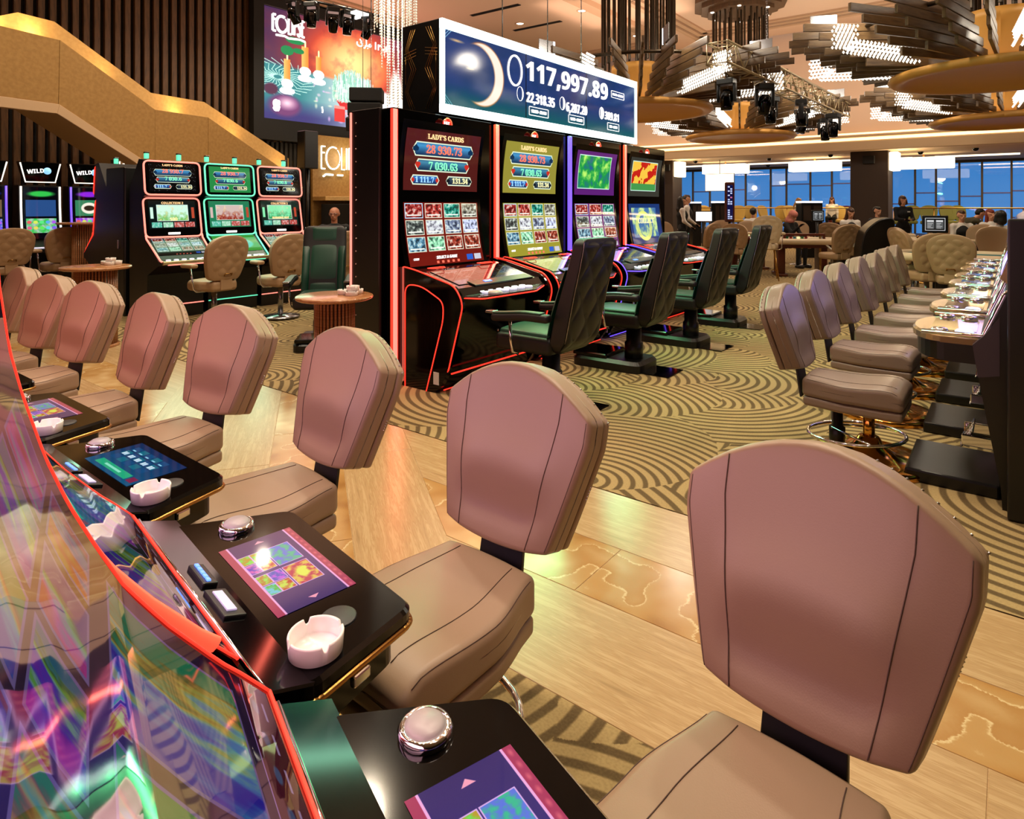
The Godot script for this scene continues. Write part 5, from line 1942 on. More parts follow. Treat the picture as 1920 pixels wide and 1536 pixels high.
func quilt_chair(called: String, label: String, group: String, leather: Material, arms: bool, stool := 0.0) -> Node3D:
	# a fan-shaped quilted back on a padded seat; +z is where the sitter looks; stool lifts it on a gold frame
	var t := thing(called, label, "chair", Vector3.ZERO, 0.0, group)
	var dy := stool
	var face := func(u: float, v: float, front: float) -> Vector3:
		var a := u * 2.0 - 1.0
		var w := lerpf(0.205, 0.285, smoothstep(-0.2, 0.75, v))
		var top := 0.56 - 0.11 * pow(absf(a), 2.4)
		var y := 0.56 + v * top + dy
		var lean := -0.22 - 0.11 * v
		return Vector3(a * w, y, lean + 0.10 * pow(absf(a), 2.0) * 0.5 + front)
	var b := B.new()
	b.rbox(Vector3.ZERO, Vector3(2, 2, 2), 0.30, 4, 10, func(p: Vector3):
		var q: Vector3 = face.call((p.x + 1.0) / 2.0, (p.y + 1.0) / 2.0, 0.0)
		return q + Vector3(0, 0, p.z * 0.045))
	var back := put("backrest", b, leather, t)
	b = B.new()
	b.grid(func(u: float, v: float):
		var uu := lerpf(0.06, 0.94, u)
		var vv := lerpf(0.05, 0.93, v)
		var q: Vector3 = face.call(uu, vv, -0.045)
		var edge := minf(1.0, minf(u, 1.0 - u) * 12.0) * minf(1.0, minf(v, 1.0 - v) * 12.0)
		q.x = -q.x
		q.z += 0.008 - 0.017 * quilt(uu, vv, 3.0, 3.0) * edge
		return q, 28, 28)
	put("quilted_panel", b, leather, back)
	b = B.new()
	b.tube([Vector3(-0.05, 0.62 + dy, -0.275), Vector3(-0.045, 0.645 + dy, -0.300), Vector3(0.045, 0.645 + dy, -0.300), Vector3(0.05, 0.62 + dy, -0.275)], 0.008, 6)
	put("handle", b, M.brass, back)
	put("back_plate", B.new().box(Vector3(0, 0.51 + dy, -0.245), Vector3(0.16, 0.14, 0.022), 0.006), leather, back)
	b = B.new()
	b.rbox(Vector3(0, 0.485 + dy, 0.0), Vector3(0.46, 0.13, 0.48), 0.05, 4, 5, func(p: Vector3): return Vector3(p.x * (1.0 - 0.25 * smoothstep(0.0, -0.24, p.z)), p.y + (0.012 * cos(p.x * 6.0) if p.y > 0 else 0.0), p.z))
	put("seat", b, leather, t)
	if arms:
		for s: float in [-1.0, 1.0]:
			b = B.new()
			b.rbox(Vector3(s * 0.31, 0.745 + dy, 0.04), Vector3(0.10, 0.05, 0.24), 0.024, 3, 2)
			var arm := put("armrest", b, leather, t)
			b = B.new()
			b.tube([Vector3(s * 0.31, 0.725 + dy, 0.02), Vector3(s * 0.30, 0.60 + dy, 0.0), Vector3(s * 0.29, 0.46 + dy, -0.02), Vector3(s * 0.26, 0.425 + dy, -0.03), Vector3(s * 0.15, 0.42 + dy, -0.04)], 0.011, 8)
			put("arm_tube", b, M.chrome, arm)
	if stool > 0.1:
		for s: float in [-1.0, 1.0]:
			for r: float in [-1.0, 1.0]:
				b = B.new()
				b.tube([Vector3(s * 0.15, 0.43 + dy, r * 0.15), Vector3(s * 0.22, 0, r * 0.22)], 0.012, 6)
				put("leg", b, M.brass, t)
		b = B.new()
		b.tube([Vector3(-0.20, 0.22, -0.20), Vector3(0.20, 0.22, -0.20), Vector3(0.20, 0.22, 0.20), Vector3(-0.20, 0.22, 0.20)], 0.010, 6, true)
		put("foot_rail", b, M.brass, t)
	else:
		put("column", B.new().lathe([Vector2(0, 0.02), Vector2(0.035, 0.02), Vector2(0.035, 0.43), Vector2(0, 0.43)], 16), M.steel, t)
		put("base_plate", B.new().lathe([Vector2(0, 0), Vector2(0.25, 0), Vector2(0.25, 0.012), Vector2(0.06, 0.04), Vector2(0, 0.04)], 28), M.steel, t)
	return t


func cocktail_table(label: String, at: Vector3, r: float, h: float, rb: float, open := false) -> Node3D:
	var t := thing("cocktail_table", label, "table", at)
	put("tabletop", B.new().lathe([Vector2(0, h - 0.032), Vector2(r - 0.02, h - 0.032), Vector2(r - 0.006, h - 0.026), Vector2(r, h - 0.014), Vector2(r - 0.004, h - 0.003), Vector2(r - 0.012, h), Vector2(0, h)], 48), M.table_wood, t)
	if not open:
		put("drum", B.new().lathe([Vector2(0, 0.0), Vector2(rb - 0.02, 0.0), Vector2(rb - 0.02, h - 0.032), Vector2(0, h - 0.032)], 28), M.slat_wood, t)
	else:
		put("drum", B.new().lathe([Vector2(0, 0.0), Vector2(rb * 0.5, 0.0), Vector2(rb * 0.5, h - 0.032), Vector2(0, h - 0.032)], 20), M.slat_wood, t)
	put("plinth", B.new().lathe([Vector2(0, 0.0), Vector2(rb + 0.02, 0.0), Vector2(rb + 0.02, 0.03), Vector2(0, 0.03)], 28), M.table_wood, t)
	var n := int(TAU * rb / 0.030)
	var fin := B.new().lathe([Vector2(0, 0.03), Vector2(0.010, 0.03), Vector2(0.010, h - 0.032), Vector2(0, h - 0.032)], 8).done()
	for k in n:
		var a := TAU * k / n
		put("slat", fin, M.table_wood, t, Vector3(sin(a) * (rb - 0.008), 0, cos(a) * (rb - 0.008)))
	return t


func trays_on(at: Vector3, said: String) -> void:
	# a little stack of white ashtrays: two below, two on top
	for e in [[-0.045, 0.0, 0.0, "lower left"], [0.062, 0.0, 0.01, "lower right"], [-0.005, 0.0, -0.095, "rear lower"], [0.05, 0.038, -0.012, "topmost"]]:
		ashtray(at + Vector3(e[0], e[1], e[2]), "white ashtray in the stack on the %s, %s one" % [said, e[3]], 0.4 + e[0] * 20, "ashtrays stacked on the " + said)


func sloped_machine(label: String, at: Vector3, turn: float, edge: Material, up: Material, low: Material, deckm: Material, group: String) -> Node3D:
	# a two-screen cabinet with a slanting deck; local +z faces the player
	var t := thing("slot_machine", label, "slot machine", at, turn, group)
	var hw := 0.37
	var b := B.new()
	b.x = side_basis()
	b.prism(PackedVector2Array([Vector2(-0.45, 0), Vector2(0.08, 0), Vector2(0.10, 0.60), Vector2(0.42, 0.74), Vector2(0.42, 0.79), Vector2(0.04, 1.08), Vector2(-0.06, 1.62), Vector2(0.02, 1.64), Vector2(-0.04, 2.12), Vector2(-0.16, 2.13), Vector2(-0.45, 1.75)]), -hw, hw)
	put("cabinet", b, M.black_satin, t)
	var panel := func(y0: float, z0: float, y1: float, z1: float, w: float, off: float) -> B:
		var s := B.new()
		var d := Vector3(0, y1 - y0, z1 - z0)
		var n := Vector3(0, -d.z, d.y).normalized() * off
		s.st.set_smooth_group(-1)
		s.quad(Vector3(-w, y0, z0) + n, Vector3(w, y0, z0) + n, Vector3(w, y1, z1) + n, Vector3(-w, y1, z1) + n)
		return s
	put("upper_bezel", panel.call(1.655, 0.022, 2.105, -0.034, hw - 0.01, 0.006), M.black_gloss, t)
	put("upper_screen", panel.call(1.70, 0.015, 2.07, -0.031, hw - 0.06, 0.010), up, t)
	put("lower_bezel", panel.call(1.09, 0.042, 1.61, -0.055, hw - 0.01, 0.006), M.black_gloss, t)
	put("lower_screen", panel.call(1.20, 0.020, 1.575, -0.049, hw - 0.06, 0.010), low, t)
	put("deck_screen", panel.call(0.86, 0.325, 1.07, 0.058, hw - 0.05, 0.006), deckm, t)
	put("name_plate", B.new().box(Vector3(0, 1.135, 0.04), Vector3(0.16, 0.03, 0.012), 0.004), M.print_white, t)
	b = B.new()
	for e in [[1.655, 0.022, 2.105, -0.034], [1.09, 0.042, 1.61, -0.055]]:
		var d := Vector3(0, e[2] - e[0], e[3] - e[1])
		var fr := oblong(2 * hw, d.length(), 0.07, 5)
		b.tube(ring_of(fr, 0.0, Transform3D(Basis(Vector3.RIGHT, d.normalized(), Vector3.RIGHT.cross(d.normalized())), Vector3(0, (e[0] + e[2]) / 2, (e[1] + e[3]) / 2 + 0.01))), 0.012, 6, true)
	var el := put("edge_light", b, edge, t)
	b = B.new()
	b.tube([Vector3(-hw, 1.12, 0.05), Vector3(-hw, 1.07, 0.07), Vector3(-hw + 0.02, 0.80, 0.43), Vector3(-hw + 0.10, 0.75, 0.47), Vector3(hw - 0.10, 0.75, 0.47), Vector3(hw - 0.02, 0.80, 0.43), Vector3(hw, 1.07, 0.07), Vector3(hw, 1.12, 0.05)], 0.012, 6)
	put("deck_light", b, edge, t)
	b = B.new()
	b.box(Vector3(0, 0.77, 0.40), Vector3(2 * hw - 0.06, 0.05, 0.16), 0.01)
	var sh := put("button_shelf", b, M.champagne, t)
	var btn := B.new().lathe([Vector2(0.030, 0), Vector2(0.032, 0.014), Vector2(0.024, 0.02), Vector2(0, 0.021)], 12).done()
	for k in 6:
		put("button", btn, M.button_lit, sh, Vector3(-0.25 + 0.10 * k, 0.795, 0.42))
	put("big_button", B.new().lathe([Vector2(0.05, 0), Vector2(0.052, 0.014), Vector2(0.04, 0.02), Vector2(0, 0.021)], 14), M.button_lit, sh, Vector3(0.22, 0.795, 0.36))
	b = B.new()
	b.tube([Vector3(-hw, 0.18, 0.10), Vector3(hw, 0.18, 0.10)], 0.008, 5)
	put("kick_light", b, edge, t)
	b = B.new()
	b.box(Vector3(-0.30, 2.17, -0.10), Vector3(0.05, 0.07, 0.05), 0.006)
	put("signal_light", b, M.green_neon, t)
	put("signal_cap", B.new().box(Vector3(-0.30, 2.215, -0.10), Vector3(0.056, 0.02, 0.056), 0.004), M.steel, t)
	var b2 := B.new()
	b2.box(Vector3(0.12, 2.17, -0.10), Vector3(0.05, 0.08, 0.05), 0.006)
	put("signal_light", b2, M.green_neon, t)
	put("signal_cap", B.new().box(Vector3(0.12, 2.22, -0.10), Vector3(0.056, 0.02, 0.056), 0.004), M.steel, t)
	return t


func figures_on(t: Node3D) -> void:
	for f in [["LADY'S CARDS", 0.0, 2.055, 0.026, M.title_glow], ["28 930.7", 0.0, 1.975, 0.052, M.fig_red], ["7 030.6", 0.0, 1.873, 0.048, M.fig_green], ["1 111.7", -0.17, 1.766, 0.035, M.fig_blue], ["131.34", 0.17, 1.766, 0.035, M.fig_cream]]:
		var o := put("figures", letters(f[0], f[3], 0.004, true), f[4], t, Vector3(f[1], f[2], 0.032 - (f[2] - 1.655) * 0.124))
		o.rotation.x = -0.124


func triple_bank() -> void:
	var cards_b := glow_tex(cards_image(256, 150, Color(0.02, 0.02, 0.025)), 1.1, 0.05)
	var cards_g := glow_tex(cards_image(256, 150, Color(0.16, 0.55, 0.28)), 1.0, 0.05)
	var feature := func(bg: Color, a: Color, b: Color, seed: int) -> Material:
		var im := blank(256, 150, bg)
		var nz := FastNoiseLite.new()
		nz.seed = seed
		nz.frequency = 0.03
		for y in range(24, 108):
			for x in range(44, 212):
				var n := nz.get_noise_2d(x, y)
				im.set_pixel(x, y, a.lerp(b, clampf((y - 60.0) / 50.0 + n, 0, 1)).lerp(Color(1, 0.9, 0.7), clampf(n * 2.0 - 0.4, 0, 1)))
		for c in 4:
			var cc: Color = [Color(0.35, 0.75, 0.65), Color(0.6, 0.85, 0.7), Color(0.75, 0.35, 0.32), Color(0.72, 0.28, 0.25)][c]
			for y in range(116, 144):
				for x in range(12 + c * 60, 66 + c * 60):
					im.set_pixel(x, y, cc.lerp(Color.WHITE, clampf(nz.get_noise_2d(x * 2, y * 2) + 0.1, 0, 0.8)))
		for e in [[42, 22, 172, 3], [42, 107, 172, 3], [42, 22, 3, 88], [211, 22, 3, 88]]:
			im.fill_rect(Rect2i(e[0], e[1], e[2], e[3]), Color(0.85, 0.95, 0.9))
		im.fill_rect(Rect2i(8, 36, 16, 60), a)
		im.fill_rect(Rect2i(232, 36, 16, 60), Color(0.75, 0.3, 0.2))
		return glow_tex(im, 1.0, 0.05)
	var f1 = feature.call(Color(0.02, 0.08, 0.08), Color(0.85, 1.0, 0.92), Color(0.45, 0.75, 0.35), 3)
	var f2 = feature.call(Color(0.14, 0.50, 0.34), Color(0.85, 0.75, 0.72), Color(0.55, 0.10, 0.05), 5)
	var f3 = feature.call(Color(0.04, 0.16, 0.13), Color(0.55, 0.95, 0.70), Color(0.10, 0.55, 0.30), 9)
	var tiles := glow_tex(menu_image(256, 150, Color(0.03, 0.05, 0.05)), 0.8, 0.06)
	var green := blank(128, 96, Color(0.22, 0.62, 0.22))
	disc(green, Vector2(70, 50), 44, 34, Color(0.30, 0.78, 0.70), 0.15)
	disc(green, Vector2(64, 44), 20, 18, Color(0.20, 0.62, 0.66), 0.3)
	var green_m := glow_tex(green, 0.9, 0.06)
	var g := "two-screen machines of the triple bank"
	var xs := -9.0
	var m1 := sloped_machine("two-screen slot machine edged in red light, left of the triple bank", Vector3(xs, 0, -4.10), PI / 2, M.pink_neon, cards_b, f1, tiles, g)
	var m2 := sloped_machine("two-screen slot machine edged in green light, middle of the triple bank", Vector3(xs, 0, -4.91), PI / 2, M.green_neon, cards_g, f2, green_m, g)
	var m3 := sloped_machine("two-screen slot machine edged in red light, right of the triple bank", Vector3(xs, 0, -5.72), PI / 2, M.pink_neon, cards_b, f3, tiles, g)
	for m in [m1, m2, m3]:
		figures_on(m)
	for e in [[m1, "COLLECTION 2", 1.545, 0.03], [m3, "COLLECTION 2", 1.545, 0.03], [m1, "100", 1.325, 0.045], [m3, "BURNING HOT", 1.325, 0.03]]:
		put("caption", letters(e[1], e[3], 0.004), M.title_glow, e[0], Vector3(0, e[2], 0.062 - (e[2] - 1.09) * 0.187)).rotation.x = -0.187
	area(Vector3(xs + 0.1, 1.5, -4.9), Vector3.RIGHT, Vector2(2.2, 0.9), 2.2, Color(0.7, 1.0, 0.82))
	# black end cabinet of the bank, and the unlit-backed machines that stand back to back with them
	var e := thing("bank_end", "tall black end cabinet left of the triple bank with small handle", "cabinet", Vector3(-9.85, 0, -4.5))
	put("body", B.new().box(Vector3(0, 1.02, -0.4), Vector3(0.62, 2.04, 2.4), 0.02), M.black_satin, e)
	var b := B.new()
	b.x = side_basis()
	put("handle", B.new().box(Vector3(0.20, 0.98, 0.83), Vector3(0.03, 0.12, 0.03), 0.006), M.steel, e)
	for z in [-4.10, -4.91]:
		sloped_machine("slot machine seen from behind the triple bank, its red outline facing left" if z > -4.5 else "second slot machine behind the triple bank, hidden by its neighbour", Vector3(-10.65, 0, z), -PI / 2, M.red_neon, cards_b, f3, tiles, "machines on the back of the triple bank")
	sloped_machine("slot machine with red outline behind the bald man, black side to the camera", Vector3(-7.3, 0, -7.5), -PI / 2, M.red_neon, cards_b, f1, tiles, "machines on the back of the triple bank")
	var q := quilt_chair("quilted_chair", "beige quilted chair with arm pads at the red-edged machine, left of the triple bank", "quilted chairs of the triple bank", M.tan_leather, true)
	q.position = Vector3(-8.0, 0.02, -4.15)
	q.rotation.y = -PI / 2 + 0.12
	dup(q, Vector3(-7.78, 0.02, -4.95), -PI / 2 - 0.05, "beige quilted chair with arm pads at the green-edged middle machine")
	dup(q, Vector3(-7.35, 0.05, -5.50), -PI / 2, "quilted chair lit green behind the black and green chair")
	# cocktail tables
	var t1 := cocktail_table("round cocktail table with dark fluted drum base beside the long bank", Vector3(-4.22, 0, -3.16), 0.30, 0.80, 0.155)
	trays_on(Vector3(-4.16, 0.8005, -3.24), "fluted cocktail table")
	cocktail_table("round cocktail table with slatted base left of the triple bank", seen_at(180, 499, 0.86) * Vector3(1, 0, 1), 0.335, 0.86, 0.20, true)
	trays_on(seen_at(202, 496, 0.8605), "slatted cocktail table")
	cocktail_table("tall slim bar table with slatted column near the wall slot machines", seen_at(156, 417, 1.25) * Vector3(1, 0, 1), 0.36, 1.25, 0.15, true)


func wall_slot(label: String, at: Vector3, hue: Color, pic: int) -> Node3D:
	var t := thing("slot_machine", label, "slot machine", at, PI / 2, "slot machines along the slatted wall")
	var b := B.new()
	b.x = side_basis()
	b.prism(PackedVector2Array([Vector2(-0.35, 0), Vector2(0.10, 0), Vector2(0.12, 0.62), Vector2(0.36, 0.72), Vector2(0.36, 0.78), Vector2(0.10, 0.92), Vector2(0.02, 1.3), Vector2(-0.01, 1.86), Vector2(-0.30, 1.86)]), -0.30, 0.30)
	put("cabinet", b, M.black_satin, t)
	var im := blank(96, 200, Color(0.02, 0.02, 0.05))
	var nz := FastNoiseLite.new()
	nz.frequency = 0.05
	nz.seed = pic
	disc(im, Vector2(48, 26), 44, 14, hue, 0.4)
	im.fill_rect(Rect2i(6, 50, 84, 64), [Color(0.16, 0.30, 0.52), Color(0.20, 0.50, 0.35), Color(0.45, 0.35, 0.25)][pic % 3])
	for y in range(122, 178):
		for x in range(6, 90):
			im.set_pixel(x, y, hue.lerp(Color(0.8, 0.75, 0.85), clampf(nz.get_noise_2d(x, y) + 0.4, 0, 1)))
	if pic % 3 == 1:
		disc(im, Vector2(48, 82), 26, 24, Color(0.95, 0.92, 0.85), 0.1)
		disc(im, Vector2(48, 82), 18, 12, Color(0.20, 0.15, 0.10), 0.2)
	for k in 10:
		disc(im, Vector2(14 + 17 * (k % 5), 136 + 22 * (k / 5)), 7, 7, Color.from_hsv(fposmod(k * 0.19, 1.0), 0.6, 0.9), 0.2)
	b = B.new()
	b.grid(func(u: float, v: float):
		var y := lerpf(0.95, 1.83, v)
		return Vector3(lerpf(-0.25, 0.25, u), y, 0.035 + 0.10 * pow((1.75 - y) / 0.8, 2)), 2, 10)
	put("screen", b, glow_tex(im, 1.1, 0.06), t)
	for s: float in [-1.0, 1.0]:
		b = B.new()
		b.tube([Vector3(s * 0.28, 0.90, 0.14), Vector3(s * 0.28, 1.2, 0.07), Vector3(s * 0.28, 1.5, 0.04), Vector3(s * 0.28, 1.84, 0.03)], 0.016, 6)
		put("edge_light", b, M.violet_neon if pic % 3 != 0 else M.crystal_glow, t)
	b = B.new()
	b.prism(PackedVector2Array([Vector2(-0.22, 1.90), Vector2(0.22, 1.90), Vector2(0.31, 2.26), Vector2(-0.31, 2.26)]), -0.10, 0.02, 0.01)
	var top := put("topper", b, M.black_gloss, t)
	b = B.new()
	b.tube([Vector3(-0.29, 2.24, 0.025), Vector3(-0.215, 1.915, 0.025), Vector3(0.215, 1.915, 0.025), Vector3(0.29, 2.24, 0.025)], 0.012, 5)
	put("topper_lights", b, M.crystal_glow, top)
	put("topper_word", letters("WILD", 0.07, 0.006), M.print_white, top, Vector3(-0.07, 2.10, 0.03)).rotation.z = 0.12
	put("topper_orb", B.new().lathe([Vector2(0, 0.02), Vector2(0.05, 0.014), Vector2(0.06, 0)], 14), M.fig_blue, top, Vector3(0.10, 2.11, 0.022)).rotation.x = PI / 2
	put("button_deck", B.new().box(Vector3(0, 0.80, 0.30), Vector3(0.44, 0.03, 0.08), 0.006), M.button_lit, t)
	return t


func back_slots() -> void:
	wall_slot("slot machine with green oval and blue reel screen along the slatted wall", Vector3(-13.2, 0, -3.79), Color(0.20, 0.75, 0.30), 0)
	wall_slot("slot machine with violet glow and ringed picture along the slatted wall", Vector3(-13.2, 0, -4.52), Color(0.55, 0.15, 0.85), 1)
	wall_slot("slot machine with blue oval cut by the left picture edge", Vector3(-13.2, 0, -3.03), Color(0.12, 0.22, 0.85), 2)
	var q := quilt_chair("quilted_chair", "tan quilted chair before the slot machine with green oval", "quilted chairs at the slatted wall", M.tan_leather, true)
	q.position = Vector3(-12.0, 0.06, -3.72)
	q.rotation.y = -PI / 2
	dup(q, Vector3(-12.0, 0.06, -3.02), -PI / 2, "tan quilted chair at the left picture edge before the blue slot machine")
	var lounge := quilt_chair("quilted_chair", "smooth tan chair turned away behind the slatted cocktail table", "quilted chairs at the slatted wall", M.tan_leather, true)
	lounge.position = Vector3(-11.2, 0.0, -4.25)
	lounge.rotation.y = PI * 0.42
	wall_slot("black slot machine turned sideways between wall machines and triple bank", Vector3(-11.9, 0, -4.55), Color(0.2, 0.5, 0.8), 0).rotation.y = PI * 0.85


# ---------------------------------------------------------------- the bank along the right edge

func right_machine(label: String, at: Vector3, pic: int) -> Node3D:
	# local +z faces the player (towards -x), +x is the side nearer the camera
	var t := thing("slot_machine", label, "slot machine", at, -PI / 2, "champagne slot machines of the right bank")
	var b := B.new()
	b.x = side_basis()
	b.prism(PackedVector2Array([Vector2(-0.5, 0), Vector2(0.04, 0), Vector2(0.045, 0.10), Vector2(0.137, 0.64), Vector2(0.10, 0.86), Vector2(0.02, 1.07), Vector2(-0.5, 1.07)]), -0.40, 0.40)
	put("cabinet", b, M.black_satin, t)
	b = B.new()
	b.x = side_basis()
	b.prism(PackedVector2Array([Vector2(-0.5, 1.10), Vector2(0.0, 1.10), Vector2(0.05, 1.14), Vector2(-0.04, 1.40), Vector2(-0.10, 1.44), Vector2(-0.5, 1.44)]), -0.38, 0.38, 0.01)
	put("upper_box", b, M.champagne, t)
	b = B.new()
	b.st.set_smooth_group(-1)
	b.quad(Vector3(-0.31, 1.165, 0.0455), Vector3(0.31, 1.165, 0.0455), Vector3(0.31, 1.385, -0.031), Vector3(-0.31, 1.385, -0.031))
	put("upper_screen", b, right_screens[pic % 2], t)
	b = B.new()
	b.st.set_smooth_group(-1)
	b.quad(Vector3(-0.33, 0.88, 0.096), Vector3(0.33, 0.88, 0.096), Vector3(0.33, 1.05, 0.031), Vector3(-0.33, 1.05, 0.031))
	put("lower_screen", b, right_screens[(pic + 1) % 2], t)
	for s: float in [-1.0, 1.0]:
		b = B.new()
		b.tube([Vector3(s * 0.37, 0.842, 0.38), Vector3(s * 0.37, 0.842, 0.115), Vector3(s * 0.37, 0.865, 0.105), Vector3(s * 0.37, 1.06, 0.03), Vector3(s * 0.37, 1.085, 0.0)], 0.014, 8)
		put("chrome_rail", b, M.chrome, t)
	b = B.new()
	b.x = side_basis()
	b.prism(PackedVector2Array([Vector2(0.137, 0.64), Vector2(0.16, 0.80), Vector2(0.115, 0.85), Vector2(0.05, 0.95), Vector2(0.05, 0.66)]), -0.405, 0.405)
	put("violet_side", b, M.plum_panel, t)
	# half-round console
	var plan := PackedVector2Array([Vector2(0.36, -0.11), Vector2(0.36, -0.30)])
	for p in arc(Vector2(0, -0.30), 1.0, 0, -180, 14):
		plan.append(Vector2((p.x) * 0.34, -0.30 + (p.y + 0.30) * 0.155))
	plan.append(Vector2(-0.36, -0.30))
	plan.append(Vector2(-0.36, -0.11))
	b = B.new()
	b.x = flat_basis()
	b.prism(plan, 0.79, 0.832, 0.012)
	var tray := put("console", b, M.champagne, t)
	b = B.new()
	b.x = flat_basis()
	var small := PackedVector2Array()
	for p in plan:
		small.append(Vector2(p.x * 0.93, p.y * 0.95))
	b.prism(small, 0.69, 0.79)
	put("console_body", b, M.black_satin, tray)
	b = B.new()
	b.st.set_smooth_group(-1)
	b.quad(Vector3(-0.20, 0.834, 0.36), Vector3(0.20, 0.834, 0.36), Vector3(0.20, 0.834, 0.15), Vector3(-0.20, 0.834, 0.15))
	put("touchscreen", b, right_screens[pic % 2], tray)
	var btn := B.new().lathe([Vector2(0.040, 0), Vector2(0.042, 0.012), Vector2(0.034, 0.020), Vector2(0, 0.022)], 16).done()
	for s: float in [-1.0, 1.0]:
		put("button", btn, M.chrome, tray, Vector3(s * 0.27, 0.832, 0.31))
		put("button", btn, M.chrome if s < 0 else M.blue_button, tray, Vector3(s * 0.27, 0.832, 0.20))
	# wooden kick strip, ribbed chrome foot rest, low black platform
	b = B.new()
	b.x = side_basis()
	b.prism(PackedVector2Array([Vector2(0.050, 0.10), Vector2(0.075, 0.10), Vector2(0.160, 0.62), Vector2(0.139, 0.62)]), 0.34, 0.40)
	put("wood_strip", b, M.table_wood, t)
	b = B.new()
	for k in 7:
		b.tube([Vector3(-0.13, 0.20 + 0.014 * k, 0.22 - 0.008 * k), Vector3(0.13, 0.20 + 0.014 * k, 0.22 - 0.008 * k)], 0.0065, 6)
	b.box(Vector3(-0.13, 0.235, 0.12), Vector3(0.02, 0.06, 0.20), 0.006)
	b.box(Vector3(0.13, 0.235, 0.12), Vector3(0.02, 0.06, 0.20), 0.006)
	put("foot_rest", b, M.chrome, t)
	put("platform", B.new().box(Vector3(0, 0.035, 0.26), Vector3(0.56, 0.07, 0.42), 0.012), M.black_satin, t)
	return t


var right_screens := []

func right_bank() -> void:
	mat("plum_panel", Color(0.20, 0.15, 0.19), 0.6)
	mat("blue_button", Color(0.7, 0.75, 0.95), 0.25, 0.0, Color(0.65, 0.72, 1.0), 1.6)
	var a := blank(128, 64, Color(0.05, 0.14, 0.34))
	for k in 40:
		disc(a, Vector2(rng.randf() * 128, rng.randf() * 64), rng.randf_range(3, 9), rng.randf_range(2, 6), Color.from_hsv(rng.randf_range(0.5, 0.7), 0.6, 0.8, 0.6), 0.5)
	right_screens.append(glow_tex(a, 0.6, 0.06))
	var c := blank(128, 64, Color(0.30, 0.24, 0.17))
	for k in 24:
		c.fill_rect(Rect2i(8 + (k % 6) * 19, 8 + (k / 6) * 13, 15, 9), Color(0.45, 0.36, 0.26))
	right_screens.append(glow_tex(c, 0.45, 0.06))
	var zs := [-4.40, -5.34, -6.18, -7.02, -7.76, -8.66, -9.50]
	var said := ["champagne slot machine with half-round console, nearest of the right bank", "champagne slot machine, second of the right bank, behind the nearest console",
		"champagne slot machine, third of the right bank", "champagne slot machine, fourth of the right bank with bright white reflection", "champagne slot machine, fifth of the right bank",
		"champagne slot machine with blue screen, sixth of the right bank", "champagne slot machine with blue screen, farthest of the right bank"]
	for i in zs.size():
		right_machine(said[i], Vector3(0, 0, zs[i]), 1 if i < 4 else 0)
	put("end_panel", B.new().box(Vector3(0.32, 0.72, -3.93), Vector3(0.68, 1.44, 0.10), 0.01), M.black_satin)
	tag(get_node("end_panel"), "black end panel closing the right bank at the picture edge", "panel")
	area(Vector3(-0.12, 1.2, -5.6), Vector3(-1, 0.1, 0.2), Vector2(2.6, 0.3), 0.9, Color(0.66, 0.60, 1.0))
	var ch := [[-0.858, -4.287, 89.5], [-0.919, -5.342, 87.7], [-0.904, -6.161, 90.0], [-0.891, -7.007, 90.0], [-0.864, -7.721, 90.0], [-0.895, -8.646, 90.0], [-0.886, -9.46, 90.0]]
	var cs := ["taupe slot chair nearest in the right row, its gold base and foot ring in view", "taupe slot chair second in the right row", "taupe slot chair third in the right row", "taupe slot chair fourth in the right row", "taupe slot chair fifth in the right row", "taupe slot chair sixth in the right row", "taupe slot chair farthest in the right row, before the cream gaming table"]
	var first: Node3D
	for i in ch.size():
		var at := Vector3(ch[i][0], 0, ch[i][1])
		if i == 0:
			first = slot_chair(M.grey_leather, cs[0], "taupe chairs along the right bank")
			first.position = at
			first.rotation.y = deg_to_rad(ch[i][2])
		else:
			dup(first, at, deg_to_rad(ch[i][2]), cs[i])


# ---------------------------------------------------------------- the low room at the back with its tall blue windows

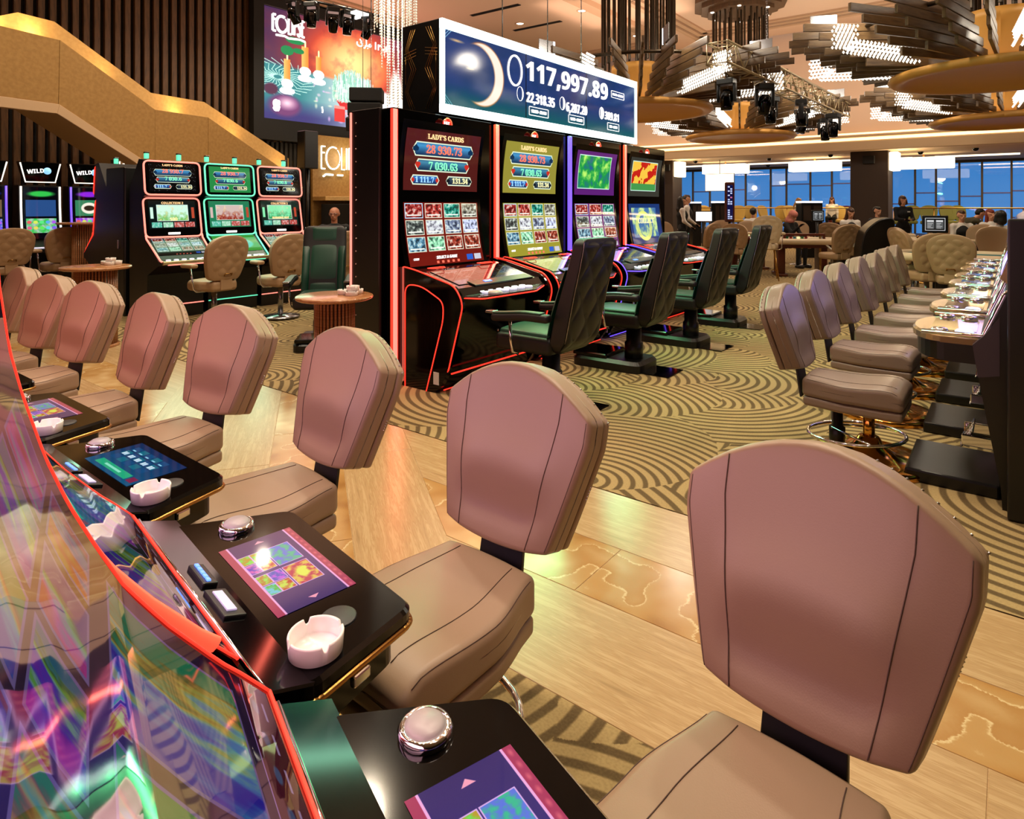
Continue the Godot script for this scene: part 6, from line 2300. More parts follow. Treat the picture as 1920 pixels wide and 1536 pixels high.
func far_room() -> void:
	var zf := -23.5
	var zw := -30.6
	var lo := 3.3
	structure("trim_1", B.new().box(Vector3(-1.6, (lo + HALL) / 2 + 0.1, zf), Vector3(29.2, HALL - lo + 0.2, 0.3)), M.ceiling_paint)
	var tr: Node3D = get_node("trim_1")
	# stepped cornice with hidden light
	for e in [[0.46, 0.10, 0.28], [0.30, 0.14, 0.50], [0.0, 0.28, 0.30]]:
		pass
	put("cornice", B.new().box(Vector3(-1.6, lo + 0.14, zf + 0.28), Vector3(29.0, 0.30, 0.28), 0.02), M.soffit_paint, tr)
	put("cornice", B.new().box(Vector3(-1.6, lo + 0.44, zf + 0.34), Vector3(29.0, 0.05, 0.42), 0.01), M.soffit_paint, tr)
	put("cove_light", B.new().box(Vector3(-1.6, lo + 0.355, zf + 0.40), Vector3(29.0, 0.09, 0.05)), M.strip_glow, tr)
	put("cove_light", B.new().box(Vector3(-1.6, lo + 0.53, zf + 0.40), Vector3(29.0, 0.05, 0.05)), M.strip_glow, tr)
	for x in [-11.0, -6.0, -1.0]:
		area(Vector3(x, lo + 0.6, zf + 0.42), Vector3(0, 0.6, 1), Vector2(4.6, 0.08), 1.6, Color(1.0, 0.82, 0.56))
	structure("ceiling", B.new().box(Vector3(-1.6, lo + 0.1, (zf + zw) / 2), Vector3(29.2, 0.2, zf - zw + 0.3)), M.soffit_paint)
	var ce: Node3D = get_node("ceiling_001")
	for x in [-11.5, -7.6, -4.1, -1.0, 2.0]:
		put("ceiling_tray", B.new().box(Vector3(x, lo - 0.02, -27.6), Vector3(2.4, 0.06, 0.14)), M.warm_glow, ce)
	for p in [[-12.0, -25.0], [-9.9, -24.6], [-7.2, -25.0], [-5.0, -24.5], [-2.4, -25.1], [-0.9, -24.5], [-8.4, -29.0], [-3.0, -28.8]]:
		put("dome_camera", B.new().lathe([Vector2(0, -0.10), Vector2(0.06, -0.08), Vector2(0.085, -0.03), Vector2(0.085, 0.0)], 14), M.black_gloss, ce, Vector3(p[0], lo, p[1]))
	# end wall: sill, head and the window between
	structure("wall_far", B.new().box(Vector3(-1.6, 0.05, zw - 0.1), Vector3(29.2, 0.5, 0.2)), M.brown_wall)
	structure("trim_2", B.new().box(Vector3(-1.6, 3.38, zw - 0.1), Vector3(29.2, 0.3, 0.2)), M.brown_wall)
	structure("window_1", B.new().box(Vector3(-1.6, 3.22, zw), Vector3(29.0, 0.05, 0.10)), M.mullion)
	var wn: Node3D = get_node("window_1")
	var r := RandomNumberGenerator.new()
	r.seed = 5
	var x := -16.0
	var post := B.new().box(Vector3(0, 1.75, 0), Vector3(0.07, 2.95, 0.12), 0.01).done()
	while x < 4.0:
		var w := r.randf_range(0.45, 1.15)
		put("mullion", post, M.mullion, wn, Vector3(x, 0, zw))
		put("pane", B.new().box(Vector3(x + w / 2, 1.75, zw - 0.02), Vector3(w - 0.07, 2.94, 0.012)), M.window_glass, wn)
		var y := r.randf_range(1.5, 2.7)
		put("transom", B.new().box(Vector3(x + w / 2, y, zw), Vector3(w - 0.07, 0.05, 0.06)), M.transom, wn)
		if w > 0.9:
			put("transom", B.new().box(Vector3(x + w / 2, y - 1.0, zw), Vector3(w - 0.07, 0.05, 0.06)), M.transom, wn)
		x += w
	structure("wall_far", B.new().box(Vector3(8.5, 1.75, zw), Vector3(9.0, 3.2, 0.2)), M.brown_wall)
	# raised floor with its rail
	structure("platform_floor", B.new().box(Vector3(-3.6, 0.21, -27.9), Vector3(24.8, 0.42, 5.0)), M.brown_wall)
	var rail := thing("railing", "thin gold railing along the raised window terrace", "railing", Vector3(0, 0.42, -25.5))
	var b := B.new()
	b.tube([Vector3(-12.5, 1.02, 0), Vector3(1.5, 1.02, 0)], 0.025, 6)
	put("hand_rail", b, M.brass, rail)
	for k in 13:
		put("rail_post", B.new().tube([Vector3(-12.5 + 1.16 * k, 0, 0), Vector3(-12.5 + 1.16 * k, 1.0, 0)], 0.016, 6), M.brass, rail)
	# columns with lit sides
	for e in [["wide dark brown column before the blue windows", -3.70, -24.2, 1.1], ["dark brown column with glowing lantern beside the last tall slot cabinet", -10.75, -24.2, 0.55]]:
		var c := thing("column", e[0], "column", Vector3(e[1], 0, e[2]))
		put("shaft", B.new().box(Vector3(0, 1.65, 0), Vector3(e[3], 3.3, 0.9), 0.02), M.brown_wall, c)
		put("lantern", B.new().box(Vector3(e[3] / 2 + 0.14, 2.95, 0.1), Vector3(0.26, 0.6, 0.6), 0.03), M.warm_glow, c)
		put("speaker", B.new().box(Vector3(0.0, 3.02, 0.48), Vector3(0.34, 0.26, 0.12), 0.02), M.black_matt, c)
		lamp(Vector3(e[1] + e[3] / 2 + 0.4, 2.9, e[2] + 0.4), 1.2, Color(1.0, 0.90, 0.72), 0.2)
	for e in [[-9.2, 3.06, "leftmost white box lamp above the terrace"], [-5.84, 3.05, "white box lamp left of the wide dark column"], [-2.4, 3.03, "white box lamp right of the wide dark column"]]:
		var p := thing("box_lamp", e[2], "lamp", Vector3(e[0], e[1] - 0.05, -26.0), 0.0, "white box lamps of the window terrace")
		put("shade", B.new().box(Vector3.ZERO, Vector3(1.74, 0.38, 0.6), 0.03), M.warm_glow, p)
		put("stem", B.new().tube([Vector3(0, 0.19, 0), Vector3(0, 0.28, 0)], 0.03, 8), M.brass, p)
		area(Vector3(e[0], e[1] - 0.22, -26.0), Vector3.DOWN, Vector2(1.7, 0.55), 5.0, Color(1.0, 0.92, 0.76))
	var sg := thing("lit_sign", "blank bright cream screen hanging under the leftmost box lamp", "screen", seen_on(1349, 342, Vector3(0, 0, -24.6), Vector3(0, 0, 1)))
	put("panel", B.new().box(Vector3(0, 0, -0.03), Vector3(1.14, 0.68, 0.05), 0.01), M.black_satin, sg)
	put("screen", B.new().box(Vector3(0, 0, 0.0), Vector3(1.10, 0.64, 0.012)), M.warm_glow, sg)
	put("hanger", B.new().tube([Vector3(0, 0.34, -0.03), Vector3(0, lo - sg.position.y, -0.03)], 0.012, 6), M.steel, sg)


# ---------------------------------------------------------------- what hangs from the ceiling

func bead(b: B, c: Vector3, r: float, h: float) -> void:
	var p := [c + Vector3(r, 0, 0), c + Vector3(0, 0, -r), c + Vector3(-r, 0, 0), c + Vector3(0, 0, r)]
	for k in 4:
		b.tri(p[k], p[(k + 1) % 4], c + Vector3(0, h, 0))
		b.tri(p[(k + 1) % 4], p[k], c - Vector3(0, h, 0))


func fin_chandelier(label: String, at: Vector3) -> Node3D:
	var t := thing("fin_chandelier", label, "chandelier", at, 0.0, "large wooden fin chandeliers")
	put("dish", B.new().lathe([Vector2(0, 0.06), Vector2(0.6, 0.05), Vector2(1.15, 0.02), Vector2(1.28, -0.02), Vector2(1.32, -0.05), Vector2(1.46, -0.05), Vector2(1.52, 0.0), Vector2(1.50, 0.06), Vector2(1.2, 0.12), Vector2(0, 0.16)], 64), M.dish_bronze, t)
	put("hub", B.new().lathe([Vector2(0, 0.15), Vector2(0.42, 0.15), Vector2(0.46, 0.3), Vector2(0.40, 0.75), Vector2(0.55, 0.82), Vector2(0.55, 0.95), Vector2(0, 0.95)], 28), M.dish_bronze, t)
	var plank := []
	for k in 5:
		plank.append(B.new().box(Vector3(1.40 + 0.22 * k, 0.22 + 0.135 * k, 0), Vector3(1.30 + 0.04 * k, 0.122, 0.045), 0.006).done())
	var n := 35
	for i in n:
		var a := TAU * i / n
		if i % 5 == 2:
			# a stepped curtain of lit crystal in place of a fin
			var b := B.new()
			b.st.set_smooth_group(-1)
			for row in 4:
				var r0 := 1.45 + 0.05 * ((row * 3) % 4)
				var r1 := 2.75 - 0.05 * ((row * 5) % 4)
				var m := int((r1 - r0) / 0.062)
				for k in m:
					var r := r0 + 0.062 * k
					var y := 0.16 + 0.058 * row + 0.10 * (r - 1.45)
					if row > 3 and r < 1.9 + 0.12 * (row - 3):
						continue
					for s in 2:
						bead(b, Vector3(r, y, (s - 0.5) * 0.10), 0.024, 0.028)
			for row in 6:
				for k in 6:
					for s in 2:
						bead(b, Vector3(2.50 + 0.062 * k - 0.03 * (row % 2), 0.34 + 0.062 * row, (s - 0.5) * 0.10), 0.024, 0.028)
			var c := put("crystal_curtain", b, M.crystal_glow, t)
			c.rotation.y = a
			c.set_meta("kind", "stuff")
		else:
			for k in 5:
				put("plank", plank[k], M.fin_wood, t).rotation.y = a
			if i % 5 == 0:
				var g := put("light_plate", B.new().box(Vector3(2.35, 0.96, 0.06), Vector3(0.05, 0.28, 0.02), 0.004), M.plate_glow, t)
				g.rotation.y = a
				put("plate", B.new().box(Vector3(2.55, 0.96, 0.06), Vector3(0.36, 0.28, 0.012), 0.002), M.steel, g)
	var ring := []
	for k in 48:
		ring.append(Vector3(sin(TAU * k / 48.0) * 2.05, 0.78, cos(TAU * k / 48.0) * 2.05))
	put("ring", B.new().tube(ring, 0.035, 6, true), M.dark_bronze, t)
	var rod := B.new().lathe([Vector2(0.028, 0.95), Vector2(0.028, HALL - at.y - 0.3)], 8).done()
	for k in 26:
		var a := TAU * k / 26.0
		put("rod", rod, M.dark_bronze, t, Vector3(sin(a) * 0.74, 0, cos(a) * 0.74))
	for k in 8:
		var a := TAU * (k + 0.5) / 8.0
		put("rod", rod, M.dark_bronze, t, Vector3(sin(a) * 0.40, 0, cos(a) * 0.40))
	var top := HALL - at.y
	var b := B.new()
	b.lathe([Vector2(0, top - 0.36), Vector2(0.95, top - 0.36), Vector2(0.95, top - 0.24), Vector2(1.15, top - 0.24), Vector2(1.15, top - 0.12), Vector2(1.35, top - 0.12), Vector2(1.35, top)], 8, Vector3.ZERO, -1)
	var ros := put("ceiling_rose", b, M.slat_wood, t)
	for k in 6:
		var a := TAU * k / 6.0 + 0.3
		put("rose_lamp", B.new().lathe([Vector2(0, -0.012), Vector2(0.05, -0.012), Vector2(0.05, 0)], 12), M.downlight_glow, ros, Vector3(sin(a) * 0.85, top - 0.36, cos(a) * 0.85))
	for k in 3:
		var a := TAU * k / 3.0 + 0.9
		put("spot_lamp", B.new().lathe([Vector2(0, -0.03), Vector2(0.05, 0), Vector2(0, 0.05)], 12), M.downlight_glow, t, Vector3(sin(a) * 0.62, 0.28, cos(a) * 0.62))
	return t


func moving_head(label: String, at: Vector3, turn: float, tilt: float) -> Node3D:
	var t := thing("stage_light", label, "stage light", at, turn, "black moving stage lights")
	put("base", B.new().box(Vector3(0, -0.07, 0), Vector3(0.30, 0.12, 0.24), 0.02), M.black_satin, t)
	for s: float in [-1.0, 1.0]:
		put("yoke_arm", B.new().rbox(Vector3(s * 0.15, -0.27, 0), Vector3(0.05, 0.34, 0.10), 0.02, 2), M.black_satin, t)
	var h := put("head", B.new().lathe([Vector2(0, -0.22), Vector2(0.10, -0.22), Vector2(0.105, -0.16), Vector2(0.12, 0.0), Vector2(0.11, 0.10), Vector2(0.06, 0.15), Vector2(0, 0.15)], 18), M.black_gloss, t, Vector3(0, -0.36, 0))
	h.rotation.x = tilt
	put("lens", B.new().lathe([Vector2(0, -0.232), Vector2(0.085, -0.222), Vector2(0.085, -0.21)], 18), M.lens_glass, h)
	put("clamp", B.new().tube([Vector3(0, -0.01, 0), Vector3(0, 0.10, 0)], 0.02, 6), M.steel, t)
	return t


func truss_run(label: String, a: Vector3, e: Vector3, s: float) -> Node3D:
	var t := thing("truss", label, "truss", a)
	t.basis = Basis.looking_at(e - a)
	var n := int(a.distance_to(e) / (s * 1.0))
	var st := a.distance_to(e) / n
	var h := s / 2
	for cx: float in [-1.0, 1.0]:
		for cy: float in [-1.0, 1.0]:
			put("chord", B.new().tube([Vector3(cx * h, cy * h, 0), Vector3(cx * h, cy * h, -st * n)], 0.024, 8), M.truss_metal, t)
	var b := B.new()
	for k in n:
		var z0 := -st * k
		var z1 := -st * (k + 1)
		for f in [[Vector2(-h, -h), Vector2(-h, h)], [Vector2(h, -h), Vector2(h, h)], [Vector2(-h, -h), Vector2(h, -h)], [Vector2(-h, h), Vector2(h, h)]]:
			var p: Vector2 = f[k % 2]
			var q: Vector2 = f[1 - k % 2]
			b.tube([Vector3(p.x, p.y, z0), Vector3(q.x, q.y, z1)], 0.012, 5)
			b.tube([Vector3(p.x, p.y, z0), Vector3(q.x, q.y, z0)], 0.010, 5)
	put("lacing", b, M.truss_metal, t).set_meta("kind", "stuff")
	return t


func ceiling_things() -> void:
	mat("dish_bronze", Color(0.80, 0.58, 0.27), 0.5, 0.0)
	mat("dark_bronze", Color(0.20, 0.155, 0.10), 0.35, 0.6)
	mat("plate_glow", Color(0.9, 0.9, 0.9), 0.4, 0.0, Color(0.92, 0.95, 1.0), 2.2)
	mat("lens_glass", Color(0.5, 0.52, 0.55), 0.08, 0.6)
	mat("truss_metal", Color(0.66, 0.60, 0.48), 0.35, 0.7)
	var c1 := fin_chandelier("fin chandelier behind the jackpot sign, left front of four", Vector3(-6.2, 3.48, -12.3))
	dup(c1, Vector3(-6.2, 3.48, -18.7), 0.0, "fin chandelier over the gaming tables, far left of four")
	dup(c1, Vector3(-0.14, 3.52, -12.5), 0.0, "largest fin chandelier at the upper right, its bronze dish over the right bank")
	dup(c1, Vector3(-0.14, 3.48, -19.0), 0.0, "fin chandelier far right, under the largest bronze dish")
	for p in [Vector3(-6.2, 4.9, -12.3), Vector3(-6.2, 4.9, -18.7), Vector3(-0.14, 4.9, -12.5), Vector3(-0.14, 4.9, -19.0)]:
		for k in 4:
			var a := TAU * (k + 0.5) / 4.0
			lamp(p + Vector3(sin(a) * 2.3, -0.2, cos(a) * 2.3), 2.2, Color(1.0, 0.95, 0.86), 0.25)
	# the lighting truss between the chandeliers
	truss_run("silver box truss with hanging stage lights between the fin chandeliers", Vector3(-3.95, 4.10, -10.75), Vector3(-3.55, 4.02, -18.8), 0.36)
	var k := 0
	for z in [-11.6, -12.5, -13.9, -14.7, -16.0, -17.2, -17.9]:
		var f: float = (z + 10.75) / -8.05
		var on := Vector3(-3.95, 4.10, -10.75).lerp(Vector3(-3.55, 4.02, -18.8), f) + Vector3(0.18 if k % 2 else -0.18, -0.27, 0)
		moving_head("black stage light under the silver truss, %s from its near end" % ["first", "second", "third", "fourth", "fifth", "sixth", "seventh"][k], on, 0.6 * k, 0.25 if k % 3 == 1 else 0.0)
		k += 1
	var hoist := thing("hoist_chain", "steel chain hoist holding the silver truss", "chain", Vector3(-3.85, 4.28, -13.2))
	var b := B.new()
	for i in 52:
		b.tube(ring_of(oblong(0.03, 0.07, 0.012, 2), 0.0, Transform3D(Basis(Vector3.UP, PI / 2 * (i % 2)), Vector3(0, 0.30 + 0.054 * i, 0))), 0.005, 4, true)
	put("chain", b, M.steel, hoist).set_meta("kind", "stuff")
	b = B.new()
	b.tube([Vector3(0, 0.30, 0), Vector3(-0.22, -0.02, 0)], 0.02, 6)
	b.tube([Vector3(0, 0.30, 0), Vector3(0.22, -0.02, 0)], 0.02, 6)
	put("sling", b, M.black_matt, hoist)
	# stage lights on a bar before the video wall
	var p0 := deep(545, -8, 14.5)
	var p1 := deep(712, 30, 15.6)
	var bar := thing("light_bar_rig", "black lighting bar hung before the video wall", "lighting bar", p0)
	put("bar", B.new().tube([Vector3.ZERO, p1 - p0], 0.035, 8), M.black_satin, bar)
	for e in [0.1, 0.9]:
		put("hanger", B.new().tube([(p1 - p0) * e, Vector3((p1 - p0).x * e, HALL - p0.y, (p1 - p0).z * e)], 0.012, 6), M.steel, bar)
	var tell := ["leftmost", "second from left", "third from left", "fourth from left", "rightmost"]
	for i in 5:
		var f := [0.03, 0.22, 0.46, 0.62, 0.86][i] as float
		moving_head("black stage light on the bar before the video wall, %s" % tell[i], p0.lerp(p1, f) + Vector3(0, -0.04, 0), 0.5 * i, [0.5, 0.0, 0.6, 0.1, 0.5][i])
	put("flood", B.new().box((p1 - p0) * 0.72 + Vector3(0, -0.10, 0), Vector3(0.5, 0.06, 0.4), 0.01), M.print_white, bar)
	# hung loudspeakers
	var q := deep(688, 205, 12.5)
	var la := thing("line_array", "black hanging loudspeaker cluster in front of the video wall", "loudspeaker", q)
	for i in 3:
		var o := put("speaker_box", B.new().box(Vector3.ZERO, Vector3(0.62, 0.26, 0.42), 0.02), M.black_matt, la, Vector3(0.0, 0.26 - 0.27 * i, 0.04 * i))
		o.rotation = Vector3(0.12 * i, 0.75, 0)
	for s: float in [-1.0, 1.0]:
		put("cable", B.new().tube([Vector3(s * 0.12, 0.38, 0), Vector3(s * 0.12, HALL - q.y, 0)], 0.006, 5), M.steel, la)
	# the tiered crystal chandelier left of the sign
	var c := deep(742, 40, 9.0)
	var cr := thing("crystal_chandelier", "long tiered chandelier of crystal strands left of the jackpot sign", "chandelier", Vector3(c.x, 0, c.z))
	for tier in [[0.29, 26, 4.02, HALL - 0.12], [0.20, 18, 3.55, HALL - 0.12], [0.12, 12, 2.92, HALL - 0.12]]:
		b = B.new()
		b.st.set_smooth_group(-1)
		for s in tier[1]:
			var a: float = TAU * s / tier[1]
			var y: float = tier[2] + 0.10 * sin(s * 2.4)
			while y < tier[3]:
				bead(b, Vector3(sin(a) * tier[0], y, cos(a) * tier[0]), 0.013, 0.018)
				y += 0.040
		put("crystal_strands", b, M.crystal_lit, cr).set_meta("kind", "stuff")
	put("canopy", B.new().lathe([Vector2(0, HALL - 0.14), Vector2(0.34, HALL - 0.14), Vector2(0.36, HALL - 0.06), Vector2(0.30, HALL)], 28), M.chrome, cr)
	lamp(Vector3(c.x, 4.6, c.z), 1.2, Color(1.0, 0.95, 0.86), 0.06)
	lamp(Vector3(c.x, 3.7, c.z), 0.6, Color(1.0, 0.95, 0.86), 0.06)


# ---------------------------------------------------------------- people: one skin surface from tapered bones, clothes over it

func blob_field(bones: Array, cell: float, k := 0.03) -> ArrayMesh:      # bones: [a, b, ra, rb]; surface nets of their smooth union
	var lo := Vector3(1e9, 1e9, 1e9)
	var hi := -lo
	for e in bones:
		var r: float = maxf(e[2], e[3]) + cell * 3.0
		for p in [e[0], e[1]]:
			lo = lo.min(p - Vector3(r, r, r))
			hi = hi.max(p + Vector3(r, r, r))
	var nx := int((hi.x - lo.x) / cell) + 2
	var ny := int((hi.y - lo.y) / cell) + 2
	var nz := int((hi.z - lo.z) / cell) + 2
	var f := PackedFloat32Array()
	f.resize(nx * ny * nz)
	f.fill(1.0)
	for e in bones:
		var a: Vector3 = e[0]
		var b: Vector3 = e[1]
		var ra: float = e[2]
		var rb: float = e[3]
		var m: float = maxf(ra, rb) + cell * 2.5
		var l := a.min(b) - Vector3(m, m, m) - lo
		var h := a.max(b) + Vector3(m, m, m) - lo
		var ab := b - a
		var dd := maxf(ab.length_squared(), 1e-9)
		for z in range(maxi(0, int(l.z / cell)), mini(nz, int(h.z / cell) + 1)):
			for y in range(maxi(0, int(l.y / cell)), mini(ny, int(h.y / cell) + 1)):
				for x in range(maxi(0, int(l.x / cell)), mini(nx, int(h.x / cell) + 1)):
					var p := lo + Vector3(x, y, z) * cell
					var t := clampf((p - a).dot(ab) / dd, 0.0, 1.0)
					var d := p.distance_to(a + ab * t) - lerpf(ra, rb, t)
					var i := (z * ny + y) * nx + x
					var o := f[i]
					var hh := maxf(k - absf(d - o), 0.0) / k
					f[i] = minf(d, o) - hh * hh * k * 0.25
	var st := SurfaceTool.new()
	st.begin(Mesh.PRIMITIVE_TRIANGLES)
	st.set_smooth_group(0)
	var ids := {}
	var vs := []
	var off := [0, 1, nx, nx + 1, nx * ny, nx * ny + 1, nx * ny + nx, nx * ny + nx + 1]
	var cor := [Vector3(0, 0, 0), Vector3(1, 0, 0), Vector3(0, 1, 0), Vector3(1, 1, 0), Vector3(0, 0, 1), Vector3(1, 0, 1), Vector3(0, 1, 1), Vector3(1, 1, 1)]
	var eds := [[0, 1], [2, 3], [4, 5], [6, 7], [0, 2], [1, 3], [4, 6], [5, 7], [0, 4], [1, 5], [2, 6], [3, 7]]
	for z in nz - 1:
		for y in ny - 1:
			for x in nx - 1:
				var i := (z * ny + y) * nx + x
				var neg := 0
				for c in 8:
					if f[i + off[c]] < 0.0:
						neg += 1
				if neg == 0 or neg == 8:
					continue
				var s := Vector3.ZERO
				var n := 0
				for e in eds:
					var d0 := f[i + off[e[0]]]
					var d1 := f[i + off[e[1]]]
					if (d0 < 0.0) != (d1 < 0.0):
						s += (cor[e[0]] as Vector3).lerp(cor[e[1]], d0 / (d0 - d1))
						n += 1
				ids[i] = vs.size()
				vs.append(lo + (Vector3(x, y, z) + s / n) * cell)
	var sx := 1
	var sy := nx
	var sz := nx * ny
	for i in ids.keys():
		for ax in [[sx, sy, sz], [sy, sz, sx], [sz, sx, sy]]:
			var d0 := f[i]
			var d1 := f[i + ax[0]]
			if (d0 < 0.0) == (d1 < 0.0):
				continue
			var q := [i, i - ax[1], i - ax[1] - ax[2], i - ax[2]]
			var ok := true
			for j in q:
				ok = ok and ids.has(j)
			if not ok:
				continue
			if d0 > 0.0:
				q.reverse()
			for j in [0, 2, 1, 0, 3, 2]:
				st.add_vertex(vs[ids[q[j]]])
	st.generate_normals()
	return st.commit()


var head_mesh: ArrayMesh
var hand_mesh: ArrayMesh

func person(label: String, at: Vector3, turn: float, o: Dictionary) -> Node3D:
	# +z is where the person faces. o: seat (height or 0), top, legs, hair, style, bend, nod, look, arms, tall, skirt
	var t := thing("person", label, "person", at, turn)
	if head_mesh == null:
		var hb := [[Vector3(0, 0.135, -0.012), Vector3(0, 0.125, 0.012), 0.083, 0.078], [Vector3(0, 0.06, 0.030), Vector3(0, 0.035, 0.045), 0.058, 0.046], [Vector3(0, 0.020, 0.055), Vector3(0, 0.022, 0.060), 0.022, 0.020],
			[Vector3(0, 0.105, 0.088), Vector3(0, 0.070, 0.104), 0.009, 0.014], [Vector3(0.076, 0.085, 0.0), Vector3(0.079, 0.11, -0.01), 0.012, 0.015], [Vector3(-0.076, 0.085, 0.0), Vector3(-0.079, 0.11, -0.01), 0.012, 0.015],
			[Vector3(0.028, 0.118, 0.076), Vector3(0.042, 0.117, 0.068), 0.012, 0.010], [Vector3(-0.028, 0.118, 0.076), Vector3(-0.042, 0.117, 0.068), 0.012, 0.010], [Vector3(0.014, 0.046, 0.090), Vector3(-0.014, 0.046, 0.090), 0.008, 0.008]]
		head_mesh = blob_field(hb, 0.0075, 0.02)
		var fb := [[Vector3(0, 0, 0), Vector3(0, -0.07, 0), 0.022, 0.020], [Vector3(0.018, -0.02, 0), Vector3(0.026, -0.075, 0), 0.016, 0.014], [Vector3(-0.018, -0.02, 0), Vector3(-0.026, -0.075, 0), 0.016, 0.014],
			[Vector3(-0.022, -0.02, 0.006), Vector3(-0.045, -0.055, 0.016), 0.012, 0.010], [Vector3(-0.045, -0.055, 0.016), Vector3(-0.046, -0.085, 0.022), 0.010, 0.008]]
		for k in 4:
			var x := -0.030 + 0.020 * k
			var l: float = [0.036, 0.042, 0.039, 0.030][k]
			fb.append([Vector3(x, -0.085, 0), Vector3(x * 1.08, -0.085 - l * 0.55, 0.008), 0.0090, 0.0085])
			fb.append([Vector3(x * 1.08, -0.085 - l * 0.55, 0.008), Vector3(x * 1.1, -0.085 - l * 1.0, 0.026), 0.0085, 0.0075])
		hand_mesh = blob_field(fb, 0.006, 0.006)
	var tall: float = o.get("tall", 1.0)
	var seat: float = o.get("seat", 0.0)
	var bend: float = o.get("bend", 0.0)
	var hip := Vector3(0, (seat + 0.09) if seat > 0.0 else 0.93 * tall, 0)
	var fwd := Vector3(0, cos(bend), sin(bend))
	var chest := hip + fwd * 0.34 * tall
	var neck := hip + fwd * 0.54 * tall
	var side := 0.185 if o.get("male", false) else 0.165
	var nod: float = o.get("nod", 0.0)
	var hpos := neck + Vector3(0, cos(bend * 0.7), sin(bend * 0.7)) * 0.055
	var hx := Transform3D(Basis(Vector3.UP, o.get("look", 0.0)) * Basis(Vector3.RIGHT, nod + bend * 0.6), hpos)
	var skin := [[neck + fwd * -0.04, hpos + hx.basis * Vector3(0, 0.06, 0.0), 0.052, 0.050]]
	var top := [[hip + Vector3(0, 0.02, 0), hip + fwd * 0.16, 0.125, 0.112], [hip + fwd * 0.16, chest, 0.112, 0.128], [chest, neck - fwd * 0.05, 0.128, 0.075], [neck - fwd * 0.075 - Vector3(side, 0, 0), neck - fwd * 0.075 + Vector3(side, 0, 0), 0.058, 0.058], [chest + Vector3(-0.06, 0, 0.05), chest + Vector3(0.06, 0, 0.05), 0.075, 0.075]]
	var legs := []
	var shoes := B.new()
	var arms: Array = o.get("arms", [[0.05, 0.0, 0.10], [0.05, 0.0, 0.10]])
	var handst := []
	for s: float in [-1.0, 1.0]:
		var hj := hip + Vector3(s * 0.09, -0.03, 0)
		var knee: Vector3
		var foot: Vector3
		if seat > 0.0:
			knee = hip + Vector3(s * 0.13, -0.02, 0.42)
			foot = Vector3(s * 0.13, maxf(0.08, seat - 0.46), 0.40)
		else:
			knee = Vector3(s * 0.10, 0.50 * tall, 0.02)
			foot = Vector3(s * 0.11, 0.08, -0.01)
		legs.append([hj, knee, 0.088, 0.060])
		legs.append([knee, foot, 0.058, 0.042])
		legs.append([hip + Vector3(s * 0.05, 0.05, 0), hj, 0.11, 0.105])
		shoes.rbox(foot + Vector3(0, -0.035, 0.06), Vector3(0.085, 0.075, 0.25), 0.034, 2, 1)
		var sh := neck - fwd * 0.075 + Vector3(s * (side + 0.015), 0, 0)
		var a = arms[0] if s < 0 else arms[1]          # outwards, forward angle of the upper arm, bend of the elbow
		var ud := Vector3(s * sin(a[0]), -cos(a[0]) * cos(a[1]), sin(a[1]))
		var el := sh + ud.normalized() * 0.28 * tall
		var fa: float = a[1] + a[2]
		var fd := Vector3(s * sin(a[0]) - s * (a[3] if a.size() > 3 else 0.0), -cos(fa), sin(fa)).normalized()
		var wr := el + fd * 0.24 * tall
		top.append([sh, el, 0.056, 0.044])
		if o.get("short", false):
			skin.append([el, wr, 0.040, 0.027])
		else:
			top.append([el, wr - fd * 0.02, 0.044, 0.034])
		skin.append([wr - fd * 0.06, wr + fd * 0.01, 0.027, 0.024])
		var z := fd.cross(Vector3.RIGHT * s)
		z = z.normalized() if z.length() > 0.1 else Vector3.BACK
		handst.append([Transform3D(Basis(-fd.cross(-z).normalized(), -fd, z).orthonormalized(), wr), s])
	var body := SurfaceTool.new()
	body.begin(Mesh.PRIMITIVE_TRIANGLES)
	body.append_from(blob_field(skin, 0.014, 0.03), 0, Transform3D())
	body.append_from(head_mesh, 0, hx)
	for h in handst:
		var ht: Transform3D = h[0]
		if h[1] > 0:
			ht.basis.x = -ht.basis.x
		body.append_from(hand_mesh, 0, ht)
	put("body", body.commit(), o.get("skin", M.skin), t)
	put("top", blob_field(top, 0.022, 0.05), o.top, t)
	put("trousers", blob_field(legs, 0.022, 0.05), o.get("legs", M.cloth_black), t)
	put("shoes", shoes, o.get("shoes", M.black_satin), t)
	# hair, eyes, brows
	var hair := []
	match o.get("style", "short"):
		"short":
			hair = [[Vector3(0, 0.155, -0.025), Vector3(0, 0.165, 0.030), 0.083, 0.062], [Vector3(0, 0.10, -0.045), Vector3(0, 0.13, -0.04), 0.066, 0.075]]
		"long":
			hair = [[Vector3(0, 0.155, -0.025), Vector3(0, 0.165, 0.030), 0.088, 0.064], [Vector3(0, 0.12, -0.045), Vector3(0, -0.10, -0.075), 0.080, 0.070], [Vector3(0.07, 0.11, -0.01), Vector3(0.085, -0.09, 0.0), 0.030, 0.035], [Vector3(-0.07, 0.11, -0.01), Vector3(-0.085, -0.09, 0.0), 0.030, 0.035], [Vector3(0, -0.10, -0.075), Vector3(0, -0.22, -0.085), 0.070, 0.040]]
		"bob":
			hair = [[Vector3(0, 0.155, -0.025), Vector3(0, 0.165, 0.030), 0.092, 0.066], [Vector3(0, 0.13, -0.045), Vector3(0, 0.02, -0.055), 0.084, 0.085], [Vector3(0.075, 0.12, -0.005), Vector3(0.085, 0.02, 0.0), 0.032, 0.036], [Vector3(-0.075, 0.12, -0.005), Vector3(-0.085, 0.02, 0.0), 0.032, 0.036]]
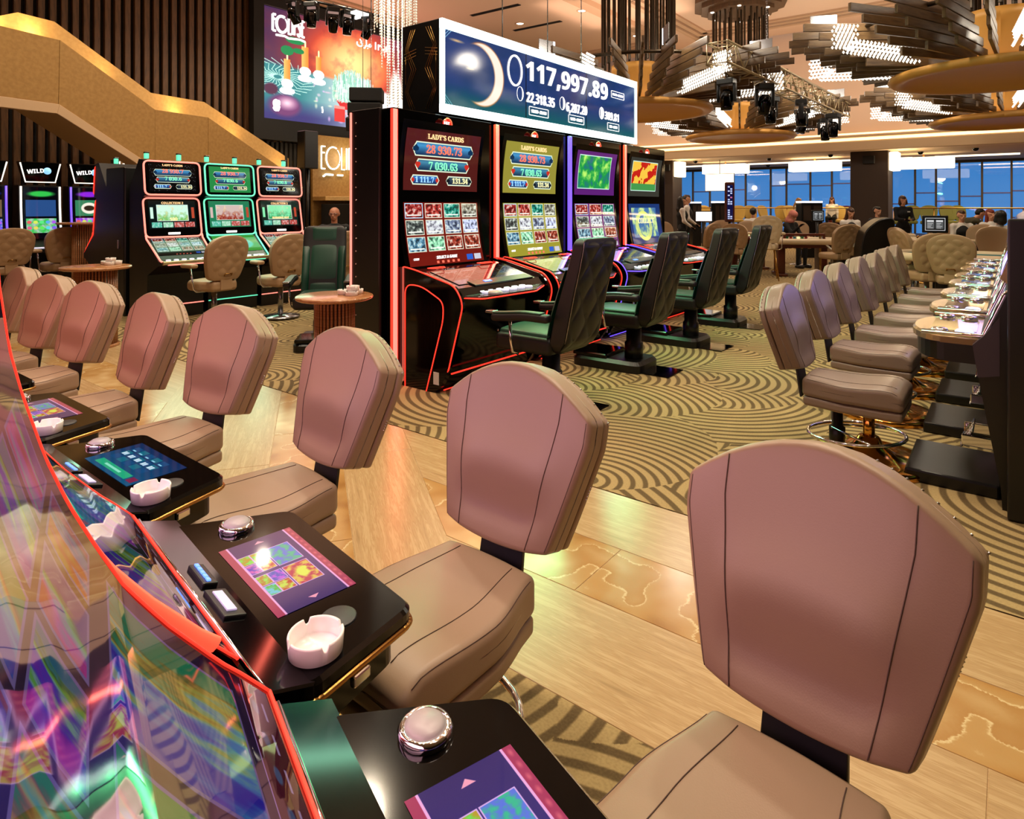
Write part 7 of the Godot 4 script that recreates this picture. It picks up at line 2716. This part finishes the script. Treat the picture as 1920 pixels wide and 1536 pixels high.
		"scarf":
			hair = [[Vector3(0, 0.15, -0.02), Vector3(0, 0.155, 0.02), 0.098, 0.086], [Vector3(0, 0.08, -0.03), Vector3(0, -0.03, -0.03), 0.085, 0.11], [Vector3(0.06, 0.04, 0.03), Vector3(-0.06, -0.02, 0.04), 0.045, 0.05]]
	if hair.size():
		var hm := put("hair" if o.get("style", "") != "scarf" else "headscarf", blob_field(hair, 0.011, 0.03), o.get("hair", M.hair_dark), t)
		hm.transform = hx
	var eyes := B.new()
	for s: float in [-1.0, 1.0]:
		eyes.lathe([Vector2(0, -0.006), Vector2(0.008, 0), Vector2(0, 0.006)], 8, Vector3(s * 0.031, 0.102, 0.077))
		eyes.box(Vector3(s * 0.033, 0.123, 0.080), Vector3(0.032, 0.005, 0.008))
	put("eyes", eyes, M.hair_dark, t).transform = hx
	put("mouth", B.new().box(Vector3(0, 0.046, 0.0975), Vector3(0.034, 0.006, 0.006), 0.002), M.lips, t).transform = hx
	if o.get("glasses", false):
		var g := B.new()
		for s: float in [-1.0, 1.0]:
			g.tube(ring_of(oblong(0.046, 0.034, 0.012, 3), 0.098, Transform3D(Basis(), Vector3(s * 0.032, 0.102, 0))), 0.003, 5, true)
			g.tube([Vector3(s * 0.055, 0.105, 0.097), Vector3(s * 0.082, 0.105, 0.0)], 0.0025, 4)
		g.tube([Vector3(-0.01, 0.104, 0.10), Vector3(0.01, 0.104, 0.10)], 0.003, 4)
		put("glasses", g, M.steel, t).transform = hx
	if o.has("vest"):
		var vest := [[hip + Vector3(0, 0.04, 0), hip + fwd * 0.16, 0.131, 0.119], [hip + fwd * 0.16, chest, 0.119, 0.136], [chest, neck - fwd * 0.12, 0.136, 0.100], [chest + Vector3(-0.06, 0, 0.05), chest + Vector3(0.06, 0, 0.05), 0.081, 0.081]]
		put("waistcoat", blob_field(vest, 0.022, 0.05), o.vest, t)
	if o.get("badge", false):
		put("name_badge", B.new().box(chest + Vector3(0.09, 0.06, 0.132), Vector3(0.07, 0.03, 0.008), 0.002), M.white_plastic, t)
	return t


# ---------------------------------------------------------------- gaming tables in the middle distance

func gaming_table(label: String, at: Vector3, turn: float, lx: float, lz: float, rail: Material, wood: bool, felt: Material) -> Node3D:
	var t := thing("gaming_table", label, "gaming table", at, turn)
	var plan := rounded([Vector2(-lx / 2, -lz / 2), Vector2(lx / 2, -lz / 2), Vector2(lx / 2, lz / 2), Vector2(-lx / 2, lz / 2)], lz * 0.42, 8)
	var b := B.new()
	b.x = flat_basis()
	b.prism(plan, 0.70, 0.775, 0.01)
	put("felt_top", b, felt, t)
	b = B.new()
	var rim := []
	for p in plan:
		rim.append(Vector3(p.x, 0.755, -p.y))
	b.tube(rim, 0.065, 10, true)
	put("padded_rail", b, rail, t)
	b = B.new()
	b.x = flat_basis()
	var inner := PackedVector2Array()
	for p in plan:
		inner.append(p * 0.86)
	b.prism(inner, 0.62, 0.70)
	put("apron", b, M.mahogany if wood else M.dark_grey, t)
	for s: float in [-1.0, 1.0]:
		b = B.new()
		b.rbox(Vector3(s * lx * 0.28, 0.33, 0), Vector3(0.16, 0.60, lz * 0.5), 0.03, 2)
		put("pedestal", b, M.mahogany if wood else M.black_satin, t)
		put("foot", B.new().box(Vector3(s * lx * 0.28, 0.03, 0), Vector3(0.22, 0.06, lz * 0.72), 0.015), M.mahogany if wood else M.black_satin, t)
	if wood:
		b = B.new()
		b.box(Vector3(0, 0.90, lz * 0.36), Vector3(lx * 0.55, 0.05, 0.12), 0.01)
		b.box(Vector3(-lx * 0.26, 0.84, lz * 0.36), Vector3(0.05, 0.12, 0.12), 0.01)
		b.box(Vector3(lx * 0.26, 0.84, lz * 0.36), Vector3(0.05, 0.12, 0.12), 0.01)
		put("chip_rack", b, M.mahogany, t)
		var k := 0
		for m in [M.chip_green, M.chip_red, M.chip_blue, M.fig_cream, M.chip_green, M.chip_red]:
			put("chip_stack", B.new().lathe([Vector2(0, 0), Vector2(0.03, 0), Vector2(0.03, 0.08), Vector2(0, 0.08)], 12), m, t, Vector3(-lx * 0.22 + 0.075 * k, 0.776, lz * 0.36))
			k += 1
	return t


func monitor(label: String, at: Vector3, turn: float, w: float, h: float, y: float, scr: Material) -> Node3D:
	var t := thing("monitor", label, "monitor", at, turn)
	put("case", B.new().box(Vector3(0, y, 0), Vector3(w, h, 0.06), 0.01), M.black_satin, t)
	put("screen", B.new().box(Vector3(0, y, 0.031), Vector3(w * 0.86, h * 0.84, 0.006)), scr, t)
	put("pole", B.new().tube([Vector3(0, 0.03, -0.02), Vector3(0, y, -0.02)], 0.035, 8), M.black_satin, t)
	put("foot", B.new().lathe([Vector2(0, 0), Vector2(0.22, 0), Vector2(0.20, 0.03), Vector2(0, 0.035)], 18), M.black_satin, t)
	return t


func ground(px: float, depth: float) -> Vector3:
	var v := deep(px, 387, depth)
	return Vector3(v.x, 0, v.z)


func tables_and_people() -> void:
	mat("lips", Color(0.62, 0.32, 0.30), 0.5)
	mat("chip_green", Color(0.10, 0.45, 0.22), 0.4)
	mat("chip_red", Color(0.65, 0.10, 0.10), 0.4)
	mat("chip_blue", Color(0.25, 0.55, 0.70), 0.4)
	mat("hair_red", Color(0.45, 0.14, 0.07), 0.5)
	mat("scarf_pink", Color(0.80, 0.50, 0.45), 0.8)
	mat("terrace_leather", Color(0.72, 0.60, 0.30), 0.5)
	mat("olive_leather", Color(0.40, 0.42, 0.16), 0.5)
	var yaw := deg_to_rad(YAW)
	# cream and green table behind the right row, with its chairs
	gaming_table("cream edged gaming table with teal felt behind the right row of chairs", Vector3(-0.10, 0, -11.6), 0.0, 2.6, 1.1, M.cream_leather, false, M.green_felt)
	var qa := quilt_chair("table_chair", "tan quilted chair right, backing the camera at the cream edged table", "quilted chairs at the gaming tables", M.tan_leather, false)
	qa.position = ground(1790, 9.0)
	qa.rotation.y = PI - 0.1
	var spots := [[1737, 9.4, PI + 0.5, "tan quilted chair left of its twin at the cream edged table"], [1868, 11.9, 0.15, "broad cream chair facing the camera across the cream edged table"],
		[1719, 10.6, 2.2, "cream quilted chair seen from the side behind the tan pair"], [1712, 11.6, 2.2, "second cream chair seen from the side, behind the first"],
		[1597, 14.2, PI, "tan quilted chair below the dark haired seated woman"], [1566, 13.2, -2.2, "cream quilted chair with low arms right of the roulette table"],
		[1560, 15.4, PI, "beige quilted chair between roulette table and brown haired woman"], [1318, 15.0, -1.8, "beige chair seen from the side beside the standing dealer"], [1262, 16.0, 1.3, "tan chair left of the standing dealer"],
		[1385, 14.6, PI, "pale cream chair behind the third black high-backed chair"], [1405, 16.8, 0.4, "pale chair beyond the roulette stool"], [1350, 17.6, 0.2, "beige chair before the white monitor"], [1500, 16.6, 0.5, "pale padded chair behind the roulette table"], [1770, 15.0, 0.2, "cream chair before the bending man"], [1832, 13.6, -0.3, "pale chair left of the woman seen from behind"]]
	for e in spots:
		dup(qa, ground(e[0], e[1]), e[2] + 0.0, e[3])
	var st := quilt_chair("bar_stool", "tall cream quilted stool on gold legs beside the roulette table", "", M.cream_leather, true, 0.20)
	st.position = ground(1437, 13.2)
	st.rotation.y = PI + 0.35
	gaming_table("mahogany roulette table with chip rack beside the tall cream stool", ground(1500, 14.0), yaw - 0.2, 1.5, 0.9, M.cream_leather, true, M.green_felt)
	gaming_table("mahogany table with curved edge behind the last black high-backed chair", ground(1392, 15.4), yaw + 0.4, 1.5, 0.9, M.mahogany, true, M.green_felt)
	gaming_table("cream edged card table before the wide dark column", ground(1620, 16.4), yaw, 2.2, 1.0, M.cream_leather, false, M.green_felt)
	gaming_table("cream edged card table behind the monitor with two lit windows", ground(1800, 13.8), yaw - 0.3, 2.2, 1.0, M.cream_leather, false, M.green_felt)
	# displays
	var two := blank(64, 48, Color(0.02, 0.02, 0.02))
	for k in 2:
		two.fill_rect(Rect2i(7 + 26 * k, 9, 23, 30), Color(0.35, 0.36, 0.36))
		two.fill_rect(Rect2i(9 + 26 * k, 11, 19, 5), Color(0.9, 0.9, 0.9))
		for r in 4:
			two.fill_rect(Rect2i(10 + 26 * k, 20 + 5 * r, 16 - 3 * ((r + k) % 3), 2), Color(0.75, 0.75, 0.75))
	for e in [[3, 3, 58, 2], [3, 43, 58, 2], [3, 3, 2, 42], [59, 3, 2, 42]]:
		two.fill_rect(Rect2i(e[0], e[1], e[2], e[3]), Color(0.8, 0.8, 0.8))
	monitor("black monitor on a pole showing two grey panes, above the tan quilted chairs", ground(1753, 11.2), yaw - 0.5, 0.38, 0.30, 1.19, glow_tex(two, 1.0, 0.1))
	monitor("white lit monitor beside the standing dealer", ground(1319, 15.4), yaw, 0.44, 0.26, 1.26, M.print_white)
	monitor("small black monitor with pale square on screen, right of the roulette table", ground(1533, 14.8), yaw, 0.28, 0.26, 1.28, glow_tex(two, 0.8, 0.1))
	var tot := blank(24, 96, Color(0.05, 0.06, 0.25))
	var rr := RandomNumberGenerator.new()
	rr.seed = 3
	for r in 16:
		for c in 2:
			if rr.randf() > 0.35:
				tot.fill_rect(Rect2i(3 + 10 * c, 3 + 6 * r, 8, 4), Color(0.8, 0.85, 1.0) if rr.randf() > 0.3 else Color(0.85, 0.45, 0.6))
	var tp := thing("number_display", "tall narrow roulette number display in a mahogany frame", "display", ground(1368, 15.2), yaw - 0.15)
	put("frame", B.new().box(Vector3(0, 1.60, 0), Vector3(0.22, 0.94, 0.10), 0.03), M.mahogany, tp)
	put("screen", B.new().box(Vector3(0, 1.60, 0.052), Vector3(0.13, 0.80, 0.006)), glow_tex(tot, 1.0, 0.2), tp)
	put("pole", B.new().tube([Vector3(0, 0.03, 0), Vector3(0, 1.15, 0)], 0.03, 8), M.black_satin, tp)
	put("foot", B.new().lathe([Vector2(0, 0), Vector2(0.2, 0), Vector2(0.18, 0.03), Vector2(0, 0.035)], 18), M.black_satin, tp)
	for e in [["dark cabinet with bright top edge behind the number display", 1346, 19.5, 0.30], ["dark display cabinet with framed pictures right of the scarf wearer", 1517, 19.0, 0.62], ["small dark cabinet by the left lantern column", 1304, 22.0, 0.30]]:
		var c := thing("display_cabinet", e[0], "cabinet", ground(e[1], e[2]), yaw)
		put("body", B.new().box(Vector3(0, 0.80, 0), Vector3(e[3], 1.60, 0.4), 0.02), M.black_satin, c)
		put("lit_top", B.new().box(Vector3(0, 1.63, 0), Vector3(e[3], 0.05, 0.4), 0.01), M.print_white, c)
		for s: float in [-1.0, 1.0]:
			put("picture", B.new().box(Vector3(s * e[3] * 0.24, 1.30, 0.205), Vector3(e[3] * 0.36, 0.44, 0.012)), M.brown_wall, c)
	# the black covered machine before the wide column
	var cv := thing("covered_machine", "black curved covered machine before the wide dark column", "slot machine", ground(1641, 12.4), yaw - 0.25)
	var b := B.new()
	b.prism(rounded([Vector2(-0.33, 0), Vector2(0.27, 0), Vector2(0.27, 1.30), Vector2(0.02, 1.27), Vector2(-0.24, 1.05), Vector2(-0.31, 0.72)], 0.16, 7), -0.25, 0.25, 0.02)
	put("body", b, M.black_satin, cv)
	put("base", B.new().box(Vector3(-0.03, 0.05, 0), Vector3(0.62, 0.10, 0.56), 0.01), M.black_matt, cv)
	# rope barriers
	for e in [[1538, 13.6, 1612, 12.9], [1660, 13.4, 1722, 12.6]]:
		var p := ground(e[0], e[1])
		var q := ground(e[2], e[3])
		var rp := thing("rope_barrier", "white barrier rope on gold posts left of the covered machine" if e[0] < 1600 else "white barrier rope on gold posts right of the covered machine", "barrier", p)
		var pts := []
		for k in 13:
			var f := k / 12.0
			pts.append((q - p) * f + Vector3(0, 0.86 - 0.30 * 4.0 * f * (1.0 - f), 0))
		put("rope", B.new().tube(pts, 0.018, 6), M.cloth_white, rp)
		for v in [Vector3.ZERO, q - p]:
			put("post", B.new().lathe([Vector2(0, 0), Vector2(0.14, 0), Vector2(0.14, 0.02), Vector2(0.025, 0.04), Vector2(0.025, 0.88), Vector2(0.04, 0.90), Vector2(0, 0.94)], 14), M.brass, rp, v)
	# terrace furniture by the windows
	var i := 0
	var tl := dup(qa, Vector3(0, 0.42, 0), 0.0, "")
	tl.free()
	var terr := quilt_chair("terrace_chair", "yellow chair at the left end of the window terrace", "chairs along the window terrace", M.terrace_leather, false)
	terr.position = ground(1322, 26.6) + Vector3(0, 0.42, 0)
	terr.rotation.y = yaw
	var where := ["second", "third", "fourth", "fifth", "sixth", "seventh", "eighth"]
	for x in [1384, 1412, 1440, 1466, 1486, 1506, 1572]:
		dup(terr, ground(x, 26.4 + 0.5 * (i % 2)) + Vector3(0, 0.42, 0), yaw + 0.5 * (i % 3) - 0.4, "yellow chair on the window terrace left of the wide column, %s from the left" % where[i])
		i += 1
	var ol := quilt_chair("terrace_chair", "olive chair on the terrace above the suited woman's shoulder", "chairs along the window terrace", M.olive_leather, false)
	ol.position = ground(1708, 24.4) + Vector3(0, 0.42, 0)
	i = 0
	for x in [1740, 1782, 1808, 1676]:
		dup(ol, ground(x, 23.8) + Vector3(0, 0.42, 0), 0.4 * i, ["olive chair on the terrace right of the suited woman", "olive chair on the terrace over the bending man", "olive chair on the terrace near the picture's right edge", "olive chair on the terrace just right of the wide column"][i])
		i += 1
	var sofa := thing("sofa", "dark red rounded sofa back on the terrace left of the wide column", "sofa", ground(1586, 27.6) + Vector3(0, 0.42, 0), yaw)
	put("back", B.new().rbox(Vector3(0, 0.62, 0), Vector3(1.5, 1.0, 0.4), 0.18, 4, 4, func(p: Vector3): return Vector3(p.x, p.y - 0.3 * pow(absf(p.x) / 0.75, 2) * smoothstep(0.0, 0.4, p.y), p.z)), M.mahogany, sofa)
	put("seat", B.new().rbox(Vector3(0, 0.25, -0.45), Vector3(1.4, 0.30, 0.6), 0.08, 3), M.mahogany, sofa)
	# people
	var cross := [[0.10, 0.35, 1.15, 0.75], [0.10, 0.35, 1.15, 0.75]]
	var fold := [[0.10, 0.15, 0.75, 0.45], [0.10, 0.15, 0.75, 0.45]]
	person("bald man with glasses in black, seated past the triple bank", Vector3(-9.02, 0, -6.75), 1.05, {"seat": 0.58, "top": M.cloth_black, "style": "none", "glasses": true, "male": true, "look": -0.35, "skin": M.skin_dark})
	var bc := dup(qa, Vector3(-9.02, 0.04, -6.75), 1.05, "chair under the bald man, mostly hidden by the triple bank")
	person("standing dealer with long dark hair, white blouse and black waistcoat, in profile", ground(1279, 16.6), yaw + 1.35, {"top": M.cloth_white, "vest": M.cloth_black, "style": "long", "arms": fold, "legs": M.cloth_black, "tall": 1.0})
	person("man in white shirt standing behind the long haired dealer", ground(1288, 17.4), yaw + 1.3, {"top": M.cloth_white, "vest": M.cloth_grey, "style": "short", "hair": M.hair_brown, "male": true, "arms": fold, "tall": 1.04})
	person("standing woman in dark navy trouser suit with badge and folded hands", ground(1693, 17.4), yaw - 0.15, {"top": M.cloth_navy, "legs": M.cloth_navy, "style": "bob", "hair": M.hair_brown, "arms": cross, "badge": true, "tall": 1.02})
	person("seated dealer with long light brown hair and white blouse", ground(1594, 15.8), yaw - 0.1, {"seat": 0.55, "top": M.cloth_white, "vest": M.cloth_grey, "style": "long", "hair": M.hair_brown, "nod": 0.25, "arms": fold})
	person("seated bearded man beside the wide dark column", ground(1645, 16.9), yaw + 0.25, {"seat": 0.58, "top": M.cloth_grey, "style": "short", "male": true, "arms": fold})
	person("seated person wearing a pink headscarf with hand to face", ground(1476, 16.0), yaw + 0.5, {"seat": 0.50, "top": M.cloth_black, "style": "scarf", "hair": M.scarf_pink, "nod": 0.35, "bend": 0.2, "arms": [[0.1, 0.8, 1.5, 0.3], [0.1, 0.5, 0.9, 0.3]]})
	person("person in white with dark hair, back turned, left of the cream stool", ground(1412, 17.4), yaw + PI - 0.4, {"seat": 0.55, "top": M.cloth_white, "style": "short"})
	person("man in olive shirt bending over the card table", ground(1788, 15.4), yaw + 1.4, {"top": M.cloth_olive, "short": true, "style": "short", "bend": 1.05, "male": true, "arms": [[0.1, 0.9, 0.2], [0.1, 0.9, 0.2]]})
	person("dealer in white shirt and black waistcoat with tied hair, leaning on her hand", ground(1803, 14.6), yaw - 0.2, {"seat": 0.50, "top": M.cloth_white, "vest": M.cloth_black, "style": "short", "hair": M.hair_brown, "arms": fold})
	person("red haired dealer seated near the right picture edge", ground(1857, 14.9), yaw - 0.1, {"seat": 0.52, "top": M.cloth_white, "style": "long", "hair": M.hair_red, "arms": fold})
	person("person with black bobbed hair in grey waistcoat, seen from behind", ground(1874, 12.9), yaw + PI + 0.1, {"seat": 0.50, "top": M.cloth_white, "vest": M.cloth_grey, "style": "bob", "hair": M.hair_dark})
	person("light haired woman on the terrace behind the dark display cabinet", ground(1496, 25.8) + Vector3(0, 0.42, 0), yaw + 0.8, {"seat": 0.5, "top": M.cloth_white, "style": "long", "hair": M.hair_blond, "nod": 0.3})
	person("dark haired woman on the terrace before the red sofa", ground(1560, 26.4) + Vector3(0, 0.42, 0), yaw - 0.6, {"seat": 0.55, "top": M.cloth_white, "style": "long", "hair": M.hair_brown, "nod": 0.3})
